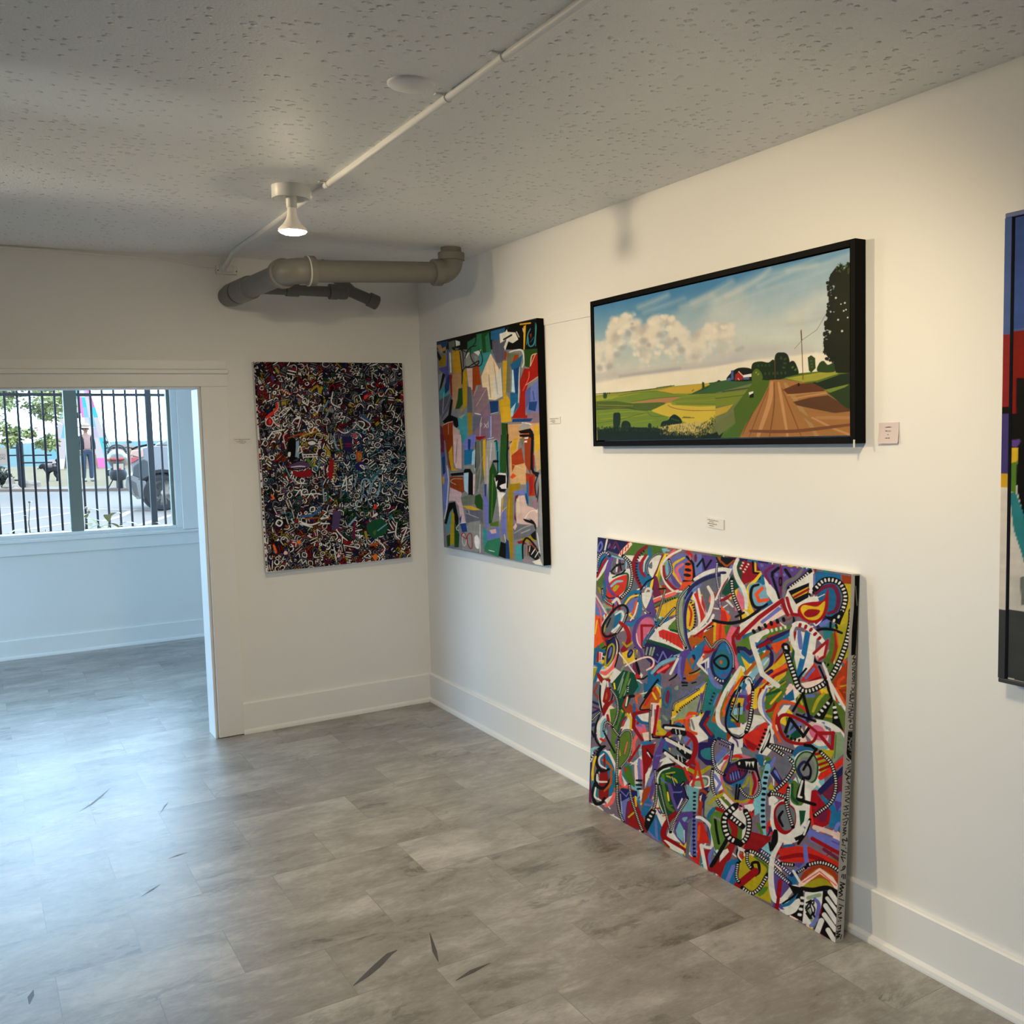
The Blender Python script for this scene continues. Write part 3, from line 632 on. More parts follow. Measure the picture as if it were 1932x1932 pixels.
Q.run('''
pG 0 1200 60 1170 60 1300 0 1300; pp 130 970 200 1000 150 1100 180 1330 80 1150; po 0 700 130 850 100 1000 0 1080; pR 0 760 60 780 90 900 0 960; pG 60 1000 130 860 130 1000 80 1100
pk 0 70 200 95 100 220 0 200; sn 30 0 130 80 190 170 120; pw 0 225 150 225 100 330 0 480; sB 36 0 280 60 280; pD 200 130 300 130 280 420 200 330; pD 10 530 150 300 240 470 90 570
pr 270 130 470 150 500 340 270 450; lr 30 310 130 250 230; ly 26 450 150 450 270 520 270; lk 26 415 140 425 280 510 290 500 360; dw 26 300 130 250 240; dw 26 370 150 270 310; sy 46 520 290 450 380 370 460 350 560 370 700 460 880
bc 360 460 520 420 620 600 520 740 420 680; sk 40 490 435 410 470 390 600 440 720 530 730 600 690; lo 45 540 480 460 560 500 650 610 630; pw 560 330 620 380 800 640 700 700 600 560
pp 220 480 310 620 290 800 180 770; sw 60 215 110 180 220 220 360 290 480 330 620 330 740; ck 52 140 370 160 560 250 790; sr 40 0 640 60 620 130 570; sk 44 -100 900 0 925 150 935 320 890 450 800 530 730; lk 28 195 855 300 800; lk 26 255 830 265 890
pV 450 140 1160 240 1000 420 800 640 700 500 560 330; sm 36 690 190 580 280 640 420; sm 30 775 190 790 350 775 570; lk 38 750 220 670 280 670 330; lk 32 680 360 760 610; lk 38 840 240 900 330; bk 755 350 795 340 795 440 760 450; sm 22 775 370 775 420; lv 40 530 180 536 186; lv 40 725 305 728 312; lv 36 920 240 925 246; lv 36 825 305 828 310
sg 50 1060 240 970 350 840 420 820 610; ck 58 890 480 1040 370 1165 260
pw 870 500 1190 270 1240 470 1150 600 1300 580 1345 630 1000 720 1000 830 870 810 830 620; pk 880 520 1150 410 1140 600 980 690; py 920 570 1140 460 1130 540 960 620; lr 30 960 595 1140 495; dk 36 1130 580 1220 530
pb 1230 260 1560 300 1560 380 1330 380 1230 480; lv 26 1215 300 1215 450; pN 1570 310 1750 330 1710 490 1590 450
pY 1560 420 1740 430 1700 900 1600 1100 1470 1080 1500 960 1600 800; lY 20 1640 440 1600 700; pY 1460 1000 1700 900 1690 1350 1480 1500 1490 1200; ly 14 1640 460 1560 800
bb 1240 520 1330 430 1470 400 1570 560 1540 760 1440 860 1370 840; sm 55 1240 550 1340 470 1470 460 1530 600 1500 760 1400 810; sv 60 1300 960 1400 900; ck 78 1230 490 1330 390 1450 375 1560 430 1620 580 1600 720 1540 870; pk 1360 850 1440 850 1580 760 1600 800 1550 960 1390 890; dw 40 1440 890 1540 930; dw 40 1500 840 1580 870; dw 40 1550 780 1600 790
lk 30 1430 930 1425 1005; lk 32 1500 960 1510 1000; sk 40 1575 1065 1450 1020 1280 1020 1190 1120 1170 1280 1230 1430 1310 1460
br 1000 800 1040 700 1180 660 1330 640 1395 485 1400 700 1350 850 1240 935 1080 900; by 1040 770 1080 700 1250 720 1355 650 1330 800 1250 890 1120 880; br 1080 810 1150 755 1290 770 1240 840 1130 860; lr 42 860 610 890 720 930 820 1040 835; lw 12 1270 600 1350 560
pP 250 1000 760 700 840 820 400 1050 240 1110; pw 240 960 740 640 790 690 260 1040; pv 510 920 750 720 800 750 540 945; lr 56 800 640 500 860 220 1130; lr 46 790 640 870 825; lr 46 230 1000 150 1130 200 1335; lr 34 180 1090 240 1140
pG 200 1210 420 1060 880 960 930 1000 620 1110 450 1190 380 1300 210 1270; dw 40 630 1040 890 975; dk 56 385 1070 600 960 880 870
lB 56 230 1340 230 1265 310 1270 380 1330 450 1250; py 250 1290 300 1400 400 1440 340 1560 290 1480; lt 50 230 1350 320 1590; lb 66 280 1330 380 1430 470 1370
pB 450 1240 620 1130 900 1010 900 1060 480 1260; lr 50 510 1240 630 1180; lb 46 500 1300 700 1200 890 1080; po 650 1210 890 1130 720 1340; sB 50 600 1240 660 1340 650 1480 560 1580; ln 45 330 1590 480 1420 620 1310; lc 70 370 1660 600 1410; sa 20 400 1560 560 1400; lw 16 560 1480 620 1400
py 680 1480 860 1260 870 1430 700 1560 560 1720 540 1600; py 430 1800 860 1540 840 1640 620 1750 470 1940 430 1940; pr 730 1400 860 1250 800 1360 690 1480; lo 52 860 1490 620 1610 560 1690; lr 36 860 1540 700 1620 500 1840; lB 50 430 1780 540 1640 660 1560; pG 590 1850 860 1600 870 1760 700 1940 590 1940; sD 40 590 1860 700 1800 820 1700; lY 20 640 1840 840 1700; sw 46 600 1760 520 1940; sv 34 570 1800 550 1940
pw 590 1040 610 1060 430 1180 400 1130; lw 66 600 1045 400 1130 425 1250 490 1430 540 1600 740 1750; pw 430 1180 500 1120 560 1090 480 1190
pw 990 1030 1250 1100 1200 1500 1010 1650 940 1300; lb 72 1130 1060 1080 1350 1000 1650; sv 60 1020 1050 1040 1260; lr 34 968 1060 950 1150; sD 40 950 1250 930 1400 880 1500; sY 30 915 1180 920 1300; sw 54 960 960 920 1060 950 1220 1030 1350 1070 1385; sw 76 950 960 1010 945 1100 970 1250 1090 1330 1180; dr 52 985 950 1140 1000 1240 1090 1320 1170
pP 1220 1340 1390 1160 1330 1390 1260 1420; lr 36 1210 1330 1390 1165 1350 1370 1280 1410; lp 20 1260 1370 1270 1400; pG 1430 1080 1490 1060 1460 1450 1540 1560 1440 1620 1330 1430 1410 1300; sN 46 1490 1060 1500 1250 1450 1440; so 20 1500 1050 1530 1250
pR 1030 1700 1220 1450 1310 1640; lv 36 1110 1650 1210 1530; lr 30 1150 1700 1300 1640; pP 1040 1720 1320 1660 1380 1740 1100 1790; lk 28 1110 1530 1010 1650 1030 1780; pG 1380 1700 1440 1600 1560 1500 1440 1760; dk 34 1320 1450 1450 1500
pN 1690 1370 1690 1940 1500 1940 1450 1700 1580 1500; so 46 1600 1640 1530 1720 1590 1940; lY 20 1560 1760 1660 1740
ck 76 830 1230 880 1400 950 1600 1010 1770 1120 1822 1290 1760 1430 1640 1540 1440 1630 1200 1690 940 1700 780; bk 785 1240 850 1195 900 1250 880 1350; pw 825 1230 860 1230 870 1280 830 1270; sw 40 1330 1460 1400 1640 1480 1940; lk 28 1280 1500 1370 1700 1450 1940
pv 0 1760 40 1740 60 1800 0 1860; lw 74 280 1540 100 1760 10 1940; sG 20 240 1500 60 1760; lo 54 290 1640 170 1800 100 1940
''')
Q.tile(1100, 1260, 7.1556)
Q.run('''
pY 110 0 200 0 130 260; sb 40 210 0 140 260; pw 350 150 430 0 520 60 470 220 370 200; sS 50 250 60 330 80 410 0; sw 28 230 90 310 118 420 20; sr 60 205 90 270 180 350 170
ps 110 200 230 180 230 700 90 1100 100 600; lN 24 190 230 150 330 210 420; sm 24 130 530 220 560; sB 34 110 450 220 500; sB 44 100 780 170 760; sV 24 100 960 190 900; sB 30 110 620 230 560; sc 34 90 1180 140 1090 220 1080; lk 28 120 860 145 925; ck 32 120 710 180 645 245 590
pD 380 220 540 30 690 70 750 250 650 400 560 620 480 560 430 330; ly 22 420 210 430 280; ly 28 605 110 595 170; sa 20 540 150 490 340; sa 20 590 200 510 390; sa 20 560 60 470 300; sa 20 640 150 550 380; sG 40 620 60 560 250 500 400; lk 24 600 250 600 340; dw 18 610 250 600 350; lk 40 560 400 680 380; lN 30 600 380 540 520 600 610; lw 20 600 400 580 510; sY 26 520 570 560 620 620 680
sw 74 290 190 250 350 255 500 290 620 340 760; sk 26 235 240 228 420 260 600; br 270 420 300 290 350 260 375 380 320 480 270 460; bn 298 410 318 330 332 380 312 430; br 300 480 410 440 340 540 275 660 258 570; lw 24 335 250 330 190
pw 180 760 270 640 340 760 320 900 230 1030 190 930; bc 238 770 300 680 345 760 310 900 240 950; bs 290 740 350 720 330 850; sR 34 235 960 290 990; sr 40 330 640 350 760; sk 28 220 640 170 800 170 960 240 1060 300 1060; sk 44 220 1090 290 1060
pG 360 560 470 540 560 640 480 900 430 1000 480 1290 360 1180 390 900; lD 40 480 600 440 760; lr 24 480 800 550 680; sD 40 560 600 470 860; lm 20 500 750 580 660
pw 560 760 640 600 670 700 610 870 490 920; sy 34 600 620 650 700 640 840; bG 490 960 560 860 640 860 655 1000 620 1160 530 1330 470 1300 470 1100; lY 20 490 1110 500 1180; sS 16 600 1000 560 1160; pw 270 1110 360 1120 450 1310 430 1440 340 1240; sw 50 300 1120 400 1290 445 1420; lk 24 290 880 340 980 430 1145; ck 34 280 850 300 745 360 745 420 830 490 930
ck 34 370 280 450 400 472 560 450 680 400 795; ck 30 490 930 560 850 640 860 662 1000 620 1200 500 1355; ck 38 480 980 470 1120 460 1300 455 1450 460 1650 490 1940; dk 24 220 1080 150 1160 90 1250
bb 190 1300 240 1130 330 1160 420 1350 430 1550 380 1750 330 1700; br 230 1400 330 1400 340 1760 220 1790; sV 40 210 1200 240 1370; sk 46 270 1070 200 1160 190 1300 250 1390 345 1370; sk 46 200 1380 170 1500 200 1600 290 1620 375 1500; sk 46 160 1560 130 1700 170 1830 250 1820 290 1760; sw 28 280 1160 220 1220 230 1310 310 1360; sw 28 190 1440 200 1530 320 1540; sw 28 170 1620 160 1740 240 1790; sn 34 260 1240 340 1290 400 1370; sn 34 380 1390 370 1560 290 1660; sr 30 290 1180 290 1330
sy 36 170 1200 130 1350 130 1510; sB 46 110 1290 80 1500 100 1700; pm 75 1540 110 1540 115 1820 60 1800; sS 62 420 1700 380 1810 310 1860; pw 290 1790 350 1740 400 1720 330 1840
pw 700 620 890 600 880 750 760 740; sb 46 690 500 700 620 780 730 880 750; so 30 770 360 720 400 730 480; pp 700 770 830 760 860 860 740 880; sS 46 840 850 750 900 690 1000 680 1180; pv 700 780 790 750 800 800; pP 800 880 900 860 890 980 820 980; lr 46 890 580 690 620 682 800 800 975
pn 770 560 830 440 960 240 1040 270 1030 460 900 560; sk 20 900 560 770 560 830 440 930 300; sR 40 840 500 930 350 1000 260; ly 28 940 340 985 420; ly 28 1000 260 1050 350; lk 26 830 400 1010 160; dk 20 960 230 1030 170
pP 915 470 1040 480 1030 560 960 560 965 940 900 990; ls 20 930 500 920 650; ck 24 912 580 900 760 905 985; lr 40 1010 520 990 700 955 900 1085 920; lS 18 1030 560 1000 780 990 870; lk 28 935 900 945 940 1030 940
ps 1050 280 1200 230 1400 250 1590 280 1290 430 1200 600 1180 760 1040 740 1060 480; ob 28 1080 430 1120 300 1170 290 1185 420 1130 530 1090 500; bm 1108 420 1140 300 1175 350 1145 490; ba 1230 270 1280 240 1310 280 1250 300; sY 60 1030 720 1030 820 1100 880 1000 890; sa 40 1080 650 1130 700; lk 30 1340 200 1410 205; lk 30 1330 240 1410 245
py 1210 590 1230 490 1540 310 1670 190 1660 270 1580 390 1300 610 1220 650; ck 28 1215 570 1240 480 1400 390 1560 290; dk 28 1250 610 1400 510 1580 370; pa 1280 610 1590 370 1600 560 1500 630 1380 650 1230 690; lV 22 1595 350 1520 700; ck 26 1662 240 1640 400 1600 610; la 46 1220 700 1390 655; lY 20 1220 700 1390 680
pw 1440 680 1600 640 1560 780 1710 950 1560 1010 1510 900 1460 830; sg 30 1460 700 1500 830; so 50 1540 620 1430 620 1400 740 1430 850 1530 890; lS 40 1400 680 1460 650
ps 1180 930 1390 900 1480 1000 1480 1160 1400 1260 1180 1200; pV 1120 950 1260 930 1240 1080 1140 1080; pv 1350 950 1450 930 1470 1150 1420 1150; sr 70 1120 930 1200 870 1400 885 1510 980 1510 1150 1420 1300 1340 1280; lN 30 1400 1040 1450 970; lR 26 1300 1060 1350 1090
lk 66 1100 790 1340 805; lw 40 1115 808 1360 832; lk 76 1220 855 1360 885; lw 12 1250 830 1260 890; lw 12 1300 840 1310 900; lk 60 1100 945 1420 1100; lk 84 1300 1080 1420 1195; lw 46 1120 962 1290 1050 1450 1140; lw 20 1290 1005 1310 1100; lw 20 1360 1040 1380 1150; lk 50 1080 1115 1370 1310; lw 42 1110 1150 1420 1370; lk 50 1260 1210 1370 1250; lw 12 1280 1180 1290 1250; lw 12 1330 1200 1340 1270; pw 1285 905 1335 905 1310 985; lk 20 1180 710 1180 760; bb 1250 760 1300 730 1340 790
lB 80 1730 930 1720 1045 1600 1045 1590 1190 1680 1275 1760 1280; bt 1600 1110 1740 1085 1745 1230 1660 1235 1600 1190
pt 1640 380 1700 200 1890 290 1800 500 1730 720 1940 850 1940 1000 1780 960 1700 950 1600 790 1640 640; lB 70 1690 590 1600 760 1745 930; lr 36 1700 660 1640 770 1735 900; pB 1640 620 1710 540 1690 680; dB 40 1800 280 1780 360 1740 430 1700 520
pn 1730 720 1860 360 1940 300 1940 500 1830 760; sD 26 1850 400 1780 640; sw 60 1940 330 1830 540 1830 740 1930 850; so 40 1940 540 1890 650; pG 1860 520 1900 480 1880 720
pv 1770 1200 1940 1040 1940 1150 1800 1300; pb 790 990 935 1000 945 1045 800 1055; pr 790 1050 980 1020 930 1280 860 1400 820 1640 800 1300; pk 850 1080 955 1200 930 1225 870 1150; bw 862 1150 880 1140 915 1215; lr 30 760 1050 620 1265; pw 630 1320 790 1180 800 1260 680 1300
sv 50 760 1240 760 1510; sP 44 710 1300 725 1560; sp 34 790 1250 800 1490; bG 560 1380 610 1310 645 1360 700 1610 580 1490; sN 30 565 1340 575 1400; sS 40 515 1400 500 1510 540 1580 600 1600; pw 520 1440 600 1560 560 1600; sk 30 720 1520 790 1522; sk 30 720 1580 790 1582; sk 30 735 1635 780 1635; pw 840 1440 960 1280 900 1450 835 1630
pV 1080 1000 1110 1000 1010 1350 960 1500 900 1650 880 1940 800 1940 880 1560 960 1300; sV 70 1090 980 990 1200 960 1400; sv 44 960 1420 900 1560 940 1690; lv 20 990 1190 1060 1180; ck 34 970 1380 990 1600 975 1830 950 1940; pw 1050 1310 1120 1200 1220 1280 1060 1345 1010 1400
bD 1020 1400 1200 1340 1400 1400 1400 1530 1240 1600 1200 1800 1150 1950 1050 1950 1000 1650; sG 60 1080 1450 1080 1700 1140 1940; sY 22 1120 1430 1240 1410; sY 26 1130 1460 1230 1500 1270 1550; ly 22 1140 1640 1150 1780; sw 24 1010 1560 1010 1480 1060 1390 1170 1350; sk 45 1010 1390 1100 1330 1230 1300; lv 18 1050 1490 1080 1530 1150 1560
pB 1190 1560 1350 1560 1400 1750 1290 1860 1180 1800; lv 18 1200 1680 1330 1670; sV 46 1140 1560 1220 1720 1260 1940; lk 24 1190 1440 1230 1580 1300 1610 1355 1540 1412 1765; lw 9 1200 1470 1240 1590 1300 1615 1355 1555; pc 1400 1570 1470 1610 1620 1640 1530 1940 1320 1940 1410 1770; ck 34 1405 1780 1310 1940; dk 28 1500 1640 1500 1940
sR 40 1370 1350 1420 1480 1480 1560; sY 60 1430 1370 1560 1425 1710 1340; bs 1450 1560 1550 1470 1700 1480 1690 1590 1570 1620 1470 1600; ba 1500 1560 1560 1500 1670 1520 1640 1600 1540 1610; ow 24 1450 1560 1550 1475 1690 1475 1690 1590 1570 1620 1470 1600; lR 36 1460 1690 1545 1290 1640 1700; lR 30 1500 1510 1600 1510
pN 800 1700 930 1580 860 1800 800 1900; pB 1560 1650 1700 1600 1640 1800 1600 1940 1560 1940; sN 40 1550 1760 1560 1680 1620 1660 1690 1720; pw 1560 1740 1600 1720 1545 1940; pa 1640 1760 1740 1620 1800 1780 1700 1940 1640 1940; lY 54 1700 1800 1820 1740 1940 1690
''')
Q.tile(1360, 1300, 6.9)
Q.run('''
pG 960 60 1400 60 1660 330 1640 560 1450 460 1280 420 1180 340 1000 300; sY 46 1200 290 1260 150 1340 60; sY 40 1300 330 1440 360; lv 46 1130 90 1210 90; lY 30 1000 60 1060 200; pw 930 60 1000 0 1030 60 950 150
pw 590 500 660 450 700 750 600 870 490 840; pw 300 480 410 320 530 350 590 430 400 500 350 590 290 610; pb 800 130 940 0 960 140 860 170
pb 60 150 130 110 130 400 230 500 100 530 60 350; py 140 110 330 120 300 250 220 190 140 250; pc 180 -100 310 -120 230 60 150 90; lV 40 135 85 330 100 300 250 290 440; pG 130 310 310 290 330 440 130 430; pc 150 260 290 230 280 330 170 340; sY 26 140 400 200 410; dk 26 160 150 130 300; lk 30 250 -20 130 340 220 425 240 190; lw 8 235 40 140 330 215 405 230 250; pw 90 510 330 490 300 560 180 615
ok 28 70 500 70 350 130 150 250 -80 330 -160 400 -80 420 150 400 400 330 580 230 640 130 590; ck 54 420 20 415 160 392 300 370 440 330 560; ps 120 570 240 600 300 570 230 640
py 440 0 640 0 540 230 430 265 410 240; lr 30 520 0 490 100 490 260; pG 590 60 750 0 860 0 700 310 570 260; ly 30 650 190 780 40; lD 36 560 80 760 20; sr 40 570 300 660 270 720 180; pG 410 330 700 300 640 450 540 350; sw 58 600 0 520 100 520 270 665 455; sv 30 600 0 550 150 580 330 665 440
bR 290 680 310 600 450 520 575 430 610 500 530 700 430 815 350 770; pr 310 640 480 740 430 800 340 760; dk 36 595 500 540 650 470 810; sa 14 270 760 350 810 440 850
so 46 950 190 800 165 710 300 690 480 775 690; pw 740 320 820 210 910 210 830 330 760 450; pD 920 380 1050 620 900 680 820 560; lG 30 860 380 900 640; lv 44 880 590 1010 480 1130 330; sR 40 1000 210 1080 250 1110 290; pv 900 400 980 380 880 560
bP 1100 500 1200 420 1330 460 1400 600 1370 700 1250 700 1130 620; bp 1150 540 1220 470 1320 500 1390 620 1300 670 1190 630; sc 50 1200 720 1330 765 1430 740; sw 50 1190 670 1280 720 1385 700; sw 66 1250 420 1400 460 1540 550 1645 690; bv 1310 435 1350 430 1350 460
lk 34 1060 80 940 285; lk 38 1070 60 1150 370; lk 32 990 330 1230 420; lk 40 900 380 840 555; lk 42 900 380 1075 610; lk 40 1070 620 1150 500; bk 1028 480 1052 485 1040 525; dk 36 850 590 900 640 1040 672
sr 46 1260 570 1080 430 900 345 790 350 750 450 830 640 1000 710 1190 690 1260 570; lr 50 1270 575 1465 575; lr 46 1460 570 1450 790 1290 600
pa 1490 560 1560 560 1640 690 1640 800 1450 980 1470 780; pY 1280 780 1480 800 1420 950 1340 850; sG 20 1500 600 1480 900
pN 1470 0 1690 0 1680 320 1560 160; so 60 1500 0 1640 260; ln 20 1600 40 1680 60; sw 40 1440 -60 1530 110 1660 330; lk 28 1395 0 1445 120; pk 1430 110 1465 150 1330 400 1205 370; dw 42 1250 360 1430 140; pk 1465 150 1595 540 1450 440; dw 44 1475 200 1510 450
ck 52 610 720 800 772 945 822; ck 56 620 735 780 835 952 975 900 1120 780 1255 630 1375; pk 640 510 655 600 630 700 530 845 510 825 590 660; bw 622 580 636 600 600 700 540 800
pb 930 830 1000 740 1180 730 1250 800 1100 800 970 900; bw 960 900 1100 800 1260 860 1300 1080 1250 1250 1130 1330 1000 1150; ba 960 960 1060 820 1200 840 1270 980 1240 1190 1110 1230 1000 1130; oD 20 970 960 1060 830 1190 840 1260 980 1230 1180 1110 1220 1010 1120; bg 1000 1020 1060 900 1180 900 1220 1050 1160 1180 1050 1150; sB 40 1150 1000 1080 950 1010 1040 1070 1150 1150 1140
pY 1220 800 1300 830 1430 960 1310 1150 1270 950; lr 36 1235 850 1310 830; lr 36 1260 915 1360 885; lr 36 1280 985 1400 945; lr 36 1290 1055 1420 1000; lr 30 1300 1110 1380 1070
pm 1300 1350 1640 980 1620 1320 1500 1370 1420 1480; lR 72 1300 1150 1470 1030 1640 890; lB 78 1290 1340 1460 1170 1650 1000; sw 20 1260 1230 1130 1330
pr 1130 1330 1240 1310 1420 1500 1420 1750 1280 1830 1180 1800; sR 44 1145 1340 1160 1560 1200 1790; bm 1260 1550 1380 1560 1360 1720 1260 1700
pb 1250 1360 1480 1500 1600 1640 1590 1870 1400 1790 1440 1600; pv 1420 1430 1560 1330 1600 1600 1500 1560; pV 1470 1450 1590 1480 1510 1610; sv 50 1480 1900 1520 1770 1600 1750
pw 970 1150 1230 1240 1180 1330 1150 1600 1160 1870 1000 1940 700 1940 640 1700 660 1500 850 1420 900 1250; lt 16 990 1160 1020 1250; bG 895 1230 960 1190 1040 1280 1100 1420 1040 1520 930 1480 885 1350; sD 40 930 1240 930 1400 1000 1490; sw 30 900 1250 890 1400
br 690 1720 740 1500 850 1470 970 1600 965 1780 860 1890 740 1850; bs 735 1700 775 1520 870 1500 965 1640 920 1830 810 1830; br 830 1720 880 1700 880 1800; sb 20 840 1690 860 1750; sk 38 820 1600 765 1680 800 1790; pD 1010 1600 1100 1580 1080 1700 1035 1800; lg 10 700 1500 760 1460
pb 560 960 720 900 650 1050; ps 720 960 860 830 905 1000 800 1160; sv 50 700 900 620 1060; pB 640 1100 700 1010 810 1200 760 1260; bv 690 1080 720 1060 780 1190; pY 600 1300 660 1210 700 1320; sc 30 640 1030 590 1250 620 1350
sc 84 610 1000 560 1250 540 1550 560 1890; dk 48 600 1040 565 1300 545 1550 560 1880; pc 420 1450 500 1300 520 1600 440 1650; sG 40 480 1750 540 1880
ck 50 640 1365 750 1372 870 1425; ck 48 880 1290 870 1430 890 1560 945 1820; ck 52 1300 820 1430 960 1490 1150 1490 1330 1420 1490 1225 1645; lk 32 1245 780 1130 950 1075 1050; sk 30 1130 950 1172 1060 1145 1170 1090 1150; lk 40 1095 730 1180 742 1240 790; pk 1065 1130 1095 1180 1085 1440 975 1440 990 1330; lw 28 1060 1200 1010 1400 1050 1410; lk 42 1010 1440 1225 1505
lP 62 1220 1800 1380 1850 1560 1920
''')
Q.tile(1280, 1180, 12.075)
Q.run('''
po 880 0 1040 0 1090 290 860 320; sR 60 960 0 940 300; pG 1040 0 1195 0 1090 280; pp 1200 0 1380 80 1230 280 1290 600 1380 960 1310 1010 1240 640 1100 350 1080 280; sS 40 1260 60 1190 260
pn 590 180 780 30 860 30 840 310 770 450 600 260; py 800 30 860 30 840 330 790 420; sw 40 590 140 660 80 750 20; lk 26 650 90 790 20; lr 62 1370 60 1240 260 1240 400 1320 640; lr 40 1340 170 1390 260
pR 590 420 720 520 800 560 680 660 560 640; sr 60 590 600 700 600 810 550; po 540 700 640 660 580 780
pb 190 680 590 320 620 400 540 650 330 1010 200 750; pV 600 420 560 640 480 780 560 500; pn 250 750 320 720 365 820 300 930; bB 310 680 370 670 390 760 350 780; pn 120 760 210 850 310 1010 240 1080 180 1270 130 900; pV 40 640 260 530 270 620 180 720 100 1230 180 1290 60 1280
sv 40 60 720 20 1000 60 1240; sk 30 250 1095 370 1060 490 985; sY 32 230 1145 330 1120 490 1040; sk 28 300 1200 410 1140 505 1060; pn 180 1150 400 1100 520 1050 420 1200 300 1300 200 1290
ps 0 1330 300 1280 640 1050 640 1200 560 1310 300 1460 0 1610; lk 30 310 1315 400 1290; lk 36 90 1310 200 1312; lk 36 90 1370 195 1365; lv 22 60 1500 110 1600 200 1480 250 1560 350 1420
py 0 1800 300 1620 560 1410 640 1310 610 1440 480 1560 200 1740 0 1860; cB 34 0 1740 240 1590 420 1470; dk 34 20 1900 240 1750 500 1570; pa 20 1930 480 1600 500 1640 400 1932
pv 620 800 760 640 730 900 700 1010; pw 420 890 700 720 690 1150; pB 505 890 600 845 612 1010; pv 620 840 660 800 650 1060 630 1030
pt 650 1330 700 1130 900 1400 960 1500 850 1650 760 1940 540 1940 620 1500; sv 94 690 1000 745 1200 860 1370 1010 1420; dB 56 830 1500 780 1620 740 1730 690 1850; sv 30 900 1560 800 1820; ck 40 640 1340 590 1560 520 1940
pN 960 1490 1060 1440 900 1800 800 1940; pD 1020 1340 1220 1090 1100 1440 960 1600; sw 116 1420 960 1240 1250 1060 1550 890 1940; py 1430 960 1500 1120 1340 1440 1200 1560; lo 58 1460 1170 1310 1370 1190 1570; lo 60 1150 1640 1060 1840 1020 1940; sG 20 1130 1500 1000 1800
bB 720 860 800 600 1000 380 1200 500 1285 850 1200 1100 1070 1335 950 1340 780 1110; bb 790 850 870 600 1000 395 1160 470 1240 750 1200 1000 1070 1210 960 1210 830 1080; bt 820 900 860 650 1000 560 1150 650 1130 900 930 1010 850 1100; sv 30 1090 450 1170 640; sV 46 960 1150 1050 1140 1130 1090; sm 30 820 580 900 490; bt 960 830 1100 800 1090 950 1000 960
ok 52 812 820 960 688 1100 730 1142 870 1085 975 940 970; bo 938 830 968 785 1002 840 970 885; ck 54 600 270 700 430 765 510 850 420 940 340 1060 340 1160 460 1240 650 1255 800 1250 970; dw 42 820 1170 940 1262 1070 1260
sk 40 1480 1300 1560 1180 1640 1200 1700 1330; sw 34 1520 1250 1580 1195 1640 1220 1680 1310
''')
Q.tile(1280, 1380, 12.075)
Q.run('''
pa 650 1560 780 1380 900 1560 1000 1800 700 1940 580 1940 590 1700; pY 880 1480 1030 1380 1050 1440 920 1520; sY 60 680 1650 820 1550; sN 24 620 1640 670 1600
pw 810 860 1000 700 1050 620 1200 480 1420 400 1480 520 1100 640 960 880 1040 1300 880 1380 810 1100; sc 20 860 780 1000 620 1180 450
bg 1050 760 1250 560 1520 560 1800 720 1880 1000 1800 1400 1600 1620 1300 1560 1080 1300 1000 1000; bs 1180 1300 1400 1260 1640 1300 1560 1560 1350 1560; op 70 985 900 1150 640 1450 545 1760 750 1790 1150 1650 1510 1400 1650 1150 1500 1020 1200; sR 84 1050 620 1130 565; sR 74 1240 570 1340 560 1440 590; sr 78 1690 930 1750 1180 1690 1420; sR 90 1690 1560 1600 1670
sY 40 1000 930 1080 760 1200 650 1370 630; sG 30 1210 660 1330 640; sY 60 1030 1180 1130 1420 1330 1590 1560 1570 1650 1360 1640 1040; sY 50 1590 1050 1540 1200 1420 1310; sY 30 1100 1240 1220 1330
bm 1050 1000 1130 830 1330 740 1560 880 1440 1080 1230 1190 1080 1130; oB 60 1040 1000 1130 820 1330 730 1560 870 1430 1090 1230 1190 1080 1130; bB 1150 1000 1230 920 1390 900 1410 1040 1250 1120; sv 36 1180 980 1205 1110; sv 36 1235 940 1265 1105; sv 36 1295 920 1325 1085; sv 36 1355 910 1385 1055
pb 1180 1220 1540 1050 1440 1230 1330 1300; lk 46 1330 1215 1300 1540; lk 46 1400 1215 1350 1540; dk 40 1350 880 1500 900 1750 960
ps 1420 380 1500 350 1780 520 1700 600 1460 520; pb 1740 520 1940 540 1940 800 1860 800; pv 1800 900 1940 800 1940 860
pk 1290 700 1400 640 1750 600 1775 900 1500 860 1350 830; dw 62 1330 725 1480 730; pw 1520 680 1600 690 1545 810; pw 1590 690 1650 690 1620 820; pw 1655 690 1730 680 1710 830; lk 60 1770 680 1780 900; lw 36 1800 720 1800 890; sk 50 1770 640 1790 900 1860 1140; ck 72 1840 1130 1865 1300 1790 1450 1650 1505 1500 1430 1400 1280
lB 70 910 160 1240 310 1200 560 1150 740 1100 910; dw 26 960 180 1230 300; dw 20 1220 430 1180 700; dB 36 905 270 1170 380
ck 72 840 200 780 330 778 520 800 700 880 880 1050 995; ck 78 780 870 760 1050 772 1250 830 1450 930 1650 1050 1800 1160 1910
pw 815 1000 950 1180 860 1320 820 1150; lv 70 825 1000 955 1190 855 1360; pw 920 1540 985 1500 1160 1730 1090 1780; sG 64 985 1505 1180 1710; lw 70 1045 1450 1240 1650
pw 1230 1850 1400 1700 1700 1640 1740 1800 1560 1940 1250 1940; sp 60 1380 1720 1460 1880; pr 1600 1880 1740 1760 1700 1940; lk 40 1400 1690 1440 1710; ck 84 1080 1860 1200 1740 1340 1660; sk 54 1480 1790 1560 1940; pb 690 1940 740 1780 860 1700 800 1940; pr 850 1720 1000 1780 1000 1830 860 1790; pG 760 1940 850 1810 1040 1840 1040 1940
''')
Q.tile(1160, 1480, 8.782)
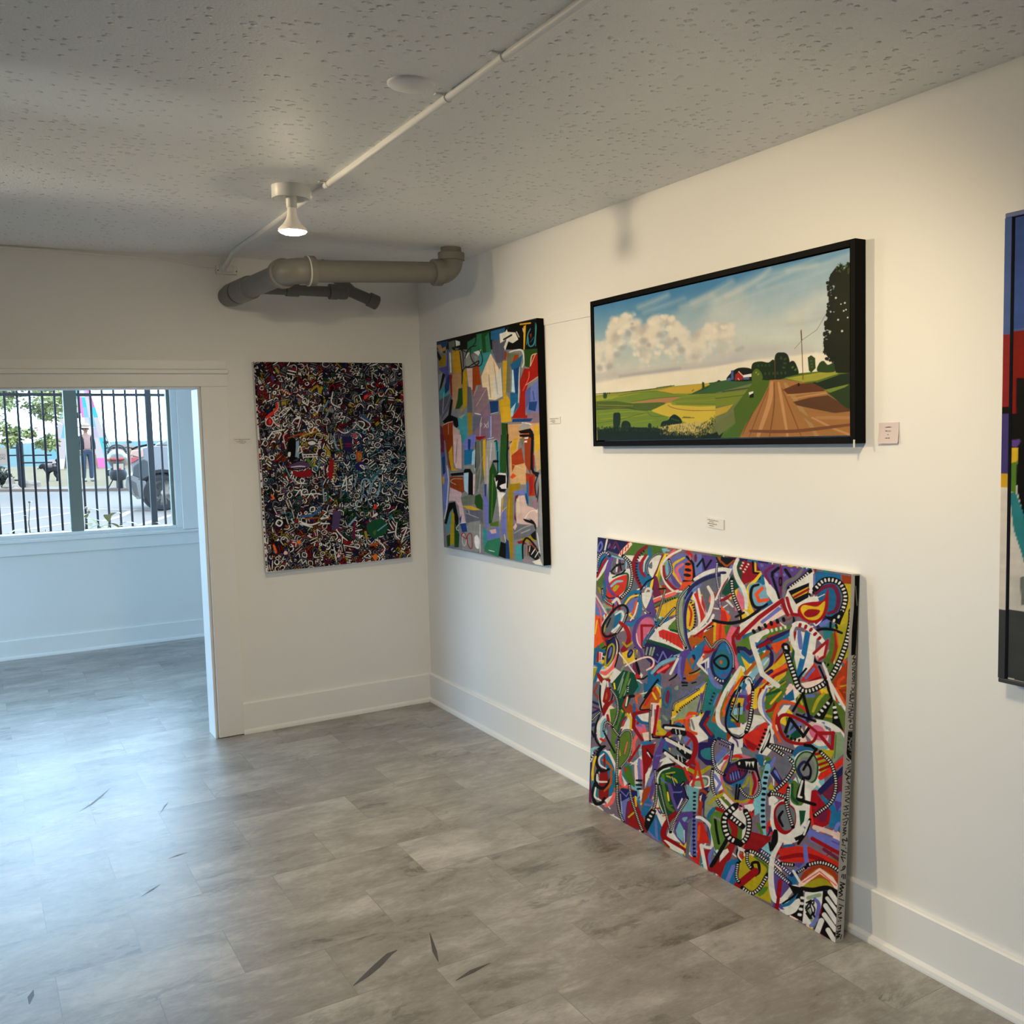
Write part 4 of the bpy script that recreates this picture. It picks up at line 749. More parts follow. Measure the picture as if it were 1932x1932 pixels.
Q.run('''
pB 60 160 110 60 230 80 370 110 375 200 240 220 90 290; lv 18 100 110 190 200 235 120; pv 95 290 240 210 230 300 190 620 120 560; pr 225 280 340 200 420 420 480 560 540 810 215 670; sm 62 225 300 195 640; sy 34 340 200 352 360; lY 30 230 540 310 470; pb 380 190 440 420 420 430 370 300
pw 400 90 470 90 430 300; pN 440 440 480 80 620 10 500 320; pb 470 320 560 200 630 330 500 550 430 500; lv 40 500 330 620 350; lv 36 560 200 640 330; pb 540 790 650 560 700 470 790 700 800 970; sv 44 675 580 700 940; lv 24 560 780 660 890; sV 60 640 0 590 230; pV 690 380 780 480 740 510
pD 720 0 900 0 1000 300 1020 450 880 530 780 230; sG 60 800 0 880 350 970 440; sy 30 875 130 895 270; sG 30 880 350 960 350; pw 680 430 760 500 870 600 800 730 740 590; sw 40 680 420 740 560 795 700; sw 16 700 150 740 320 800 470
sV 72 900 0 960 200 1035 430; pB 970 20 1120 20 1060 240 1030 370 970 200; lv 20 970 130 1090 130; pw 1030 400 1110 220 1130 240 1050 400; pc 1090 450 1200 230 1180 0 1400 80 1345 440; lk 20 1140 0 1215 235; lw 8 1160 20 1205 190
pw 850 870 900 740 980 560 1050 460 960 790 1100 970 960 920; sr 98 1000 480 880 610 805 780 830 890 960 970 1165 1100; sw 84 830 950 980 1050 1120 1120; sr 36 790 930 900 1040
pV 1090 470 1290 440 1350 530 1230 650 1220 900 1140 1020 1010 860 980 720; pc 1010 760 1070 610 1150 760 1130 960 1030 860; bc 1115 560 1205 540 1160 620; lw 16 1150 760 1150 960; pv 1280 550 1370 550 1355 1240 1240 1120; pv 1170 620 1270 560 1240 640; ls 60 1250 600 1195 1190; pw 1230 1130 1310 1230 1230 1160
dk 44 1322 100 1315 500 1308 850 1322 1220; lB 10 1310 480 1300 1180
pN 1385 160 1460 300 1430 520 1370 500; pB 1460 200 1530 200 1480 520 1570 660 1470 650; pw 1400 240 1450 150 1420 290; pa 1490 280 1600 100 1670 250 1600 420 1540 560 1480 500; sY 50 1560 320 1700 200; sb 54 1630 400 1555 520 1570 680 1590 800; pb 1520 700 1600 900 1570 960
pR 1365 620 1460 630 1580 980 1430 970 1400 1350 1230 1200 1365 1210; so 46 1400 690 1380 920; pr 1470 1080 1610 1080 1540 1410; pG 1560 560 1640 450 1800 470 1800 800 1870 900 1870 1080 1720 1090 1640 1000; lg 46 1640 545 1760 610; lg 20 1650 560 1700 900; lr 60 1690 400 1790 440
sw 58 1355 545 1440 560 1570 680 1625 880 1605 1030 1540 1045 1430 1010; lw 58 1430 1010 1510 1420; pw 1640 1040 1740 1110 1840 1110 1710 1310; lt 26 1650 1110 1740 1240; sv 56 1630 1060 1570 1200 1610 1460; pr 1610 1440 1640 1330 1900 970 1940 1100 1750 1520; pb 1760 1510 1940 1220 1940 1640; lv 60 1920 1400 1850 1570
ck 46 40 0 42 250 90 490 140 610; dw 16 90 150 120 500; ck 46 240 0 270 220 340 440 400 620 465 780; ck 46 690 0 690 200 660 350 620 450; pk 600 400 690 430 640 590 540 780 490 700 505 530; dw 46 650 430 590 530 520 650; ck 38 735 10 790 250 860 520 930 790; ck 46 1205 240 1090 420 990 600 920 790; lk 30 1670 580 1690 780 1722 970; lk 66 1860 870 1760 1100 1600 1360
''')
Q.tile(1340, 1520, 6.44)
Q.run('''
pG 30 90 170 150 160 300 220 420 60 550 0 300; lk 30 60 165 75 300 105 460; lg 26 50 140 150 190; pG 240 200 390 290 400 420 330 450 230 350; pw 270 90 440 40 430 240 270 130; sp 30 400 0 420 80; pw 390 300 440 250 430 380 380 430; lr 76 250 180 300 290 280 450 210 630 90 750 10 770; pw 120 560 210 520 230 560 110 690; lk 46 215 390 120 560 15 730
pR 480 60 530 100 500 170 450 120; pr 400 530 480 310 740 380 720 500 590 580; sr 50 500 360 640 420 720 500; pb 130 860 200 680 330 640 410 680 330 800 300 970 180 940; lv 50 280 740 210 910; sk 32 345 500 330 590 400 750; sw 20 350 540 340 610 390 680; pw 330 480 430 540 400 560 340 540
pY 360 700 450 580 720 720 740 1190 540 1090 400 980 340 880; sG 60 600 1080 680 1000; sG 30 540 620 700 760 640 900; pc 600 540 720 430 770 480 740 640 640 610; lk 28 720 450 735 545; cB 50 610 545 760 650 990 840; ck 50 440 560 530 565 700 685 970 945; ck 42 450 560 450 680 495 760; sk 36 525 770 510 700 580 695 595 800 550 850; lr 92 330 975 545 800; ck 42 335 700 318 850 350 930; ck 52 390 1000 500 1065 600 1000 700 840
ck 84 300 10 190 120 172 230 220 380 330 445; ck 70 240 130 390 250; ck 66 430 70 475 200 445 380 365 470
pw 740 0 1210 0 1200 180 1100 420 960 470 800 430 730 220; br 770 130 790 20 870 -40 1020 30 1035 230 920 350 800 280; bs 800 130 830 10 930 -10 1030 80 1010 250 900 300; sk 36 880 70 835 150 880 250; ck 46 920 -60 950 80 1005 260; pD 1080 60 1160 60 1140 190 1095 250
pv 1130 250 1560 420 1590 560 1220 440; lr 46 1240 400 1420 500 1590 590; lm 40 1380 530 1570 660; lV 20 1480 430 1560 470; pR 820 530 1000 490 1200 500 1560 690 1560 780 1300 700 1150 690 880 690; sr 56 850 640 1100 600 1300 640 1450 720; pv 1020 780 1140 690 1110 800 900 800; pV 980 700 1140 690 1080 760; sv 56 1150 480 1165 640 1195 790; pb 860 480 1040 460 1000 500 880 510
pV 755 770 960 920 950 1060 830 1130 755 1050; lr 56 850 920 830 1090 805 1260; ck 46 865 705 1005 720; ck 54 1190 720 1330 690 1470 730 1570 800; ck 40 1060 810 1160 750; cB 46 760 780 970 950
sk 46 745 500 790 310 800 420 760 530; bk 770 330 800 300 800 480 765 540; sk 46 1210 170 1170 300 1070 460; pk 1020 390 1160 330 1120 400 1040 430; lw 26 1200 190 1140 350
sw 70 850 450 770 600 742 750 742 950 780 1130 870 1150 950 1060 1020 990 1120 1030; pk 950 960 1130 1000 1140 1420 940 1310 1060 1160; bw 830 1240 900 1260 1060 1130 1095 1180 1040 1290 920 1330; sb 44 880 1220 970 1180 1050 1070; sk 28 880 1190 1000 1110 1060 1050; dw 46 1125 1080 1105 1230 1070 1400; lr 40 830 1110 810 1250
bN 1085 910 1170 780 1320 720 1480 770 1570 900 1550 1050 1340 990 1120 980; bn 1180 870 1320 760 1500 860 1450 960; bY 1110 990 1220 920 1330 880 1430 920 1510 1040 1330 1000; lP 60 1100 960 1330 790 1470 890 1560 1030; lS 14 1130 930 1330 800 1530 970; lw 32 1010 795 1085 920
pw 1150 1050 1390 1040 1340 1250 1280 1450 1120 1430; la 46 1190 1120 1330 1085; la 46 1170 1230 1240 1400; sv 46 1270 1130 1320 1220 1260 1450; sk 60 1110 1005 1250 1025 1420 1000 1560 1060; lk 20 1160 1250 1215 1160 1215 1230 1165 1270 1230 1370; lk 20 1170 1180 1225 1150; ok 16 1225 1180 1255 1150 1255 1195; sk 18 1225 1240 1250 1330 1270 1260 1240 1200; lk 22 1170 1310 1210 1370 1245 1300 1265 1350
pk 1370 1030 1560 1060 1530 1680 1260 1500 1350 1300; lw 62 1455 1050 1545 1180; lw 46 1420 1125 1540 1290; lw 58 1400 1215 1535 1420; lw 58 1385 1325 1520 1510; lw 58 1430 1510 1520 1660; lw 70 1350 1400 1290 1560; lv 40 1220 1460 1300 1380
''')
Q.build('canvas', PAINTED, lean, gain=GAIN_L, seed=3)

# handwriting on the right edge of that canvas
n_ = LU.cross(LV).normalized(); EO = LB + LU*1.0012; EU = -n_*.033; EV = LV
W_ = Paint(EO, EU, EV, 60, 900, (196, 190, 182))
W_.tile(1570, 1080, 8.05)
W_.run('''
pk 345 50 470 45 470 75 425 110 440 400 430 650 380 900 355 1250 290 1260 300 900 330 560 345 200; la 14 357 210 365 340 380 500; sk 7 475 70 440 640 415 800 370 1010
ok 10 325 1290 365 1245 382 1275 340 1312; sk 10 305 1310 380 1340 350 1322 325 1375; ok 10 308 1385 340 1350 352 1390 320 1405
sk 12 305 1445 385 1420 372 1452 345 1452 308 1475; lk 12 308 1482 382 1502 308 1532; lk 10 345 1487 345 1522; sk 12 308 1548 382 1540 376 1572 345 1560 335 1588 308 1565; sk 12 304 1605 376 1596 370 1625 340 1615 330 1642 305 1615; lk 11 304 1660 350 1657; lk 11 368 1656 376 1656; lk 11 300 1692 372 1690; lk 11 376 1668 366 1735; sk 11 298 1745 310 1775 336 1762 342 1735 370 1745 378 1775; ok 10 282 1812 320 1790 346 1812 310 1838; lk 11 350 1855 275 1852 275 1890; sk 11 268 1910 352 1902 340 1940
''')
W_.tile(1570, 1310, 8.05)
W_.run('''
lk 11 345 20 275 22 275 55; ok 11 266 85 355 62 350 112 312 122; lk 11 258 140 360 152; lk 11 258 190 360 197; lk 11 310 146 308 195; lk 11 250 218 345 232 248 268; lk 9 290 222 288 258; sk 11 250 282 340 288 270 288 278 315 252 304; lk 11 250 330 300 324; lk 10 322 322 330 322; lk 11 245 352 350 374; lk 11 322 330 318 392; sk 11 248 405 290 386 270 422 302 412; ok 11 268 472 310 460 312 510 270 515; sk 11 340 430 345 480 322 550 250 556
pk 242 566 340 570 352 660 325 1042 238 955 218 900; sg 12 250 645 300 690 240 705 312 740 240 765 322 800 240 825 330 880 270 900 322 940; sw 8 300 650 260 760 300 860
lk 12 220 980 260 1010; lk 12 238 1080 300 1050 318 1085 240 1115; sk 11 212 1130 290 1140 250 1172 300 1172; ok 11 228 1195 300 1180 292 1242 232 1235; sk 14 215 1160 200 1210 250 1245 220 1290 310 1252; sk 11 218 1335 270 1365 222 1300; sk 11 198 1405 300 1390 232 1402 262 1432 200 1445; sk 12 200 1490 260 1482 250 1522 202 1535; sk 12 198 1560 262 1582 202 1612 250 1642 292 1652; sk 12 178 1705 250 1692 202 1702 242 1742 180 1752; sk 12 168 1805 262 1790 256 1832 216 1822 212 1852 170 1815; sk 11 160 1905 240 1880 230 1925
''')
W_.tile(1560, 1540, 7.73)
W_.run('''
sk 12 240 95 290 80 272 132 238 124; sk 12 238 172 282 165 240 202 282 212 235 242 276 252 235 284; sk 15 286 318 292 362 230 338 240 392; lk 12 222 412 268 430; lk 9 270 462 282 468; lk 14 212 490 287 532; sk 13 240 500 222 560 272 565; lk 12 272 612 208 590 242 662; sk 14 203 792 250 772 266 730 240 738 234 775; lk 12 215 890 226 848; lk 12 240 912 246 850; lk 12 264 912 268 850; sk 17 198 962 262 992 198 1002 242 1042 194 1052 222 1092 180 1112 226 1142 185 1172; lk 12 174 1202 246 1230; lk 12 178 1287 240 1312; sk 13 168 1342 212 1330 180 1372; sk 13 164 1402 212 1410 166 1442; sk 13 168 1472 216 1482 180 1494; lk 12 168 1530 174 1533; lk 12 198 1522 204 1526; lk 14 148 1612 202 1590 196 1642 166 1640; sk 14 138 1682 202 1672 140 1712 192 1722 130 1762 186 1752 124 1792; lk 9 215 1730 200 1790
''')
W_.build('edge_lettering', PAINTED, lean, gain=.9, seed=9, streak=.02)

# ------------------------------------------------------------------ landscape in a black float frame
ld = thing('landscape_painting', 'black framed landscape of a dirt road between green fields under white clouds', 'painting')
FO = Vector((-.045, -1.9055, 1.4885)); FR = Vector((-.045, -3.3405, 1.5005)); FT = Vector((-.045, -1.9045, 2.0755))
U_ = FR-FO; V_ = FT-FO; nn = U_.cross(V_).normalized(); u1 = U_.normalized(); v1 = V_.normalized(); fw = .020; Lu, Lv = U_.length, V_.length
def fpiece(bm, a0, a1, b0, b1, d0, d1):
    v = [bm.verts.new(FO + u1*a + v1*b - nn*d) for d in (d0, d1) for a, b in ((a0, b0), (a1, b0), (a1, b1), (a0, b1))]
    for f in ((0, 1, 2, 3), (7, 6, 5, 4), (0, 4, 5, 1), (1, 5, 6, 2), (2, 6, 7, 3), (3, 7, 4, 0)): bm.faces.new([v[i] for i in f])
for a in ((0, fw, 0, Lv), (Lu-fw, Lu, 0, Lv), (fw+.0002, Lu-fw-.0002, 0, fw), (fw+.0002, Lu-fw-.0002, Lv-fw, Lv)):
    bm = B(); fpiece(bm, *a, 0, .0435); obj('frame', bm, BLACKF, ld, bevel=.0015)
g_ = .004; co_ = FO + u1*(fw+g_) + v1*(fw+g_) - nn*.003; cu = u1*(Lu-2*fw-2*g_); cv = v1*(Lv-2*fw-2*g_)
slab('stretcher', co_, cu, cv, .03, BLACKP, ld, bevel=0)
Ld = Paint(co_, cu, cv, 760, 420, (150, 180, 200))
h_, w_ = Ld.img.shape[:2]
# sky: blue above, pale towards the horizon (the painting's own sky)
vv, uu = Ld.vv, Ld.uu
t = np.clip((1.02-vv-.10*uu)/.62, 0, 1)
top = np.array((74, 136, 190)); midc = np.array((168, 190, 200)); low = np.array((222, 216, 204))
Ld.img = np.where(t[..., None] < .5, top+(midc-top)*(t*2)[..., None], midc+(low-midc)*((t-.5)*2)[..., None])/255.
wv = fbm(h_, w_, (3, 3), 4, 21)-.5; fine = fbm(h_, w_, (14, 20), 4, 22)-.5
def fz(P, w, col, a=.5): Ld.stroke(spline([((p[0]), p[1]) for p in P]), w, col, a=a*.9, soft=w*.8)
Wh = (226, 224, 216)
T13 = lambda x, y: (1350+x/4.713, 440+y/4.713); T12 = lambda x, y: (1110+x/6.662, 560+y/6.662)
for pts, w, a in (([(0, 590), (300, 440), (560, 350), (900, 290), (1215, 180)], 14, .6), ([(0, 680), (400, 520), (800, 400), (1215, 250)], 17, .55), ([(380, 470), (700, 330), (900, 280)], 6, .4), ([(-200, 620), (60, 480), (140, 430)], 8, .55),
                  ([(100, 560), (350, 430), (480, 320)], 6, .5), ([(640, 330), (1000, 180), (1200, 110)], 7, .35), ([(0, 800), (500, 600), (1000, 420)], 30, .5), ([(0, 900), (600, 760), (1000, 620)], 40, .5), ([(300, 960), (900, 900)], 40, .5)):
    fz([T13(*p) for p in pts], w, Wh, a)
for pts, w, a in (([(640, 130), (820, 60), (990, -20)], 7, .55), ([(700, 190), (1000, 90), (1200, 20)], 6, .35), ([(1180, 130), (1400, 60), (1560, -20)], 9, .5), ([(1100, 260), (1400, 120), (1900, -60)], 14, .4), ([(1200, 380), (1500, 240), (1900, 120)], 26, .4)):
    fz([T12(*p) for p in pts], w, Wh, a)
# cumulus: many soft puffs, greyer undersides
def puff(x, y, r, col, a): Ld.stroke(np.array([(x, y)]), 2*r, col, a=a, soft=r*.6 if a < .9 else r*.25)
rc = np.random.RandomState(5)
OUT = [(80, 560), (150, 540), (250, 520), (290, 420), (280, 300), (340, 250), (400, 240), (460, 190), (540, 190), (590, 270), (650, 340), (730, 390), (760, 300), (800, 250), (860, 220), (950, 190), (1040, 210), (1080, 280), (1160, 330), (1220, 400), (1300, 480), (1360, 440), (1420, 400), (1500, 330), (1600, 310), (1700, 300), (1780, 310)]
for i in range(1100):
    k = rc.randint(len(OUT)); x, y0_ = OUT[k]; x += rc.uniform(-45, 45); y = y0_ + 30 + abs(rc.normal(0, 190)); y = min(y, 930-.08*x)
    q = rc.rand(); X, Y = T12(x, y)
    dark = fbm_v = .5*math.sin(x*.019+1.2)+.5*math.sin(y*.023+.007*x)
    col = np.array((228, 222, 212)) - (np.array((64, 60, 48))*max(0, dark*.7-.1))
    puff(X, Y, rc.uniform(2.2, 6.5), tuple(col), .42)
for (x, y, r) in ((560, 400, 6), (500, 460, 7), (360, 720, 8), (420, 640, 7), (260, 880, 9), (150, 900, 8), (700, 560, 9), (770, 600, 6), (1100, 540, 5), (900, 480, 8), (1160, 680, 9), (540, 330, 4)):
    X, Y = T12(x, y)
    for k in range(5): puff(X+rc.uniform(-4, 4), Y+rc.uniform(-3, 3), r*.6, (166, 168, 172), .3)
for (x, y) in [(330, 300), (470, 230), (520, 250), (380, 440), (480, 360), (800, 320), (960, 260), (1030, 280), (1000, 400), (900, 620), (560, 560), (600, 720), (1600, 420), (1700, 380), (1500, 500), (1000, 700), (870, 700)]:
    X, Y = T12(x, y)
    for k in range(6): puff(X+rc.uniform(-5, 5), Y+rc.uniform(-3, 3), rc.uniform(2, 4.5), (234, 228, 216), .55)
for pts, w, col, a in (([(90, 1030), (400, 980), (800, 950), (1200, 900), (1600, 850), (1930, 800)], 9, (176, 176, 184), .75), ([(90, 970), (600, 950), (1100, 900), (1500, 830)], 8, (198, 196, 196), .6), ([(400, 1000), (900, 930), (1150, 900)], 4, (150, 150, 166), .6)):
    fz([T12(*p) for p in pts], w, col, a)
for pts, w, col, a in (([(0, 1110), (200, 1060), (500, 1030), (850, 1050)], 16, (186, 186, 192), .8), ([(0, 1160), (300, 1120)], 10, (190, 190, 196), .8), ([(640, 815), (800, 790), (1010, 740)], 6, (176, 178, 192), .7), ([(700, 740), (900, 600), (1010, 560)], 24, (222, 216, 208), .6), ([(880, 720), (1010, 690)], 6, (184, 184, 192), .6), ([(0, 960), (160, 930)], 6, (188, 188, 188), .6), ([(190, 1040), (240, 1020)], 5, (150, 152, 168), .6)):
    fz([T13(*p) for p in pts], w, col, a)
Lo = (232, 226, 212)
Ld.poly([T12(*p) for p in ((90, 1090), (500, 1010), (1000, 950), (1500, 890), (2000, 830), (2000, 1100), (90, 1260))], Lo, soft=2.5)
Ld.poly([T13(*p) for p in ((0, 1190), (300, 1130), (700, 1090), (900, 1060), (1060, 1090), (1060, 1260), (0, 1330))], Lo, soft=2.5)
PAL.update(A=(112, 132, 44), C=(150, 156, 56), E=(78, 104, 38), F=(44, 66, 34), H=(28, 44, 26), I=(18, 24, 18), J=(200, 172, 62), K=(152, 108, 66), L=(120, 78, 46), M=(92, 58, 36), O=(180, 136, 90), Q=(60, 96, 56), T=(206, 178, 110), U=(104, 112, 66), W=(232, 230, 222), X=(150, 36, 30), Z=(78, 100, 150))
Ld.tile(1110, 560, 6.662)
Ld.run('''
pC 60 1240 500 1190 1000 1130 1500 1085 2100 1040 2100 1900 60 1900
lF 8 90 1222 400 1202 800 1160 1080 1115; dH 16 180 1215 280 1212; dF 12 540 1190 800 1160; dF 12 850 1145 1060 1115
pJ 860 1180 1080 1130 1500 1090 1560 1110 1300 1210 1050 1215; pA 240 1290 780 1190 1100 1220 1330 1230 1150 1260 540 1325 90 1310; sE 7 240 1280 500 1220 800 1190 950 1200 1060 1220; pC 90 1270 400 1240 300 1285 90 1310
pO 540 1330 900 1275 1160 1255 1090 1290 1010 1335 960 1330; sE 6 540 1320 800 1280 1160 1250
pE 100 1315 350 1310 560 1340 900 1325 970 1330 950 1370 800 1420 640 1430 480 1400 100 1420; sF 9 100 1420 480 1400 620 1425 800 1425; lY 5 120 1360 560 1370; sU 10 110 1390 300 1400 460 1390
pJ 990 1335 1030 1330 1060 1360 1400 1380 1860 1360 1840 1400 1660 1520 1450 1600 1260 1590 1040 1510 860 1470 790 1430 960 1350
pA 1040 1310 1170 1260 1500 1220 2000 1140 2000 1330 1860 1358 1400 1360 1120 1350; pQ 1270 1230 1600 1070 2000 1000 2000 1160 1600 1210; lE 8 1260 1228 1700 1205 2000 1150; sF 8 1320 1215 1480 1150 1600 1070; sC 6 1080 1320 1500 1300 1900 1260; sE 6 1100 1350 1500 1350 1850 1352; sG 5 1120 1290 1500 1260 1700 1240
sO 8 1000 1360 1060 1390 1200 1420 1500 1430; sL 6 1000 1365 1080 1400 1300 1430 1640 1425; lF 7 1180 1520 1330 1520; dF 12 1190 1510 1280 1516
pA 100 1430 480 1410 800 1440 1000 1510 1000 1640 120 1680; sC 9 120 1480 500 1440 700 1450; sY 9 150 1540 500 1510 740 1480; sE 7 110 1590 400 1540 700 1460; sC 8 200 1620 600 1570 900 1540; sE 6 740 1440 800 1500 960 1500; sA 12 500 1580 800 1540 1000 1560
pF 1430 1070 1455 1075 1465 1150 1430 1165; sF 8 1420 1160 1500 1130; pH 1580 1090 1640 1045 1670 1060 1600 1095; dF 12 1300 1190 1330 1160
bF 190 1270 190 1220 215 1205 235 1230 225 1275; bH 320 1650 315 1480 350 1455 400 1470 400 1600 370 1660; sU 5 370 1650 420 1590; bH 420 1650 430 1570 490 1560 530 1600 520 1650; bH 910 1630 930 1570 1000 1550 1040 1500 1090 1480 1160 1530 1170 1590 1060 1620 960 1640; dE 14 1040 1530 1140 1560; bH 750 1640 760 1590 790 1600 790 1640
pT 890 1640 1100 1600 1400 1570 1560 1580 1440 1680 1240 1740 900 1680
pH 110 1670 320 1650 600 1640 860 1650 1000 1690 1240 1740 1400 1690 1600 1560 1800 1420 1990 1280 2000 1860 120 1900
pE 1700 1700 2000 1400 2000 1800 1640 1820; pU 1460 1690 1700 1470 1990 1280 2000 1390 1700 1660 1560 1720
''')
for k in range(520):
    t_ = rc.rand(); x = 1330+t_*640; y = 1740-t_*430+rc.uniform(-70, 90); X, Y = T12(x, y)
    Ld.stroke(np.array([(X, Y), (X+rc.uniform(-.8, 1.2), Y-rc.uniform(1, 3))]), 1.1, PAL['UEFHTAH'[rc.randint(7)]], a=.8)
for k in range(420):
    x = rc.uniform(900, 1560); y = 1740-.00012*(x-1200)**2-rc.uniform(-10, 150)*(.6+.4*rc.rand()); X, Y = T12(x, min(y, 1740))
    Ld.stroke(np.array([(X, Y), (X+rc.uniform(-.6, .8), Y-rc.uniform(1.5, 4))]), 1., PAL['TUJHTE'[rc.randint(6)]], a=.7)
for k in range(300):
    x = rc.uniform(110, 1300); y = 1665+rc.uniform(-20, 30)+(60 if x > 1000 else 0); X, Y = T12(x, y)
    Ld.stroke(np.array([(X, Y), (X+rc.uniform(-.5, .5), Y-rc.uniform(1, 3))]), 1.2, PAL['HIF'[rc.randint(3)]], a=.9)
Ld.tile(1350, 440, 4.713)
Ld.run('''
pE 420 1300 700 1250 1060 1215 1230 1240 1230 1580 1000 1450 700 1320; pC 620 1290 1060 1215 1090 1250 900 1310 780 1325; lY 6 700 1280 1060 1230; lF 6 500 1295 770 1250
pQ -60 1330 300 1290 480 1300 400 1380 0 1420; pU 0 1420 420 1310 470 1330 330 1510 0 1700; pE 340 1530 440 1420 480 1310 470 1400 400 1500; pA 0 1430 280 1400 170 1520 0 1540; pJ 0 1560 160 1520 100 1590 0 1630; lE 7 0 1470 250 1440; pE 30 1840 140 1730 340 1540 330 1600 210 1840; pU -20 1700 300 1510 340 1540 160 1700 30 1800; sF 10 60 1410 200 1390 340 1370
pE 200 1840 160 1560 330 1330 480 1290 520 1310 420 1500 260 1840; bI 110 1310 130 1250 200 1200 300 1200 340 1240 330 1310; pX 175 1260 210 1225 245 1260 240 1305 172 1308; lW 6 205 1230 245 1270; pZ 137 1222 158 1218 162 1300 138 1308; pW 245 1262 320 1248 320 1276 245 1284; pZ 245 1284 300 1278 300 1300 245 1302; lW 5 200 1290 210 1305; pZ 105 1290 135 1285 135 1310 105 1312
bH 325 1240 330 1160 400 1140 470 1150 520 1130 540 1290 400 1300; bH 520 1290 530 1090 590 1060 640 1080 660 1160 640 1270; bH 620 1270 650 1160 700 1140 740 1240 700 1260; dF 22 360 1180 500 1170; dF 26 560 1110 620 1120 600 1220; dE 22 670 1180 720 1220; dF 24 420 1250 640 1240
bE 330 1330 325 1250 360 1205 400 1230 420 1290 380 1330; dC 16 350 1230 400 1270; lL 5 527 1115 530 1285; pF 820 1105 850 1085 885 1110 890 1200 850 1240 830 1220; dE 18 850 1120 860 1210; bF 910 1230 920 1160 960 1135 1000 1170 1060 1150 1060 1230
pK 480 1305 620 1300 800 1330 900 1350 1000 1430 1230 1590 1230 1815 205 1836 270 1700 400 1500 470 1360
sO 40 500 1330 480 1500 380 1800; sO 26 560 1330 590 1500 640 1800; sO 40 620 1340 760 1560 900 1800; sL 10 520 1330 520 1540 480 1810; sL 10 590 1380 680 1600 760 1800; sL 8 470 1380 380 1600 300 1810; sK 30 700 1560 900 1700 1100 1800; sO 20 860 1640 1060 1740 1220 1800; sM 6 330 1600 280 1700 240 1790; sL 30 310 1760 700 1760 1220 1700; sO 30 900 1640 1060 1640 1220 1640
pM 600 1390 720 1340 860 1330 980 1390 1000 1420 850 1430 640 1430; pM 690 1500 850 1460 1000 1440 1230 1580 1060 1600 860 1560 720 1530; lO 12 640 1440 980 1410; sO 14 700 1470 860 1440 990 1420; sK 10 800 1580 1000 1600 1200 1605; bI 728 1345 740 1330 750 1350 736 1362
pH 860 1330 1100 1255 1230 1240 1230 1340 1000 1400; pF 1000 1420 1230 1340 1230 1580 1150 1545; pA 960 1395 1190 1340 1150 1370 1020 1418; pE 880 1320 1060 1260 1100 1260 900 1330
lM 6 762 860 778 1300; lM 9 760 870 766 950; lM 2 770 950 900 860 1000 690; lL 2 700 1030 762 960
pI 1225 270 1170 255 1150 320 1080 290 1020 370 1005 440 1060 470 1030 560 1010 660 1060 700 1000 740 970 850 1030 870 985 970 980 1080 1050 1140 1070 1240 1230 1245
pW 295 1415 335 1405 338 1440 300 1450; pI 300 1440 340 1420 338 1460 305 1465
''')
for k in range(240):
    y = rc.uniform(270, 1150); e = np.interp(y, [255, 440, 560, 660, 740, 850, 980, 1080, 1150], [1150, 1010, 1030, 1015, 1010, 985, 985, 985, 1060])
    X, Y = T13(e+rc.uniform(-22, 30), y+rc.uniform(-20, 20)); puff(X, Y, rc.uniform(1.2, 3.2), PAL['I'], 1.)
for x, y in ((1115, 630), (1150, 620), (1160, 680), (1140, 690), (1175, 750), (1090, 770), (1070, 575), (1125, 870)):
    X, Y = T13(x, y); puff(X, Y, rc.uniform(1.2, 2.2), (206, 206, 200), 1.)
for k in range(30):
    X, Y = T13(rc.uniform(1060, 1210), rc.uniform(265, 360)); puff(X, Y, 1.2, PAL['E'], .8)
Ld.img = np.clip(Ld.img*(1+fine*.06)[..., None], 0, 1)
Ld.build('canvas', VARN, ld, gain=GAIN_D, streak=.006, seed=4)
bm = B(); box(bm, -.050, -.0452, -3.3395, -3.3365, 1.488, 1.512); obj('corner_clip', bm, WPLAST, ld)

# ------------------------------------------------------------------ tall abstract canvas with black sides
ab = thing('abstract_painting', 'abstract canvas of coloured vertical blocks with black sides nearest the room corner', 'painting')
AO = Vector((-.040, -.340, .9345)); AR = Vector((-.040, -1.452, .946)); AT = Vector((-.040, -.333, 2.047))
slab('stretcher', AO, AR-AO, AT-AO, .0385, BLACKP, ab)
Ab = Paint(AO, AR-AO, AT-AO, 340, 560, (128, 128, 134))
PAL.update(A=(150, 154, 152), C=(196, 158, 112), E=(222, 200, 172), F=(206, 160, 34), H=(172, 140, 24), I=(142, 116, 132), J=(150, 62, 18), K=(214, 180, 176), L=(64, 150, 160), M=(30, 66, 120), O=(46, 118, 90), Q=(108, 112, 96), T=(84, 92, 160), U=(176, 214, 232), W=(228, 226, 220), X=(150, 24, 24), Z=(34, 74, 30))
Ab.tile(815, 600, 8.4)
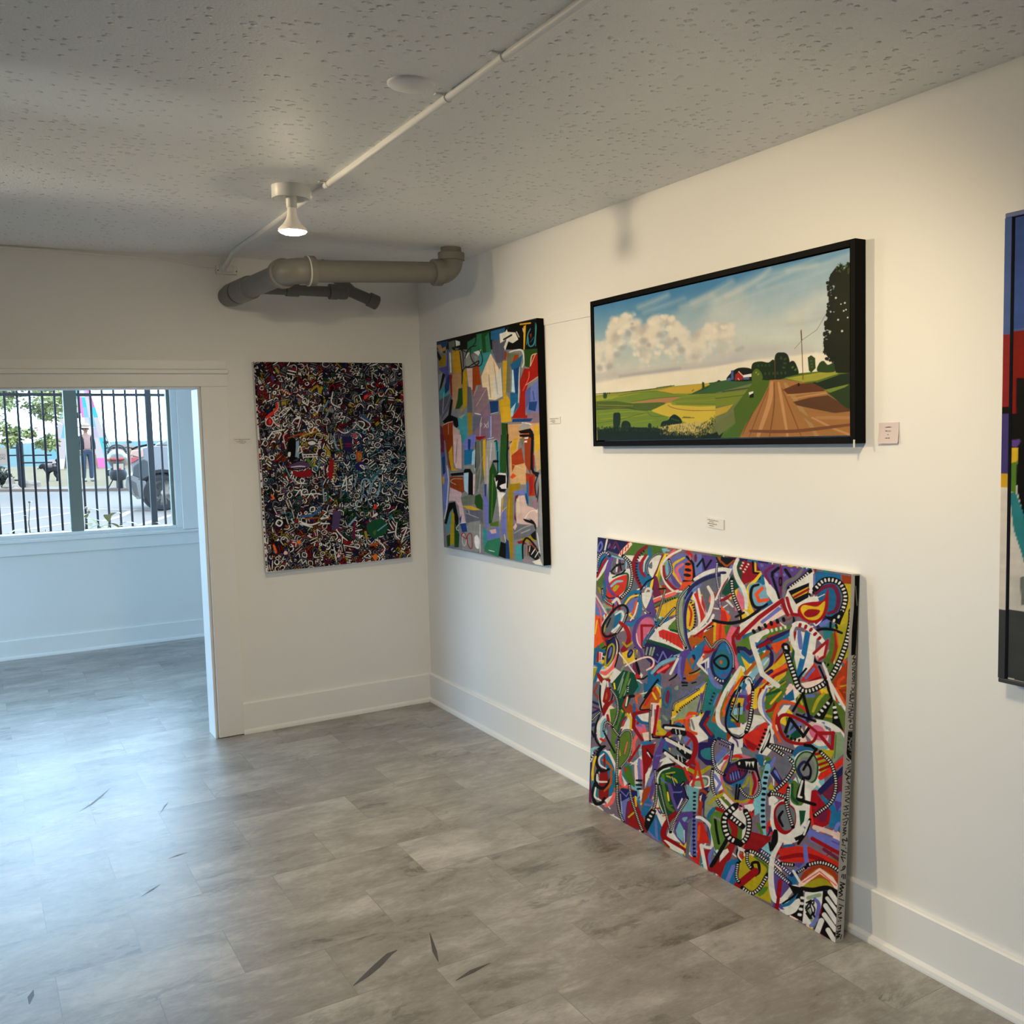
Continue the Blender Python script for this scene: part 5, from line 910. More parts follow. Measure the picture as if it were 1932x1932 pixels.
Ab.run('''
pk 40 350 1700 0 1700 500 60 500; pM 60 390 260 360 240 440 200 490 130 470; pC 70 430 140 420 160 480 220 450 230 540 140 560 90 480; pk 60 470 110 560 160 650 110 680 70 560; pH 110 690 200 570 230 640 200 770 110 760; pZ 170 530 220 510 210 560 170 550; pT 100 800 240 760 270 900 230 1060 200 900
pQ 260 380 360 350 370 500 270 520; pW 370 350 460 380 440 440 380 450; pT 240 480 290 520 270 900 230 920; pA 100 900 180 860 150 1040 110 1160; pk 170 870 210 900 150 1100 110 1180; pL 120 1160 210 1070 260 1180 240 1300 130 1300; ps 120 1300 260 1220 320 1180 300 1400 160 1600 110 1500; sW 8 190 1180 170 1500; sA 9 300 1200 230 1400 130 1600; pM 200 1080 250 900 290 900 270 1140 210 1200
pA 260 520 330 580 320 850 270 880; lW 20 285 560 300 860; pX 260 900 380 900 310 960 330 1240 300 1220 280 930; pF 320 520 450 510 470 860 330 900; pC 320 880 460 850 470 1100 420 1120 380 1400 340 1470 320 1200; pZ 420 1120 480 1110 490 1360 430 1440 370 1440 410 1280; pH 480 860 560 800 560 1380 440 1510 490 1380; sk 16 440 530 460 700 480 900 475 1040; pk 310 470 440 430 490 460 440 510 340 510; pk 440 330 700 250 680 320 560 370 540 480 450 480; pQ 370 470 440 480 360 540
pO 560 380 780 250 780 500 560 600; pO 700 260 900 220 940 540 780 560; pZ 780 250 930 200 840 300 860 540 810 580; pL 740 560 960 540 930 660 860 800 760 860; pA 520 560 600 540 640 760 540 800; lW 22 540 620 580 560; pW 660 540 780 500 740 600 700 570; pA 670 600 730 600 690 720
pK 550 800 650 790 640 1140 580 1100; pJ 640 800 740 740 780 1060 700 1060 650 1160; pN 640 1150 690 1070 660 1300; ps 560 1080 620 1100 640 1500 560 1500; pI 660 1160 780 1060 880 1100 890 1340 780 1500 660 1520; sK 8 700 1400 860 1120; sK 8 660 1240 720 1080
pE 780 930 860 720 930 560 1060 800 1120 1240 1000 1300 900 1290 870 1100 800 1100; pW 960 1000 1090 780 1120 1240 980 1280; sA 14 900 900 930 1260; sA 10 980 700 1040 1200; sW 16 930 700 980 1000
pb 930 210 1160 150 1140 330 1040 380 930 340; ps 950 360 1160 330 1180 560 1120 700 1030 720 960 540; pW 1070 250 1160 220 1200 150 1300 180 1370 340 1280 400 1210 370 1160 520 1140 460 1180 340 1080 400; pk 1180 160 1420 110 1430 500 1180 500 1300 410 1370 340 1330 230 1200 220; lk 26 1140 340 1260 270; lW 16 1340 220 1380 300; sW 26 1230 540 1330 510 1430 520 1460 680 1430 780; sW 14 1440 160 1450 220
pF 1450 130 1490 110 1470 500 1450 500; lF 22 1400 100 1560 80; sL 20 1520 300 1540 440 1620 400 1660 100; sL 16 1500 420 1520 260 1560 170; sL 14 1640 440 1640 80; lb 12 1560 380 1620 300; pN 1550 260 1580 240 1570 330
pZ 1460 500 1690 480 1680 560 1580 620 1540 790 1470 760; pQ 1190 560 1380 560 1380 740 1250 740 1230 1180 1180 1180; pJ 1310 590 1370 580 1370 720 1270 720; pN 1150 540 1190 540 1170 670 1140 660; pF 1120 680 1190 680 1170 1200 1240 1300 1260 1640 1100 1660 1060 1310 1130 1280; pb 1240 740 1440 580 1400 760 1400 1000 1260 800
pU 1270 820 1340 830 1330 1180 1260 1170; pM 1290 820 1390 770 1370 1260 1320 1240; pb 1240 1180 1360 1200 1380 1400 1260 1560 1240 1420; pU 1250 1440 1330 1340 1280 1560 1250 1560; sW 16 1390 780 1380 960 1370 1340
pX 1390 1000 1460 800 1540 800 1600 580 1680 570 1690 920 1520 1050 1480 1200 1480 1540 1640 1550 1640 1590 1260 1590 1380 1400 1400 1180; lE 10 1560 760 1640 570; sE 14 1560 760 1580 600 1660 560; sS 12 1440 1150 1530 960 1540 850; lK 12 1490 1060 1680 930
pv 1480 1160 1690 980 1700 1600 1500 1500; pT 1480 1160 1560 1080 1560 1300 1490 1440; pM 1540 1330 1670 1320 1640 1480 1530 1450; pI 1520 1500 1700 1480 1700 1700 1500 1640; pM 1280 1600 1600 1590 1560 1640 1270 1650; lM 14 1600 1160 1620 1300
pM 910 1320 1050 1310 1050 1490 930 1510; sU 10 930 1520 1050 1490; pI 770 1500 900 1340 930 1540 1090 1530 1100 1940 640 1940 660 1540; ps 650 1560 780 1540 760 1700 650 1800; sW 16 680 1510 770 1530; pv 900 1560 940 1540 940 1940 900 1940; lW 8 935 1560 935 1880; sW 7 790 1570 760 1700; sW 7 760 1900 770 1680 790 1680 770 1730; lW 7 820 1740 880 1670; lW 7 830 1670 870 1740; lW 7 890 1640 890 1740
pk 170 1640 260 1540 300 1280 330 1300 300 1540 400 1580 420 1640 540 1560 500 1640 370 1760 330 1640 220 1700; pL 410 1600 550 1500 560 1940 440 1940; pL 350 1780 450 1700 400 1900 360 1860; pA 420 1570 540 1510 470 1600; pJ 170 1680 330 1650 330 1940 180 1940; sW 7 260 1680 260 1860; pK 330 1700 440 1780 440 1940 330 1940; sK 16 170 1700 250 1660 330 1640; pH 560 1500 630 1500 630 1900 590 1900; pX 690 1880 860 1880 760 1940 700 1920; pm 130 1700 170 1740 180 1940 140 1940
pZ 1100 1660 1190 1670 1170 1940 1110 1940; lk 18 1190 1680 1200 1960; pC 1200 1690 1700 1660 1700 1950 1210 1950; sW 18 1430 1660 1560 1680 1520 1740; pA 1350 1760 1450 1660 1570 1700 1520 1760; pk 1370 1790 1560 1750 1600 1800 1620 1930 1560 1900 1520 1830 1400 1830; pN 1420 1840 1540 1820 1570 1960 1440 1960; pF 1620 1720 1700 1700 1700 1960 1630 1960
sk 16 480 860 520 790 630 780 720 740 740 680 650 730 580 770 530 770; sk 14 500 780 490 560 460 500 540 540 560 520; sk 16 520 640 560 530 620 460 700 440; sk 13 610 490 610 600 650 690 720 760 780 740 800 640 770 540 740 500; sk 12 690 250 690 380 640 450
''')
Ab.tile(825, 820, 7.43)
Ab.run('''
pm 40 0 90 0 100 250 60 250; pT 60 240 110 260 120 560 80 560; pM 60 320 110 300 110 540 80 560; pv 90 560 160 480 150 1000 100 1140 80 800; lW 16 140 440 160 640 130 1040 100 1180; pF 70 600 100 580 100 690 75 690; pm 40 180 60 200 60 300
pJ 100 0 220 0 230 400 180 500 150 400; pF 150 260 210 150 230 470 300 500 200 510; pK 220 0 340 0 340 480 260 470 230 380; sI 10 280 60 260 400; pL 330 0 400 0 370 120 340 120; pv 360 100 480 0 540 0 540 120 480 200 380 220; pb 380 220 500 200 510 400 380 430; pM 430 60 470 70 460 230 430 200; pU 490 240 540 200 530 520 480 430; pA 370 440 520 420 520 560 380 500
pk 180 540 370 510 390 480 460 480 510 570 500 900 440 930 430 560 200 580; pU 370 540 440 530 430 830 380 780; pK 500 560 530 550 520 830 500 840; lW 6 180 540 370 520; pJ 180 590 360 590 380 800 340 820 180 740; sE 8 350 620 230 620 190 660 260 700; pK 180 740 340 810 340 900 400 1240 330 1240 300 1000 250 930 160 930; sk 22 540 110 545 250 535 460; ls 10 160 260 150 460
pQ 540 80 700 70 690 560 540 820; sA 14 600 100 610 480 580 800; sA 10 640 300 560 560; pF 640 80 680 60 680 440 660 640 640 420; pA 690 80 830 60 840 330 760 380 740 560 690 900 660 660; sW 8 700 60 760 50 790 40; sW 6 760 120 740 360; sE 10 700 300 700 700; pX 540 30 680 20 600 60
pZ 890 0 980 0 970 560 870 520; pZ 730 500 780 380 850 560 830 900 760 1260 720 1240; sG 20 780 560 760 1200; pL 800 80 860 100 880 500 850 560; sk 14 800 100 830 90 840 220; lk 14 845 240 850 560; lk 34 795 375 845 375; pW 800 610 860 540 960 540 990 700 960 790 840 800; pk 810 580 850 560 960 570 960 680 900 700 870 720 900 760 970 760 950 800 880 800 830 750 850 640 820 660; lk 20 990 0 980 300 990 560 980 740; lk 14 1000 200 1040 100; pW 840 800 960 820 900 900 880 1240 860 1000; lF 14 920 880 900 1180; pv 900 1080 970 1060 960 1420 900 1400; sE 8 1040 980 940 1040 890 1120
pZ 530 860 600 830 640 920 640 1060 560 1030 520 960; pQ 330 880 460 840 530 860 520 980 350 990; pF 350 1000 480 1000 600 1050 530 1065 420 1040; ps 400 1060 640 1060 640 1260 600 1200 440 1230 400 1240; pA 440 1240 590 1210 620 1600 560 1640 430 1640 350 1600 340 1400; oE 8 360 1410 390 1400 410 1480 380 1560 350 1500; oX 10 440 1390 480 1400 490 1560 470 1600 430 1540 420 1440; bW 520 1440 560 1410 590 1480 580 1600 530 1560; oX 10 340 1410 380 1380 410 1460; pM 320 1250 400 1240 420 1360 350 1370; lW 9 320 1245 400 1230; sW 6 440 1060 450 1110; sW 6 400 1100 580 1170; lW 10 600 1260 600 1650
pk 160 960 250 940 300 1180 290 1340 250 1240 220 1030 170 1100 130 1260 100 1240; pL 190 1060 200 1180 150 1380 120 1340; pH 200 1080 240 1110 240 1540 170 1540 190 1300; pZ 240 1220 310 1400 300 1580 240 1580; pZ 130 1420 180 1400 180 1560 140 1570; pI 100 1240 120 1340 100 1430; sW 7 260 1310 300 1260 270 1330 300 1340; pM 310 1180 340 1130 330 1250
pM 660 700 690 690 690 1000 670 1000; pv 640 840 720 900 720 1300 680 1320; pO 660 1500 880 1440 900 1660 860 1720 660 1640; pL 640 1300 700 1340 700 1500 650 1600; pv 700 1360 860 1280 880 1440 700 1480; pK 730 1340 820 1320 830 1380 760 1390; pG 740 1240 860 1210 860 1290 740 1280; pk 890 1500 970 1530 960 1740 860 1700; pM 960 1460 1010 1500 1020 1740 960 1740; sW 12 720 1620 800 1640; sW 8 940 1400 960 1500
pC 1010 140 1140 0 1150 40 1120 300 1250 420 1240 700 1020 690; pF 1020 240 1060 80 1130 20 1110 200 1050 280; pN 1040 290 1180 180 1220 400 1090 430 1050 520; pJ 1220 100 1310 20 1310 560 1230 420; po 1020 600 1060 540 1110 580 1050 620; sE 7 1060 420 1200 480; sE 7 1100 600 1220 560; pQ 1150 60 1220 40 1200 180; pk 1150 0 1310 0 1320 40 1160 30; pW 1220 40 1280 30 1270 60 1220 60; pW 1220 90 1260 80 1260 110 1220 110
lk 40 1335 0 1330 200 1325 480; sk 36 1325 440 1350 530 1410 560; pF 1370 0 1450 0 1440 200 1360 280; pC 1360 260 1440 200 1450 480 1390 520; pX 1340 250 1360 300 1360 480 1340 450; pN 1240 540 1370 560 1370 860 1260 860; pX 1290 600 1340 580 1340 800 1300 860; pk 1370 520 1430 530 1410 600 1370 580; sk 16 1400 600 1370 720 1400 940; sk 16 1440 580 1420 760 1400 940; pA 1420 560 1460 560 1470 1500 1440 1500
pH 1000 700 1160 680 1160 760 1060 800 1060 1740 1020 1740 970 1100; sF 10 1010 900 1000 1200; pv 1070 800 1250 770 1260 850 1120 850; pb 1250 680 1280 650 1280 1000 1250 960; sM 22 1240 830 1265 960; pm 1090 860 1140 840 1090 960 1090 1100 1120 1240 1080 1180; pK 1100 960 1140 860 1220 850 1260 1000 1410 1040 1410 1300 1110 1240; pE 1110 900 1150 880 1170 1100 1120 1140; pI 1330 920 1400 880 1400 1060 1340 1020; sW 7 1220 1180 1300 1080 1400 1060; oW 6 1380 1070 1400 1060 1400 1090; bk 1210 1180 1320 1190 1380 1260 1380 1340 1340 1260 1240 1220; lW 9 1220 1175 1300 1195
ps 1060 1260 1360 1260 1360 1420 1080 1480; sA 16 1080 1380 1220 1300 1340 1260; pK 1060 1300 1100 1240 1120 1280 1090 1340; sA 18 1180 1380 1300 1330; pA 1390 1320 1470 1300 1480 1820 1440 1800; pk 1310 1400 1380 1340 1390 1480 1330 1460; pH 1160 1460 1310 1420 1380 1500 1220 1500; pX 1120 1500 1200 1480 1260 1540 1140 1530; pL 1100 1560 1190 1520 1190 1780 1100 1760; sk 26 1200 1740 1200 1540 1260 1450 1370 1560 1440 1700; pk 1260 1560 1340 1540 1430 1720 1400 1780 1290 1700; sW 14 1320 1680 1380 1590; sW 12 1290 1640 1300 1560; sW 14 1370 1720 1420 1640; sN 18 1290 1510 1380 1600; pI 1200 1740 1320 1760 1320 1810 1200 1790; pW 1330 1780 1440 1740 1480 1840 1400 1840; ls 14 1230 1560 1230 1700; lJ 16 1270 1560 1270 1690; lW 10 1400 1380 1440 1660; lW 10 1470 1100 1480 1300
''')
Ab.build('canvas', PAINTED, ab, gain=GAIN_A, seed=6, streak=.05)

# ------------------------------------------------------------------ dense dark canvas on the back wall
dk_ = thing('abstract_painting', 'dark canvas crowded with small scribbled faces hanging on the back wall by the doorway', 'painting')
KO = Vector((-.9135, -.040, .8455)); KR = Vector((-.1130, -.040, .857)); KT = Vector((-.9255, -.040, 1.9395))
slab('stretcher', KO, KR-KO, KT-KO, .0385, CANVAS, dk_)
K = Paint(KO, KR-KO, KT-KO, 420, 560, (16, 14, 18))
rk = np.random.RandomState(23); K.tile(0, 0, 1)
def zone(x, y):
    """which colours the artist favours here"""
    u, v = (x-480)/290., (y-690)/390.
    if u > .55 and .3 < v < .62: return 'tcstbBs'
    if u > .55 and .62 < v < .85: return 'DtBmDsG'
    if v > .8: return 'mrsPBYN'
    if u < .4 and v < .3: return 'rmBYrsP'
    if u > .5 and v < .3: return 'sBmrDYs'
    return 'rmBVsYtDN'
PAL2 = dict(PAL); PAL2.update(r=(120, 18, 24), R=(190, 40, 34), m=(84, 24, 44), B=(26, 26, 66), V=(64, 50, 84), s=(92, 94, 110), Y=(140, 122, 40), t=(40, 92, 104), D=(20, 62, 46), c=(108, 142, 162), b=(36, 72, 124), N=(136, 60, 32), G=(60, 90, 44), P=(196, 164, 164), w=(206, 204, 204), o=(190, 92, 44), p=(150, 70, 90), g=(110, 110, 116), k=(8, 7, 9))
for k in range(1500):
    x, y = rk.uniform(470, 785), rk.uniform(678, 1088); a = rk.uniform(0, PI); r = rk.uniform(4, 11); z = zone(x, y)
    K.poly([(x+r*math.cos(a+t_)*rk.uniform(.4, 1.3), y+r*math.sin(a+t_)*rk.uniform(.4, 1.3)) for t_ in (0, 1.4, 2.6, 3.6, 5)], PAL2[z[rk.randint(len(z))]])
def motif(x, y, r, col, w):
    a = rk.uniform(0, 2*PI); c, s = math.cos(a), math.sin(a); q = rk.randint(7)
    T = lambda L: [(x+(c*i-s*j)*r, y+(s*i+c*j)*r) for i, j in L]
    if q == 0: P = [T([(-1, 0), (1, .1)])]
    elif q == 1: P = [spline(T([(-1, .5), (-.3, -.5), (.5, -.4), (1, .5)]))]
    elif q == 2: P = [T([(-1, .4), (-.4, -.5), (.1, .4), (.6, -.5), (1, .3)])]
    elif q == 3: P = [T([(-.8, .7), (0, -.8), (.7, .7)])]
    elif q == 4:
        o_ = spline(T([(.7, 0), (0, .6), (-.7, 0), (0, -.6)]), True); P = [np.vstack([o_, o_[:1]])]
    elif q == 5: P = [T([(-1, -.3), (1, -.3)]), T([(-1, .4), (.8, .4)])]
    else: P = [spline(T([(-.9, -.6), (.2, -.8), (.8, 0), (.1, .7), (-.6, .4)]))]
    for p in P: K.stroke(p, w+2.4, PAL2['k'], soft=.4)
    for p in P: K.stroke(p, w, col, soft=.4, taper=.3)
cells = [(x+rk.uniform(-4, 4), y+rk.uniform(-4, 4)) for x in np.arange(474, 784, 8.6) for y in np.arange(682, 1086, 8.4)]
rk.shuffle(cells)
for x, y in cells:
    z = zone(x, y); q = rk.rand()
    if q < .10:
        d0 = rk.uniform(0, PI)
        for i in range(4):
            K.stroke(np.array([(x+math.cos(d0)*(i-1.5)*2.3, y+math.sin(d0)*(i-1.5)*2.3)]), 1.7, PAL2['w'], soft=.35)
        continue
    col = PAL2['w'] if q < .52 else PAL2['c' if 'c' in z else 's'] if q < .7 else PAL2[z[rk.randint(len(z))]]
    col = tuple(np.array(col)*rk.uniform(.72, 1.05)); motif(x, y, rk.uniform(3.4, 9), col, rk.uniform(1.5, 2.6))
SV = PAL; PAL = PAL2
K.tile(430, 660, 4.392)
K.run('''
sk 12 480 1040 520 960 560 930 640 930 690 960 680 1040; bV 500 970 560 935 600 925 660 935 690 965 600 985; br 540 1000 600 1010 680 990 685 1050 560 1050; sw 8 525 972 590 965 640 968; sk 8 520 985 600 990 660 975; sc 9 470 960 510 1040 560 1110; sc 8 690 960 740 1000 760 900; ow 8 610 1065 635 1080 620 1105 600 1090; sw 8 540 1060 580 1100 650 1110
pc 560 760 590 750 590 900 550 880; bk 500 760 560 740 550 920 500 900; bw 500 850 520 850 515 885 498 880; sw 8 580 840 600 800 625 900; lw 9 620 870 740 865; lw 8 630 890 740 885; lP 10 730 870 770 760; sk 12 660 770 700 750 740 770; bw 660 770 700 755 730 775 690 790; dw 8 655 745 730 735; lG 26 660 910 700 960; lY 16 720 900 715 960; sN 16 500 730 600 700 720 690; sY 14 600 720 740 670; sP 9 480 820 460 720 490 690
or 30 345 575 360 600 345 615 330 600; oR 12 345 580 355 600 345 608; ow 7 345 555 375 590 360 630 320 625 315 590; sR 26 410 440 400 500 350 540 320 560; dw 9 415 430 420 480 380 530; sw 8 420 540 470 490 520 480 450 550 420 550; sN 22 440 330 520 370; dw 12 440 325 520 375; pV 360 200 385 230 380 280 355 240; sY 20 395 150 420 190
sY 18 690 340 740 300 760 350; sc 10 790 500 830 420; sg 14 800 580 850 470; og 10 880 540 905 530 910 560 885 565; og 10 845 500 860 490 870 510; sw 10 870 350 860 440 930 480; bR 1130 380 1160 370 1155 400 1130 410; sg 9 1150 390 1200 370 1280 350; sb 26 1100 540 1180 600; sk 10 1000 620 1060 670 1160 640; sw 8 1050 600 1130 660 1180 620 1100 560; pD 950 590 975 570 975 620; sw 9 910 660 960 690 1020 670 1060 620; sV 18 900 680 960 720 1040 660; sm 14 920 640 960 680
pB 950 720 1030 720 1030 860 960 830; sm 14 970 780 1030 780; sm 14 970 800 1030 800; lY 12 930 740 945 820; bp 1030 700 1060 690 1070 720 1040 730; br 1045 750 1070 750 1065 780; sc 12 880 700 890 790 920 830; bN 1060 850 1110 850 1100 940 1070 920; oY 9 1080 860 1105 880 1090 910; bB 1060 940 1130 930 1120 1000 1060 990; ow 8 1095 960 1120 960 1130 990
sr 40 860 920 850 1060; dY 14 890 930 880 1080; dw 9 790 960 800 1040; sw 7 830 960 820 1020; lw 10 950 1130 980 1050 985 1170; lw 8 955 1130 980 1120; sw 10 1030 1070 1005 1080 1025 1110 1000 1120; lc 10 1060 1070 1050 1130; sc 12 1100 1180 1110 1090 1150 1070 1180 1110 1160 1200; sc 10 1120 1190 1130 1110 1160 1100; sc 10 1180 1200 1200 1100 1240 1050; st 24 1180 1080 1260 1000; sc 9 1200 1210 1240 1210 1260 1100; ls 10 940 1170 930 1230 960 1190; sc 9 1060 1330 1080 1260 1100 1240; sc 9 1090 1260 1130 1200 1180 1290
bR 1205 1320 1220 1280 1240 1310; bw 1190 1390 1230 1350 1240 1370; bw 1170 1410 1200 1440 1190 1450; bD 1150 1450 1280 1400 1320 1500 1200 1560; sc 10 1240 1500 1320 1440; lY 22 1140 1510 1150 1560; bG 1200 1510 1230 1490 1220 1540; bo 1200 1710 1230 1690 1240 1730 1215 1745; sN 22 1180 1620 1260 1600; sw 9 1230 1570 1300 1640 1270 1700; sw 11 1400 1430 1390 1530 1420 1570; sw 11 1440 1480 1480 1480 1450 1560 1440 1590; sm 24 1050 1430 1040 1560; sw 9 1060 1500 1110 1490; sw 9 1060 1540 1120 1540; lc 14 1000 1460 1060 1390; sw 10 920 1450 900 1490 960 1560; pV 870 1330 940 1340 920 1480 860 1500; sw 8 880 1640 900 1760; sw 8 960 1620 1080 1640
sb 20 600 1380 700 1370 770 1310; sw 12 590 1420 680 1450 760 1430; sw 12 600 1440 700 1470; sN 14 640 1400 760 1390; lw 10 770 1400 830 1390; lw 10 770 1440 840 1440; ow 12 420 1410 450 1430 430 1460 400 1440; sk 10 340 1460 400 1400 480 1420; bo 580 1580 600 1580 595 1610 575 1605; so 20 380 1620 400 1680; sw 10 560 1210 600 1160 610 1210; sw 9 620 1200 760 1190; sw 9 660 1230 690 1190 720 1230; so 16 360 1200 380 1230 360 1240; bo 355 1205 375 1200 372 1225; sb 14 780 1100 800 1250; dw 8 790 1150 795 1260; sD 16 825 1140 830 1280
lw 10 330 740 370 680 470 660; sw 10 390 690 440 690 420 740; sw 9 280 790 300 750; sw 10 530 610 560 570 600 560 580 640; sw 9 620 580 640 600; ow 8 650 590 670 605 650 620; sw 9 660 650 690 690 720 640 760 680; lw 10 580 370 620 400; lw 11 620 430 660 460 670 420; lw 10 630 470 650 510; lw 9 700 480 740 520 770 450
''')
PAL = SV
# bare canvas at the margins
for P, w in (([(474, 684), (488, 830), (496, 960), (503, 1082)], 5.), ([(503, 1080), (640, 1068), (776, 1052)], 2.4)): K.stroke(np.array(P, float), w, (196, 190, 184), soft=1.2)
for k in range(60):
    y = rk.uniform(690, 1078); x = 480+(y-684)*.058; K.stroke(np.array([(x, y), (x-rk.uniform(0, 4), y+rk.uniform(-2, 2))]), rk.uniform(2, 4), PAL2['krmkB'[rk.randint(5)]])
K.build('canvas', PAINTED, dk_, gain=GAIN_K, seed=8, streak=.03)

# ------------------------------------------------------------------ painting cut by the right edge of the view
rp = thing('abstract_painting', 'tall canvas in blue, red, black and white bands at the right edge of the photo', 'painting')
RO = Vector((-.042, -3.8225, .9045)); RU = Vector((0, -.93, .008)); RV = Vector((0, -.004, 1.148))
ru = RU.normalized(); rv = RV.normalized()
bands = [(0, .155, (66, 68, 70)), (.155, .425, (214, 208, 200)), (.425, .455, (206, 160, 40)), (.455, .585, (66, 58, 120)), (.585, .60, (14, 14, 16)), (.60, .755, (140, 34, 38)), (.755, 1., (76, 100, 160))]
FS = Paint(RO, ru*.019, RV, 6, 400, (80, 80, 80))
def banded(p, wob=0.):
    for a, b, c in bands:
        m = (p.vv+wob >= a) & (p.vv+wob <= b+.0001); p.img[m] = np.array(c)/255.
banded(FS); FS.build('frame_strip', PAINTED, rp, gain=.9, streak=.03)
slab('side_frame', RO, ru*.019, RV, .040, mat('frame_grey', (.1, .11, .14), .5), rp, bevel=0)
bm = B(); q0 = RO + ru*.0195 + Vector((.006, 0, 0))
slab('stretcher', RO+ru*.0245-Vector((-.005, 0, 0)), ru*.88, RV, .032, BLACKP, rp, bevel=0)
TS = RO + rv*(RV.length); slab('top_frame', TS+ru*0-rv*.0, ru*.93, rv*.012, .040, mat('frame_blue', s2l((82, 96, 150)), .5), rp, bevel=.002)
slab('bottom_frame', RO-rv*.012, ru*.93, rv*.0115, .040, mat('frame_dark', s2l((52, 54, 58)), .5), rp, bevel=.002)
RC = Paint(RO+ru*.026+Vector((.0045, 0, 0)), ru*.875, RV*.998, 220, 420, (200, 196, 190))
banded(RC, (fbm(421, 221, (6, 8), 3, 31)-.5)*.02)
m = (RC.vv > .43) & (RC.vv < .6); RC.img[m] = np.array((12, 12, 14))/255.
m = (RC.vv > .585) & (RC.vv <= .76); RC.img[m] = np.array((128, 24, 14))/255.
m = RC.vv > .765; RC.img[m] = np.array((58, 84, 152))/255.
m = (RC.vv > .155) & (RC.vv <= .43); RC.img[m] = np.array((204, 200, 194))/255.
RC.tile(1860, 380, 2.1)
RC.run('''
pk 120 700 200 700 200 1700 150 1250 125 1150; ov 14 100 958 130 950; pV 82 945 130 943 136 960 120 975 84 970; py 84 975 128 975 124 1040 90 1040; pG 90 1040 124 1030 120 1155 92 1150; pt 92 1155 120 1155 150 1240 200 1500 200 1600 140 1390 110 1300; pg 135 1490 200 1470 200 1600 140 1600
''')
RC.build('canvas', PAINTED, rp, gain=.9, seed=12)

# ------------------------------------------------------------------ title cards
PAPER = noisy(mat('card_paper', (.82, .80, .76), .7), 30, .02)
PAPER2 = noisy(mat('card_paper_cool', s2l((214, 200, 202)), .7), 30, .02)
INK = mat('card_ink', s2l((84, 76, 70)), .7)
def card(label, O, U, V, lift, m, lines, thick=.004, edge=None):
    """small stiff card; lift = how far the lower edge stands off the wall"""
    t = thing('title_card', label, 'label', O, group='title cards beside the paintings')
    U, V = Vector(U), Vector(V); n = U.cross(V).normalized()
    bm = B(); nx, ny = 2, 8; G = []
    for d in (0, 1):
        G.append([[bm.verts.new(U*(i/nx) + V*(j/ny) + n*(thick*(1-d) + .0006 + lift*(1-j/ny)**1.6)) for j in range(ny+1)] for i in range(nx+1)])
    for i in range(nx):
        for j in range(ny):
            a, b = G; bm.faces.new([a[i][j], a[i+1][j], a[i+1][j+1], a[i][j+1]]); bm.faces.new([b[i][j+1], b[i+1][j+1], b[i+1][j], b[i][j]])
    for j in range(ny):
        for i in (0, nx): bm.faces.new([G[0][i][j], G[0][i][j+1], G[1][i][j+1], G[1][i][j]])
    for i in range(nx):
        for j in (0, ny): bm.faces.new([G[0][i][j], G[1][i][j], G[1][i+1][j], G[0][i+1][j]])
    obj('card', bm, m, t)
    for (u0, u1_, v0, hh) in lines:      # rows of small print
        bm = B(); x = u0; r = random.Random(hash((u0, v0)) % 999)
        W_, H_ = U.length, V.length; ud, vd = U.normalized(), V.normalized()
        while x < u1_-.01:
            wl = r.uniform(.012, .03); off = n*(thick + .0012 + lift*(1-v0)**1.6)
            hh2 = hh*r.uniform(.6, 1)
            q = [bm.verts.new(U*a + V*b + off) for a, b in ((x, v0), (min(x+wl, u1_), v0), (min(x+wl, u1_), v0+hh2), (x, v0+hh2))]
            bm.faces.new(q); x += wl+r.uniform(.006, .02)
        obj('print', bm, INK, t)
    return t
card('small white card between the block abstract and the framed landscape', (0, -1.474, 1.587), (0, -.096, .001), (0, 0, .030), 0., PAPER, [(.08, .9, .70, .10), (.2, .55, .50, .08), (.12, .6, .32, .10), (.3, .55, .14, .09)])
card('lilac white square card curling off the wall right of the landscape', (0, -3.391, 1.499), (0, -.073, .001), (0, 0, .060), .006, PAPER2, [(.34, .66, .76, .055), (.35, .64, .58, .05), (.46, .54, .41, .045), (.36, .6, .24, .05)], thick=.0015)
card('small white card above the leaning canvas', (0, -2.592, 1.203), (0, -.096, -.005), (0, 0, .034), 0., PAPER, [(.08, .72, .74, .09), (.18, .45, .56, .09), (.1, .62, .36, .10), (.18, .45, .15, .09)])
card('small white card on the back wall left of the dark scribbled canvas', (-1.034, 0, 1.518), (.091, 0, .0), (0, 0, .032), 0., PAPER, [(.05, .9, .74, .10), (.3, .5, .6, .07), (.1, .66, .42, .09), (.22, .7, .26, .09), (.32, .62, .10, .08)])

# ------------------------------------------------------------------ outside, seen through the far window
G0 = .38
SK = tuple(SKY*v for v in (.45, .71, 1.))
def om(name, c, k=.8, rough=.7, spec=.2, metal=0., var=.08, vs=8):
    """material of a thing outdoors, given the look it has under this overcast sky"""
    l = s2l(c); return noisy(mat(name, tuple(min(.8, max(.002, a/(b*k))) for a, b in zip(l, SK)), rough, metal, spec), vs, var)
ASPH = om('asphalt', (206, 217, 228), 1., .9, .1, var=.06, vs=1.5); LINE = om('road_line', (246, 252, 253), .7, .8, .1); KERB = om('concrete', (212, 210, 208), 1., .9, .1)
GRASS = om('dry_grass', (200, 199, 160), 1., .95, .05, var=.30, vs=1.2); SAND = om('bare_soil', (186, 168, 150), 1., .95, .05, var=.15, vs=2); LAKE = om('lake_water', (138, 208, 232), 1.15, .9, .02, var=.12, vs=.4)
def flat(bm, pts, z, mi=0):
    f = bm.faces.new([bm.verts.new((x, y, z)) for x, y in pts]); f.material_index = mi
bm = B()
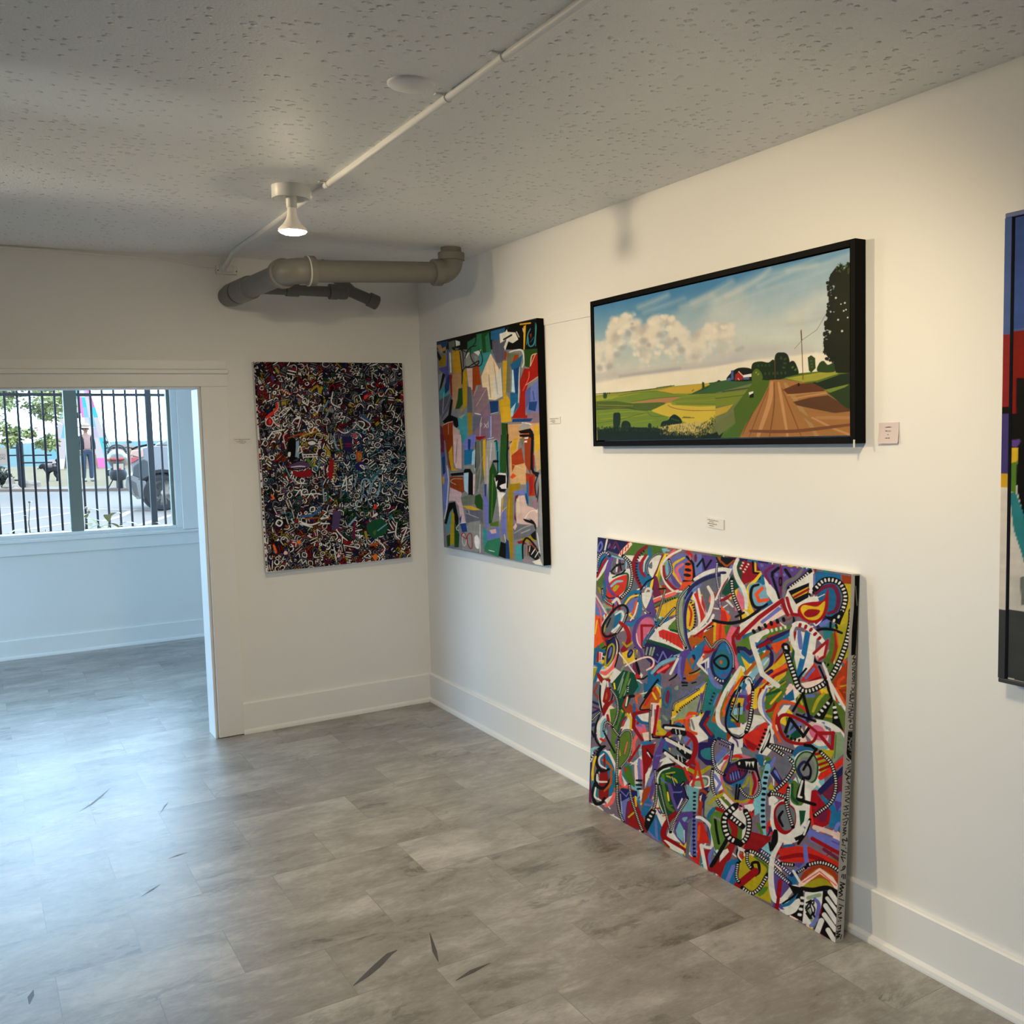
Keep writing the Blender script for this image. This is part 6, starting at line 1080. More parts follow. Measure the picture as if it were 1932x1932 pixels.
flat(bm, [(-60, YF+.165), (60, YF+.165), (60, -38), (1.0, 20.0), (-.1, 20.95), (-1.47, 22.4), (-8, 28), (-60, 80)][:2]+[(60, -36.7), (60, -36.7)][:0]+[(14, 7.5), (1.0, 20.0), (-.1, 20.95), (-1.47, 22.4), (-8, 28.8), (-60, 80)], G0)
flat(bm, [(-60, -40), (XL-.2, -40), (XL-.2, YF+.165), (-60, YF+.165)], G0-.02); flat(bm, [(XL-.2, -40), (10, -40), (10, YR-.2), (XL-.2, YR-.2)], G0-.02)
for P in ([(-3.5, 16.6), (-1.66, 15.64), (-1.19, 15.25), (-.62, 14.36), (-.46, 13.95), (-.03, 13.3), (.64, 12.25)], [(-1.9, 13.0), (-1.735, 13.3), (-1.35, 14.2), (-1.12, 15.1)], [(-1.79, 11.4), (-1.2, 12.3), (-.716, 13.2)], [(-1.62, 9.9), (-1.2, 10.5), (-.85, 10.95)], [(-.52, 10.8), (-.2, 11.6), (.12, 12.9)], [(-.2, 9.6), (.2, 10.6), (.5, 11.3)]):
    for a, b in zip(P, P[1:]):
        d = Vector((b[0]-a[0], b[1]-a[1])).normalized(); n = Vector((-d.y, d.x))*.055
        flat(bm, [(a[0]-n.x, a[1]-n.y), (b[0]-n.x, b[1]-n.y), (b[0]+n.x, b[1]+n.y), (a[0]+n.x, a[1]+n.y)], G0+.003, 1)
struct(obj('ground', bm, [ASPH, LINE]))
kl = [(14, 7.5), (1.0, 20.0), (-.1, 20.95), (-1.47, 22.4), (-8, 28.8), (-60, 80)]
bm = B()
for a, b in zip(kl, kl[1:]):
    o2 = [(p[0]+.75, p[1]+.75) for p in (a, b)]
    v = [bm.verts.new((*p, z)) for z in (G0-.02, G0+.06) for p in (a, b, o2[1], o2[0])]
    for f in ((0, 1, 2, 3), (4, 5, 6, 7), (0, 1, 5, 4), (1, 2, 6, 5), (2, 3, 7, 6), (3, 0, 4, 7)): bm.faces.new([v[i] for i in f])
struct(obj('sidewalk', bm, KERB))
bm = B(); n_s = 14
lawn_n = [(p[0]+.75, p[1]+.75) for p in kl]; lake_l = [(60, 12), (2.54, 46.3), (.5, 47.5), (-4, 50), (-14, 56), (-90, 100)]
for i in range(5): flat(bm, [lawn_n[i], lawn_n[i+1], lake_l[i+1], lake_l[i]], G0+.05)
struct(obj('lawn', bm, GRASS))
bm = B()
for i in range(5): flat(bm, [lake_l[i], lake_l[i+1], (lake_l[i+1][0]*3+300-120*i, 1500), (lake_l[i][0]*3+300-120*(i-1), 1500)], G0-.15)
struct(obj('lake', bm, LAKE))

# black iron fence close outside the window
IRON = om('black_iron', (40, 41, 58), .75, .5, .2, var=.1)
fn = thing('iron_fence', 'black iron picket fence standing just outside the far window', 'fence', (0, 0, 0))
fy = 4.3
bm = B(); box(bm, -5.2, 1.4, fy-.012, fy+.012, 1.932, 1.957); obj('rail', bm, IRON, fn)
bm = B(); box(bm, -5.2, 1.4, fy-.012, fy+.012, .768, .792); obj('rail', bm, IRON, fn)
bm = B(); box(bm, -.0085, .0085, -.0085, .0085, .70, 2.55); lathe(bm, [(.012, 2.55), (.006, 2.6), (.001, 2.64)], seg=8)
p0 = obj('picket', bm, IRON, fn); k = 0
for i in range(-40, 26):
    x = -.797 + .0898*i
    if i in (0, -26, 24) or x < -4.9 or x > 1.3: continue
    if k == 0: p0.location = (x, fy, 0)
    else: q = p0.copy(); q.location = (x, fy, 0); COL.objects.link(q)
    k += 1
for x in (-.797, -.797-26*.0898, -.797+24*.0898):
    bm = B(); box(bm, x-.024, x+.024, fy-.024, fy+.024, G0-.02, 2.62); obj('post', bm, IRON, fn, bevel=.004)

# leafy plants between the window and the fence
LEAF = om('plant_leaf', (166, 192, 142), .32, .6, .2, var=.2); STEM = om('plant_stem', (128, 140, 112), .6, .7, .1); BLOOM = om('white_bloom', (245, 245, 240), .6); REDL = om('red_leaf', (226, 150, 130), .6)
def leaf(bm, base, d, L, w):
    d = Vector(d).normalized(); s = d.cross(Vector((0, 0, 1))).normalized(); u_ = s.cross(d); rows = []
    for i in range(6):
        t = i/5; c = Vector(base) + d*L*t + u_*(.25*L*t*(1-t)*1.2 - .22*L*t*t); hw = w*math.sin(PI*min(1, .06+.94*t))**.8*.5
        rows.append([bm.verts.new(c - s*hw + u_*.12*hw), bm.verts.new(c), bm.verts.new(c + s*hw + u_*.12*hw)])
    for a, b in zip(rows, rows[1:]):
        for q in (0, 1): bm.faces.new([a[q], a[q+1], b[q+1], b[q]])
def plant(x, y, h, n, label, seed, bloom=None, L=.15):
    r = random.Random(seed); t = thing('garden_plant', label, 'plant', (x, y, G0), group='plants under the window')
    bm = B(); pts = [(0, 0, 0), (.01, .0, h*.4), (-.012, .01, h*.75), (.004, 0, h)]; tube(bm, pts, [.006, .005, .004, .002], 6); obj('stem', bm, STEM, t)
    bm = B()
    for i in range(n):
        a = r.uniform(0, 2*PI); z = h*(.35+.65*(i+1)/n) - .01
        leaf(bm, (0, 0, z), (math.cos(a), math.sin(a)*.7, r.uniform(.1, .7)), L*r.uniform(.7, 1.2), L*.36)
    obj('foliage', bm, REDL if bloom == 'red' else LEAF, t)
    if bloom == 'white':
        for i in range(3):
            bm = B(); bmesh.ops.create_icosphere(bm, subdivisions=1, radius=.014, matrix=Matrix.Translation((r.uniform(-.02, .02), 0, h+.01-i*.035))); obj('flower', bm, BLOOM, t)
plant(-1.386, 3.7, .62, 7, 'flowering plant with tiny white blooms behind the window mullion', 1, 'white')
plant(-1.31, 3.66, .50, 9, 'low leafy plant just right of the window mullion', 2)
plant(-1.225, 3.72, .545, 12, 'bushy plant with pale green leaves beneath the fence pickets', 3)
plant(-1.15, 3.68, .49, 9, 'small leafy plant right of the bushy one under the fence', 4)
plant(-.88, 3.9, .46, 10, 'dark leafy plant at the foot of the fence post', 5, L=.10)
plant(-1.777, 3.7, .70, 4, 'tall thin bare stalk left of the window mullion', 6, L=.07)
plant(-1.68, 3.75, .47, 4, 'small plant with reddish leaf tips left of the mullion', 7, 'red', L=.07)
plant(-1.93, 3.72, .46, 9, 'low light green plant at the left edge of the window view', 8)

# car
PAINT = om('car_paint', (166, 184, 212), .55, .25, .5, var=.02); BUMP = om('grey_bumper', (120, 130, 142), .38, .5, .3); TAPE = om('dark_panel', (64, 68, 76), .5, .5, .3); RUB = om('tyre_rubber', (58, 64, 74), .55, .8, .1); RIM = om('alloy_rim', (236, 244, 248), .7, .3, .4); HOLE = om('wheel_well', (16, 18, 22), .5, .9, .05)
LAMPR = om('red_lamp', (220, 96, 104), .6, .3, .4); LAMPW = om('clear_lamp', (246, 222, 220), .6, .3, .4); GLASSC = om('car_glass', (150, 176, 206), .5, .15, .5); MIRR = om('white_reflector', (240, 246, 250), .6, .3)
car = thing('car', 'blue grey car with a grey bumper parked outside behind the fence post', 'car', (.524, 12.29, G0), math.radians(-9))
def side(bm, pts, y0, y1, inset=0.):
    a = [bm.verts.new((x, y0, z)) for x, z in pts]; b = [bm.verts.new((x, y1, z)) for x, z in pts]
    bm.faces.new(a); bm.faces.new(b[::-1])
    for i in range(len(pts)): bm.faces.new([a[i], a[(i+1) % len(pts)], b[(i+1) % len(pts)], b[i]])
arch = lambda cx, r: [(cx+r*math.cos(t), .30+r*math.sin(t)) for t in [PI*k/10 for k in range(11)]][::-1]
lower = [(-.30, .62), (-.44, .66), (-.45, .80), (-.42, .95), (-.30, 1.03), (-.12, 1.07), (.0, 1.06), (2.6, 1.0), (3.35, .9), (3.62, .72), (3.66, .4), (3.5, .28), (2.99, .28)] + arch(2.62, .37)[::-1] + [(2.25, .24), (.38, .24)] + arch(0., .38)[::-1] + [(-.38, .42), (-.36, .55)]
bm = B(); side(bm, lower, .03, 1.72); obj('body', bm, PAINT, car, bevel=.05)
bm = B(); side(bm, [(-.10, 1.075), (.14, 1.215), (.62, 1.43), (.95, 1.47), (1.9, 1.45), (2.62, 1.02), (2.5, 1.0), (0, 1.055)], .12, 1.62); obj('cabin', bm, PAINT, car, bevel=.05)
bm = B(); side(bm, [(.42, 1.10), (.66, 1.36), (1.0, 1.40), (1.85, 1.38), (2.3, 1.08)], .112, .119); obj('side_window', bm, GLASSC, car)
bm = B(); side(bm, [(-.20, .215), (-.36, .235), (-.50, .33), (-.55, .45), (-.53, .58), (-.30, .64), (-.40, .40), (-.39, .22)], .0, 1.75); 
side(bm, [(-.38, .21), (-.40, .44), (-.42, .60), (-.53, .57), (-.55, .44), (-.50, .33)], .001, .20); obj('bumper', bm, BUMP, car, bevel=.02)
bm = B(); side(bm, [(-.44, .60), (-.42, .74), (-.26, .86), (-.17, .80), (-.13, .68), (-.20, .58), (-.30, .52), (-.36, .56)], -.006, .06); obj('dark_panel', bm, TAPE, car, bevel=.012)
bm = B(); side(bm, [(-.22, .215), (-.36, .225), (-.39, .44), (-.36, .52), (-.25, .5), (-.215, .36)], -.004, .06); obj('lower_corner', bm, BUMP, car, bevel=.012)
bm = B(); side(bm, [(-.45, .93), (-.43, 1.0), (-.26, 1.02), (-.26, .89), (-.32, .88)], -.002, .10); obj('lamp_lens', bm, LAMPW, car, bevel=.012)
bm = B(); side(bm, [(-.45, .80), (-.45, .90), (-.30, .88), (-.42, .80)], -.001, .10); obj('lamp_band', bm, LAMPR, car, bevel=.01)
bm = B(); tube(bm, [(-.43, .02, 1.02), (-.34, .03, 1.058), (-.2, .03, 1.085), (-.08, .05, 1.085)], .016, 8); obj('edge_trim', bm, HOLE, car)
bm = B(); side(bm, [(.20, 1.0), (.30, 1.16), (.36, 1.16), (.36, 1.0)], -.05, .02); obj('reflector', bm, MIRR, car, bevel=.02)
def wheel(x, rot):
    w_ = []; bm = B(); lathe(bm, [(.205, -.01), (.235, -.022), (.28, -.016), (.30, .015), (.30, .16), (.28, .19), (.2, .19)], (0, 0, 0), (0, 1, 0), 40); ty = obj('tyre', bm, RUB, car, smooth=True)
    ty.location = (x, .06, .30); ty.rotation_euler = (0, 0, rot)
    bm = B(); lathe(bm, [(.001, .035), (.2, .035), (.2, .05), (.001, .05)], (0, 0, 0), (0, 1, 0), 32); obj('wheel_disc', bm, HOLE, ty)
    bm = B(); lathe(bm, [(.198, .0), (.215, -.012), (.222, -.006), (.222, .03), (.205, .034)], (0, 0, 0), (0, 1, 0), 40); lathe(bm, [(.001, -.012), (.04, -.010), (.05, .01), (.05, .03)], (0, 0, 0), (0, 1, 0), 20)
    for k in range(7):
        a = 2*PI*k/7+.2; c, s = math.cos(a), math.sin(a)
        v = [bm.verts.new((c*r - s*h, y, s*r + c*h)) for y in (-.010, .02) for r, h in ((.03, -.034), (.205, -.058), (.205, .058), (.03, .034))]
        for f in ((0, 1, 2, 3), (7, 6, 5, 4), (0, 4, 5, 1), (1, 5, 6, 2), (2, 6, 7, 3), (3, 7, 4, 0)): bm.faces.new([v[i] for i in f])
    obj('rim', bm, RIM, ty)
wheel(0., .3); wheel(2.62, 0.)
bm = B(); side(bm, arch(0., .37)+[(-.3, .2), (.3, .2)][::-1], .25, 1.5); obj('wheel_well', bm, HOLE, car)
bm = B()
Aq = arch(0., .385)
for (a, b) in zip(Aq, Aq[1:]):
    f0 = [(a[0], a[1]), (b[0], b[1]), (b[0]*.88, .30+(b[1]-.30)*.88), (a[0]*.88, .30+(a[1]-.30)*.88)]
    bm.faces.new([bm.verts.new((x, .015, z)) for x, z in f0])
obj('arch_trim', bm, RUB, car)

# parked scooter seen from behind
SCG = om('scooter_grey', (188, 204, 214), .6, .35, .4); SCB = om('scooter_black', (46, 50, 58), .55, .5, .2); SRED = om('scooter_lamp', (222, 92, 96), .6, .3); SWH = om('scooter_white', (244, 246, 248), .6, .4); SORA = om('scooter_amber', (240, 190, 160), .6, .3)
sc_ = thing('scooter', 'silver grey scooter seen from behind, parked at the kerb beside the car', 'scooter', (.835, 20.35, G0), math.radians(-8))
bm = B(); lathe(bm, [(.12, -.055), (.19, -.075), (.245, -.06), (.26, -.02), (.26, .02), (.245, .06), (.19, .075), (.12, .055)], (.02, 0, .26), (1, 0, 0), 28); obj('rear_wheel', bm, SCB, sc_, smooth=True)
bm = B(); lathe(bm, [(.12, -.05), (.19, -.06), (.245, 0), (.19, .06), (.12, .05)], (0, 1.25, .26), (1, 0, 0), 24); obj('front_wheel', bm, SCB, sc_, smooth=True)
bm = B()
prev = None
for t, hw, zt, zb in ((-.28, .13, .86, .70), (-.22, .185, .93, .62), (-.08, .21, .98, .55), (.2, .20, .96, .5), (.5, .15, .86, .45), (.7, .12, .5, .35)):
    ring = [bm.verts.new((hw*math.cos(a)*abs(math.cos(a))**-.25 if abs(math.cos(a)) > 1e-6 else 0, t, (zt+zb)/2+(zt-zb)/2*math.sin(a))) for a in [2*PI*k/20 for k in range(20)]]
    if prev:
        for k in range(20): bm.faces.new([prev[k], prev[(k+1) % 20], ring[(k+1) % 20], ring[k]])
    else: bm.faces.new(ring[::-1])
    prev = ring
bm.faces.new(prev); obj('tail_body', bm, SCG, sc_, smooth=True)
bm = B()
for dz in (0, .045): tube(bm, [(.19*math.cos(a), -.12+.1*math.sin(a), .86+dz+.16*math.sin(a)) for a in [PI*k/14 for k in range(15)]], .017, 8)
obj('seat_band', bm, SCB, sc_, smooth=True)
bm = B(); tube(bm, [(-.13, -.285, .735), (-.06, -.305, .735), (.06, -.305, .735), (.14, -.285, .74)], [.025, .042, .042, .025], 12); obj('tail_lamp', bm, SRED, sc_, smooth=True)
bm = B(); tube(bm, [(-.20, -.25, .735), (-.14, -.285, .735)], .036, 10); obj('turn_signal', bm, SORA, sc_, smooth=True)
bm = B(); box(bm, -.09, .12, -.325, -.315, .44, .63); obj('plate', bm, SWH, sc_, bevel=.004)
bm = B(); box(bm, .01, .07, -.327, -.3255, .49, .53); obj('sticker', bm, SRED, sc_)
bm = B(); lathe(bm, [(.001, 0), (.16, .01), (.19, .10), (.17, .24), (.001, .26)], (.0, -.26, .52), (0, .3, -1), 20); obj('rear_guard', bm, SCB, sc_, smooth=True)
bm = B(); lathe(bm, [(.001, 0), (.075, .01), (.08, .25), (.05, .42), (.001, .43)], (-.18, -.05, .42), (.05, 1, .05), 16); obj('exhaust', bm, SCB, sc_, smooth=True)
bm = B(); tube(bm, [(-.30, 1.0, .98), (-.18, .95, 1.0), (0, .92, .97), (.18, .95, 1.0), (.30, 1.0, .98)], .018, 8); tube(bm, [(0, .92, .97), (0, 1.2, .3)], .035, 8); obj('handlebar', bm, SCB, sc_)
for s_g in (-1, 1):
    bm = B(); tube(bm, [(.2*s_g, .95, 1.0), (.24*s_g, .93, 1.1)], .008, 6); bmesh.ops.create_uvsphere(bm, u_segments=12, v_segments=8, radius=.05, matrix=Matrix.Translation((.25*s_g, .93, 1.13)) @ Matrix.Diagonal((1.3, .35, .8, 1))); obj('mirror', bm, SCB, sc_)
bm = B(); tube(bm, [(-.10, .1, .3), (-.26, -.05, .01)], .014, 8); obj('kickstand', bm, SCB, sc_)

# person in a brimmed hat
def skin(name, pts, edges, radii, m, parent, sub=2, flat_=None):
    me = bpy.data.meshes.new(name); me.from_pydata([tuple(p) for p in pts], edges, []); o = bpy.data.objects.new(name, me); COL.objects.link(o); o.parent = parent
    o.modifiers.new('skin', 'SKIN'); sv = me.skin_vertices[0].data
    for i, r in enumerate(radii):
        sv[i].radius = (r, r) if not isinstance(r, tuple) else r; sv[i].use_root = (i == 0)
    s = o.modifiers.new('sub', 'SUBSURF'); s.levels = s.render_levels = sub
    me.materials.append(m); return o
SKINC = om('skin', (214, 182, 170), .5, .6, .2); JEANS = om('jeans', (70, 98, 140), .5, .8, .1); JACK = om('dark_jacket', (46, 54, 70), .5, .8, .1); SHIRT = om('pale_shirt', (214, 192, 206), .55, .8, .1); HATM = om('straw_hat', (246, 244, 238), .6, .8, .1); HATS = om('hat_band', (150, 130, 128), .5); SHOE = om('pale_shoe', (190, 204, 218), .55, .7, .1); HAIR = om('brown_hair', (110, 90, 84), .5, .7, .1)
per = thing('person', 'person in a wide pale hat, dark jacket and jeans standing on the grass outside', 'person', (.70, 25.56, G0+.05), math.radians(12))
hs = 1.52/1.75
J = lambda x, y, z: Vector((x*hs, y*hs, z*hs))
body = [J(0, 0, .98), J(0, .0, 1.12), J(0, .01, 1.28), J(0, 0, 1.44), J(0, 0, 1.53), J(0, -.01, 1.60), J(0, -.015, 1.68), J(0, -.01, 1.74),
        J(.09, 0, .92), J(.105, -.01, .52), J(.105, .02, .10), J(-.09, 0, .92), J(-.11, -.02, .52), J(-.12, .02, .10),
        J(.17, 0, 1.42), J(.225, .01, 1.15), J(.19, -.12, .98), J(-.17, 0, 1.42), J(-.225, .01, 1.15), J(-.20, -.10, .96)]
be = [(0, 1), (1, 2), (2, 3), (3, 4), (4, 5), (5, 6), (6, 7), (0, 8), (8, 9), (9, 10), (0, 11), (11, 12), (12, 13), (3, 14), (14, 15), (15, 16), (3, 17), (17, 18), (18, 19)]
br = [.125, .115, .13, .10, .05, .075, .088, .07, .082, .058, .042, .082, .058, .042, .055, .042, .03, .055, .042, .03]
bd = skin('body', body, be, [r*hs for r in br], SKINC, per)
leg = [J(0, 0, .97), J(.092, 0, .90), J(.106, -.01, .52), J(.105, .02, .09), J(-.092, 0, .90), J(-.11, -.02, .52), J(-.12, .02, .09), J(0, 0, 1.06)]
skin('jeans', leg, [(0, 1), (1, 2), (2, 3), (0, 4), (4, 5), (5, 6), (0, 7)], [r*hs for r in (.14, .098, .074, .062, .098, .074, .062, .13)], JEANS, per)
skin('shirt', [J(0, -.01, .97), J(0, -.022, 1.25), J(0, -.01, 1.42), J(0, -.005, 1.49)], [(0, 1), (1, 2), (2, 3)], [r*hs for r in (.135, .14, .12, .06)], SHIRT, per)
for s_g in (-1, 1):
    skin('jacket', [J(.085*s_g, -.015, 1.36), J(.10*s_g, -.02, 1.18), J(.10*s_g, -.015, .98), J(.175*s_g, 0, 1.42), J(.228*s_g, .01, 1.15), J(.195*s_g, -.11, 1.0)], [(0, 1), (1, 2), (0, 3), (3, 4), (4, 5)], [r*hs for r in (.10, .105, .10, .068, .055, .045)], JACK, per)
    bm = B(); bmesh.ops.create_uvsphere(bm, u_segments=14, v_segments=10, radius=1, matrix=Matrix.Translation(J(.11*s_g, -.05, .045)) @ Matrix.Diagonal((.045, .12, .042, 1))); obj('shoe', bm, SHOE, per, smooth=True)
    # a hand: palm, four curled fingers and a thumb
    wv_ = J(.192*s_g, -.125, .965); hp = [wv_, wv_+Vector((0, -.02, -.05))]; hedge = [(0, 1)]; hr = [.024, .03]
    for k in range(4):
        b0 = wv_+Vector((.012*(k-1.5), -.03, -.08)); hp += [b0, b0+Vector((0, -.012, -.035-.004*(k in (1, 2)))), b0+Vector((0, .006, -.055))]; n0 = len(hp)-3
        hedge += [(1, n0), (n0, n0+1), (n0+1, n0+2)]; hr += [.010, .009, .008]
    b0 = wv_+Vector((-.028*s_g, -.02, -.045)); hp += [b0, b0+Vector((-.008*s_g, -.02, -.03))]; hedge += [(1, len(hp)-2), (len(hp)-2, len(hp)-1)]; hr += [.011, .009]
    skin('hand', hp, hedge, hr, SKINC, per, 1)
bm = B(); bmesh.ops.create_uvsphere(bm, u_segments=16, v_segments=12, radius=.098*hs, matrix=Matrix.Translation(J(0, .02, 1.69)) @ Matrix.Diagonal((.98, 1.05, 1.1, 1))); obj('hair', bm, HAIR, per, smooth=True)
for s_g in (-1, 1):
    bm = B(); bmesh.ops.create_uvsphere(bm, u_segments=8, v_segments=6, radius=.010, matrix=Matrix.Translation(J(.033*s_g, -.105, 1.665))); obj('eye', bm, HAIR, per)
    bm = B(); bmesh.ops.create_uvsphere(bm, u_segments=8, v_segments=6, radius=.018, matrix=Matrix.Translation(J(.092*s_g, -.01, 1.655))); obj('ear', bm, SKINC, per)
bm = B(); tube(bm, [J(-.025, -.105, 1.598), J(0, -.112, 1.595), J(.025, -.105, 1.598)], .006, 6); obj('mouth', bm, HATS, per)
bm = B(); lathe(bm, [(.001, .0), (.018, .01), (.008, .045), (.001, .05)], J(0, -.095, 1.625), (0, -.25, 1), 10); obj('nose', bm, SKINC, per)
bm = B(); lathe(bm, [(.09, 0), (.235, -.022), (.24, -.018), (.10, .012), (.098, .05), (.085, .085), (.04, .10), (.001, .102)], J(0, -.005, 1.735), (0, -.06, 1), 28); obj('hat', bm, HATM, per, smooth=True)
bm = B(); lathe(bm, [(.100, 0), (.1015, .001), (.1015, .02), (.098, .021)], J(0, -.005, 1.752), (0, -.06, 1), 28); obj('hat_band', bm, HATS, per, smooth=True)

# dog
DOGC = noisy(om('dog_coat', (62, 66, 78), .55, .9, .05, var=.25, vs=30), 30, .25); DOGL = om('pale_patch', (150, 160, 174), .55, .9, .05, var=.2, vs=30)
dog = thing('dog', 'dark curly dog with its tail up standing on the grass behind the fence pickets', 'dog', (-.075, 27.0, G0-.005), math.radians(-25))
V = Vector
dp_ = [V((0, 0, .44)), V((.10, 0, .45)), V((-.10, 0, .43)), V((-.17, 0, .46)), V((-.23, -.0, .52)), V((-.27, 0, .47)), V((-.315, 0, .41)),
       V((-.11, .05, .30)), V((-.12, .055, .15)), V((-.13, .05, .02)), V((-.09, -.05, .30)), V((-.085, -.055, .15)), V((-.095, -.05, .02)),
       V((.13, .05, .33)), V((.085, .055, .26)), V((.15, .055, .15)), V((.125, .05, .02)), V((.13, -.05, .33)), V((.105, -.055, .25)), V((.17, -.055, .15)), V((.15, -.05, .02)),
       V((.145, 0, .50)), V((.16, 0, .60))]
de = [(0, 1), (0, 2), (2, 3), (3, 4), (4, 5), (5, 6), (2, 7), (7, 8), (8, 9), (2, 10), (10, 11), (11, 12), (1, 13), (13, 14), (14, 15), (15, 16), (1, 17), (17, 18), (18, 19), (19, 20), (1, 21), (21, 22)]
dr_ = [.105, .10, .12, .085, .07, .062, .035, .05, .036, .03, .05, .036, .03, .07, .045, .032, .03, .07, .045, .032, .03, .025, .02]
skin('body', dp_, de, dr_, DOGC, dog)
bm = B(); bmesh.ops.create_icosphere(bm, subdivisions=3, radius=.05, matrix=Matrix.Translation((.165, 0, .64))); obj('tail_tuft', bm, DOGC, dog, smooth=True)
for s_g in (-1, 1):
    bm = B(); bmesh.ops.create_uvsphere(bm, u_segments=10, v_segments=8, radius=1, matrix=Matrix.Translation((-.235, .065*s_g, .47)) @ Matrix.Diagonal((.035, .02, .07, 1))); obj('ear', bm, DOGC, dog, smooth=True)
bm = B(); bmesh.ops.create_uvsphere(bm, u_segments=16, v_segments=10, radius=1, matrix=Matrix.Translation((.02, -.035, .475)) @ Matrix.Diagonal((.14, .085, .075, 1))); obj('saddle_patch', bm, DOGL, dog, smooth=True)
bm = B(); bmesh.ops.create_uvsphere(bm, u_segments=8, v_segments=6, radius=.016, matrix=Matrix.Translation((-.345, 0, .415))); obj('nose', bm, HOLE, dog)

# painted tipi shaped sculpture on four legs
sw_ = thing('sculpture', 'tall tipi shaped sculpture painted with pink and turquoise patches by the lake', 'sculpture', (2.06, 41.6, G0+.04), math.radians(-9))
PC = [om('patch_grey', (206, 208, 222), .55, .6, .2, var=.02), om('patch_white', (232, 238, 244), .55, .6, .2, var=.02), om('patch_pink', (240, 120, 220), .55, .6, .2, var=.02), om('patch_magenta', (206, 110, 196), .55, .6, .2, var=.02), om('patch_turquoise', (40, 204, 226), .55, .6, .2, var=.02), om('patch_blue', (120, 198, 236), .55, .6, .2, var=.02), om('patch_lilac', (190, 186, 224), .55, .6, .2, var=.02)]
bm = B(); rs = random.Random(12); HB, HT, bw_ = 1.24, 4.95, .02
for sd in range(4):
    c, s = math.cos(sd*PI/2), math.sin(sd*PI/2); NI, NJ = 16, 22; gv = {}
    def pt(i, j):
        z = HT*.93*j/NJ; hw = HB*(1-z/HT)**1.05; t = -1+2*i/NI; x, y = hw*t, -hw
        return (x*c - y*s, x*s + y*c, z)
    for i in range(NI+1):
        for j in range(NJ+1): gv[i, j] = bm.verts.new(pt(i, j))
    for i in range(NI):
        for j in range(NJ):
            t = -1+2*(i+.5)/NI; z = HT*.93*(j+.5)/NJ
            if z < 2.25*(1-(abs(t)/.56)**2.2) and abs(t) < .56: continue
            f = bm.faces.new([gv[i, j], gv[i+1, j], gv[i+1, j+1], gv[i, j+1]])
            q = rs.random(); a, b_ = (i//2), (j//2); q = ((a*7+b_*13+sd*5+(a*b_) % 5) % 17)/17.
            f.material_index = 0 if q < .30 else 1 if q < .42 else 2 if q < .54 else 3 if q < .62 else 4 if q < .76 else 5 if q < .90 else 6
bmesh.ops.remove_doubles(bm, verts=bm.verts, dist=.002)
so_ = obj('shell', bm, PC, sw_); sd_ = so_.modifiers.new('thickness', 'SOLIDIFY'); sd_.thickness = .05; sd_.offset = -1
bm = B(); lathe(bm, [(.09, 4.55), (.10, 4.6), (.05, 4.9), (.001, 4.95)], seg=8); obj('peak', bm, PC[6], sw_)

# mound beyond the sculpture, distant trees, tree on the left
MND = om('earth_mound', (150, 132, 120), .5, .95, .05, var=.15)
bm = B(); prev = None
for i in range(13):
    t = i/12; x = 2.2+t*3.4; h = .95*math.sin(PI*t)**.6
    ring = [bm.verts.new((x, 45.2+1.6*(k/8-.5)*2, G0+.03+h*math.sin(PI*k/8)**.7)) for k in range(9)]
    if prev:
        for k in range(8): bm.faces.new([prev[k], prev[k+1], ring[k+1], ring[k]])
    prev = ring
tag(obj('earth_mound', bm, [MND], smooth=True), 'brown earth mound by the lake seen through the sculpture arch', 'mound')
TL = [om('tree_leaf_a', (152, 184, 124), .27, .6, .15, var=.2), om('tree_leaf_b', (122, 160, 108), .30, .6, .15, var=.2), om('tree_leaf_c', (180, 204, 160), .27, .6, .15, var=.2)]; BARK = om('bark', (96, 92, 84), .5, .9, .05)
def tree(name, label, loc, clumps, n, size, trunk, seed):
    r = random.Random(seed); t = thing(name, label, 'tree', loc, group=None)
    bm = B()
    for k in range(n):
        c = clumps[r.randrange(len(clumps))]
        a, b_ = r.uniform(0, 2*PI), math.acos(r.uniform(-1, 1)); rr = r.random()**.5
        p = Vector((c[0]+c[3]*rr*math.sin(b_)*math.cos(a), c[1]+c[3]*rr*math.sin(b_)*math.sin(a), c[2]+c[4]*rr*math.cos(b_)))
        d = Vector((r.uniform(-1, 1), r.uniform(-1, 1), r.uniform(-1, .4))).normalized(); s = d.cross(Vector((r.uniform(-1, 1), r.uniform(-1, 1), r.uniform(-1, 1)))).normalized(); L = size*r.uniform(.6, 1.3)
        f = bm.faces.new([bm.verts.new(p), bm.verts.new(p+d*L*.5+s*L*.2), bm.verts.new(p+d*L), bm.verts.new(p+d*L*.5-s*L*.2)]); f.material_index = r.choice((0, 0, 1, 2)) if c[2] > clumps[0][2]-9 else 1
    obj('foliage', bm, TL, t)
    for T in trunk:
        bm = B(); tube(bm, [p[:3] for p in T], [p[3] for p in T], 8); obj('trunk' if T is trunk[0] else 'branch', bm, BARK, t)
    return t
rt = random.Random(4); cl = []
for k in range(110):
    x = -3.3+rt.random()**.75*2.95; z = 1.75+rt.random()*2.2+(.25*max(0, x+1.4)); cl.append((x-(-3.4), rt.uniform(-1, 1), z-G0+.02, rt.uniform(.18, .36), rt.uniform(.12, .26)))
for k in range(9): cl.append((rt.uniform(-1.5, -.55)+3.4, rt.uniform(-.6, .6), rt.uniform(1.5, 1.9)-G0, .12, .12))
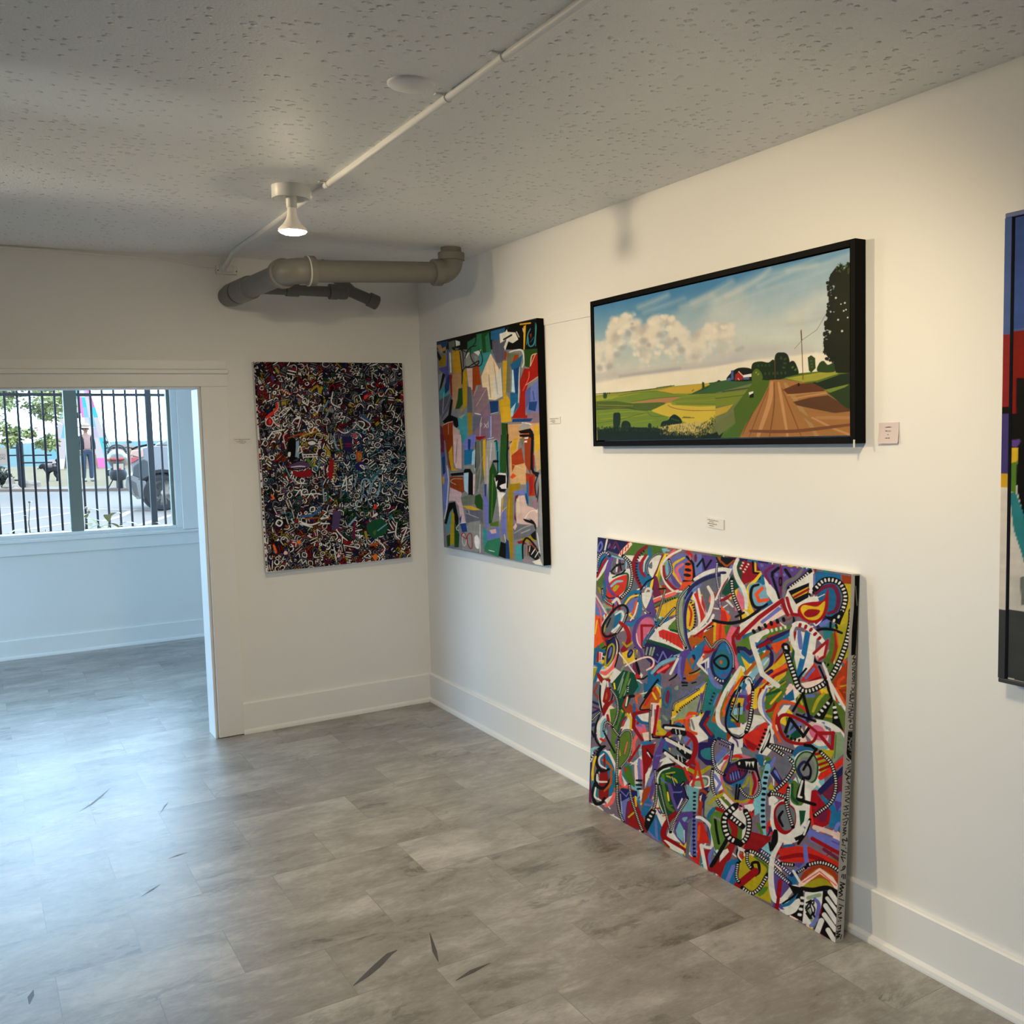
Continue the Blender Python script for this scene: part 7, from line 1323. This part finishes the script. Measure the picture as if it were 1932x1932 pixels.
tree('broadleaf_tree', 'leafy green tree whose branches hang over the lake at the left of the window', (-3.4, 19.3, G0), cl, 15000, .12, [[(0, 0, 0, .16), (.05, 0, 1.2, .13), (.0, .1, 2.6, .10), (.1, 0, 3.6, .04)], [(.05, 0, 1.3, .07), (.9, .0, 1.9, .05), (1.8, .1, 2.1, .025), (2.5, .1, 2.15, .01)], [(.0, .1, 2.2, .06), (.9, .2, 2.9, .04), (2.0, .3, 3.2, .015)], [(.04, 0, 1.7, .05), (1.2, -.2, 2.5, .03), (2.3, -.2, 2.6, .01)]], 9)
tree('broadleaf_tree', 'small distant tree beyond the lake shore seen through the sculpture arch', (7.4, 92, -.2), [(0, 0, 1.1, .9, .7), (.9, 0, .8, .8, .5), (-.9, 0, .8, .7, .5)], 900, .25, [[(0, 0, 0, .12), (0, 0, 1.0, .08)]], 3)

# old post and rail fence with a notice, shrub and rocks
POST = om('dark_post', (62, 74, 92), .55, .8, .1, var=.15); SIGN = om('sign_board', (228, 234, 240), .55, .6, .1); SRD = om('sign_red', (190, 150, 148), .55); SBK = om('sign_dark', (70, 90, 110), .55)
rf = thing('rail_fence', 'dark thick post with thin rails standing at the kerb before the lake', 'fence', (0, 0, 0))
bm = B(); lathe(bm, [(.078, G0-.02), (.078, 1.555), (.06, 1.575), (.001, 1.575)], (-.985, 22.95, 0), (0, 0, 1), 18); obj('post', bm, POST, rf, smooth=True)
bm = B(); lathe(bm, [(.078, G0-.02), (.078, 1.555), (.06, 1.575), (.001, 1.575)], (-3.4, 25.3, 0), (0, 0, 1), 18); obj('post', bm, POST, rf, smooth=True)
for a, b in (((-.985, 22.95, 1.225), (-.36, 22.33, 1.225)), ((-.985, 22.95, 1.045), (-.36, 22.33, 1.045)), ((-3.4, 25.3, 1.54), (-.985, 22.95, 1.54)), ((-3.4, 25.3, 1.415), (-.985, 22.95, 1.415)), ((-3.4, 25.3, 1.23), (-.985, 22.95, 1.23)), ((-3.4, 25.3, .62), (-.985, 22.95, .62))):
    bm = B(); tube(bm, [a, b], .018, 8); obj('rail', bm, POST, rf, smooth=True)
sg = thing('notice_board', 'white notice board with faint red and dark lettering at the left edge of the window', 'sign', (-1.45, 22.85, 1.22))
bm = B(); box(bm, -.20, .19, -.012, .012, -.21, .21); obj('board', bm, SIGN, sg, bevel=.005)
def word(txt, x, z, h, m, parent):
    cu_ = bpy.data.curves.new('lettering', 'FONT'); cu_.body = txt; cu_.size = h; cu_.extrude = .001; cu_.align_x = 'CENTER'
    to = bpy.data.objects.new('lettering', cu_); COL.objects.link(to); dg = bpy.context.evaluated_depsgraph_get()
    me = bpy.data.meshes.new_from_object(to.evaluated_get(dg)); bpy.data.objects.remove(to)
    o = bpy.data.objects.new('lettering', me); COL.objects.link(o); me.materials.append(m); o.parent = parent; o.location = (x, -.0135, z); o.rotation_euler = (PI/2, 0, 0); return o
word('NO YES', .02, .0, .085, SRD, sg); word('DOG', .06, -.075, .08, SBK, sg)
DSH = [om('shrub_leaf', (78, 98, 92), .5, .7, .1, var=.3)]*3; TLs = TL; TL = DSH
t_ = tree('shrub', 'dark green shrub below the notice board', (-1.5, 23.3, G0+.05), [(.05, 0, .32, .26, .28), (-.3, 0, .35, .3, .3), (.2, 0, .22, .14, .2)], 900, .10, [[(0, 0, 0, .02), (0, 0, .3, .01)]], 5); t_['category'] = 'shrub'; TL = TLs
ROCK = om('pale_rock', (206, 214, 220), .55, .9, .1, var=.12)
def rock(label, loc, s, seed):
    r = random.Random(seed); bm = B(); bmesh.ops.create_icosphere(bm, subdivisions=3, radius=1)
    for v in bm.verts:
        n = v.co.normalized(); k = 1+.22*math.sin(3.1*n.x+seed)+.18*math.sin(4.3*n.y+2*seed)+.12*math.sin(6*n.z+seed); v.co = Vector((n.x*s[0]*k, n.y*s[1]*k, max(-.12, n.z*s[2]*k)))
    o = obj('rock', bm, ROCK, bevel=0, loc=loc); tag(o, label, 'rock', 'rocks round the fence post'); return o
rock('pale pointed rock left of the thick fence post', (-1.24, 22.95, G0+.09), (.15, .14, .17), 1)
rock('pale low rock right of the thick fence post', (-.78, 23.0, G0+.08), (.17, .13, .14), 4)
rock('pale rock in front of the thick fence post', (-1.16, 22.6, G0+.04), (.13, .11, .09), 7)

# ------------------------------------------------------------------ light
wd = bpy.data.worlds.new('overcast'); scn.world = wd; wd.use_nodes = True
bg = wd.node_tree.nodes['Background']; bg.inputs['Color'].default_value = (.46, .70, .96, 1); bg.inputs['Strength'].default_value = SKY
def portal(loc, rot, sx, sy):
    l = bpy.data.lights.new('daylight_portal', 'AREA'); l.shape = 'RECTANGLE'; l.size = sx; l.size_y = sy; l.cycles.is_portal = True
    o = bpy.data.objects.new('daylight_portal', l); COL.objects.link(o); o.location = loc; o.rotation_euler = rot
x0, x1, z0, z1 = WO
portal(((x0+x1)/2, YF+.17, (z0+z1)/2), (-PI/2, 0, 0), x1-x0, z1-z0)
for a, b_, c, d in LW: portal((XL-.16, (a+b_)/2, (c+d)/2), (0, -PI/2, 0), d-c, b_-a)
scn.view_settings.view_transform = 'Standard'; scn.view_settings.look = 'None'; scn.view_settings.exposure = 0.; scn.view_settings.gamma = 1.
scn.view_settings.use_curve_mapping = False
scn.cycles.max_bounces = 12; scn.cycles.diffuse_bounces = 6; scn.cycles.transparent_max_bounces = 16

for k, (src, dst, e_) in enumerate((((-5.4, -2.55, 1.15), (-1.93, -2.36, HC), 95.), ((-5.4, -1.45, 1.15), (-1.98, -1.33, HC), 75.))):   # added spots, out of view at the left, that make the bright ceiling streaks
    l = bpy.data.lights.new('window_glint', 'SPOT'); l.energy = e_; l.spot_size = math.radians(8); l.spot_blend = 1.; l.color = (.93, .98, .86); l.shadow_soft_size = .02
    o = bpy.data.objects.new('window_glint', l); COL.objects.link(o); o.location = src; o.rotation_mode = 'QUATERNION'; o.rotation_quaternion = (Vector(dst)-Vector(src)).to_track_quat('-Z', 'Y')
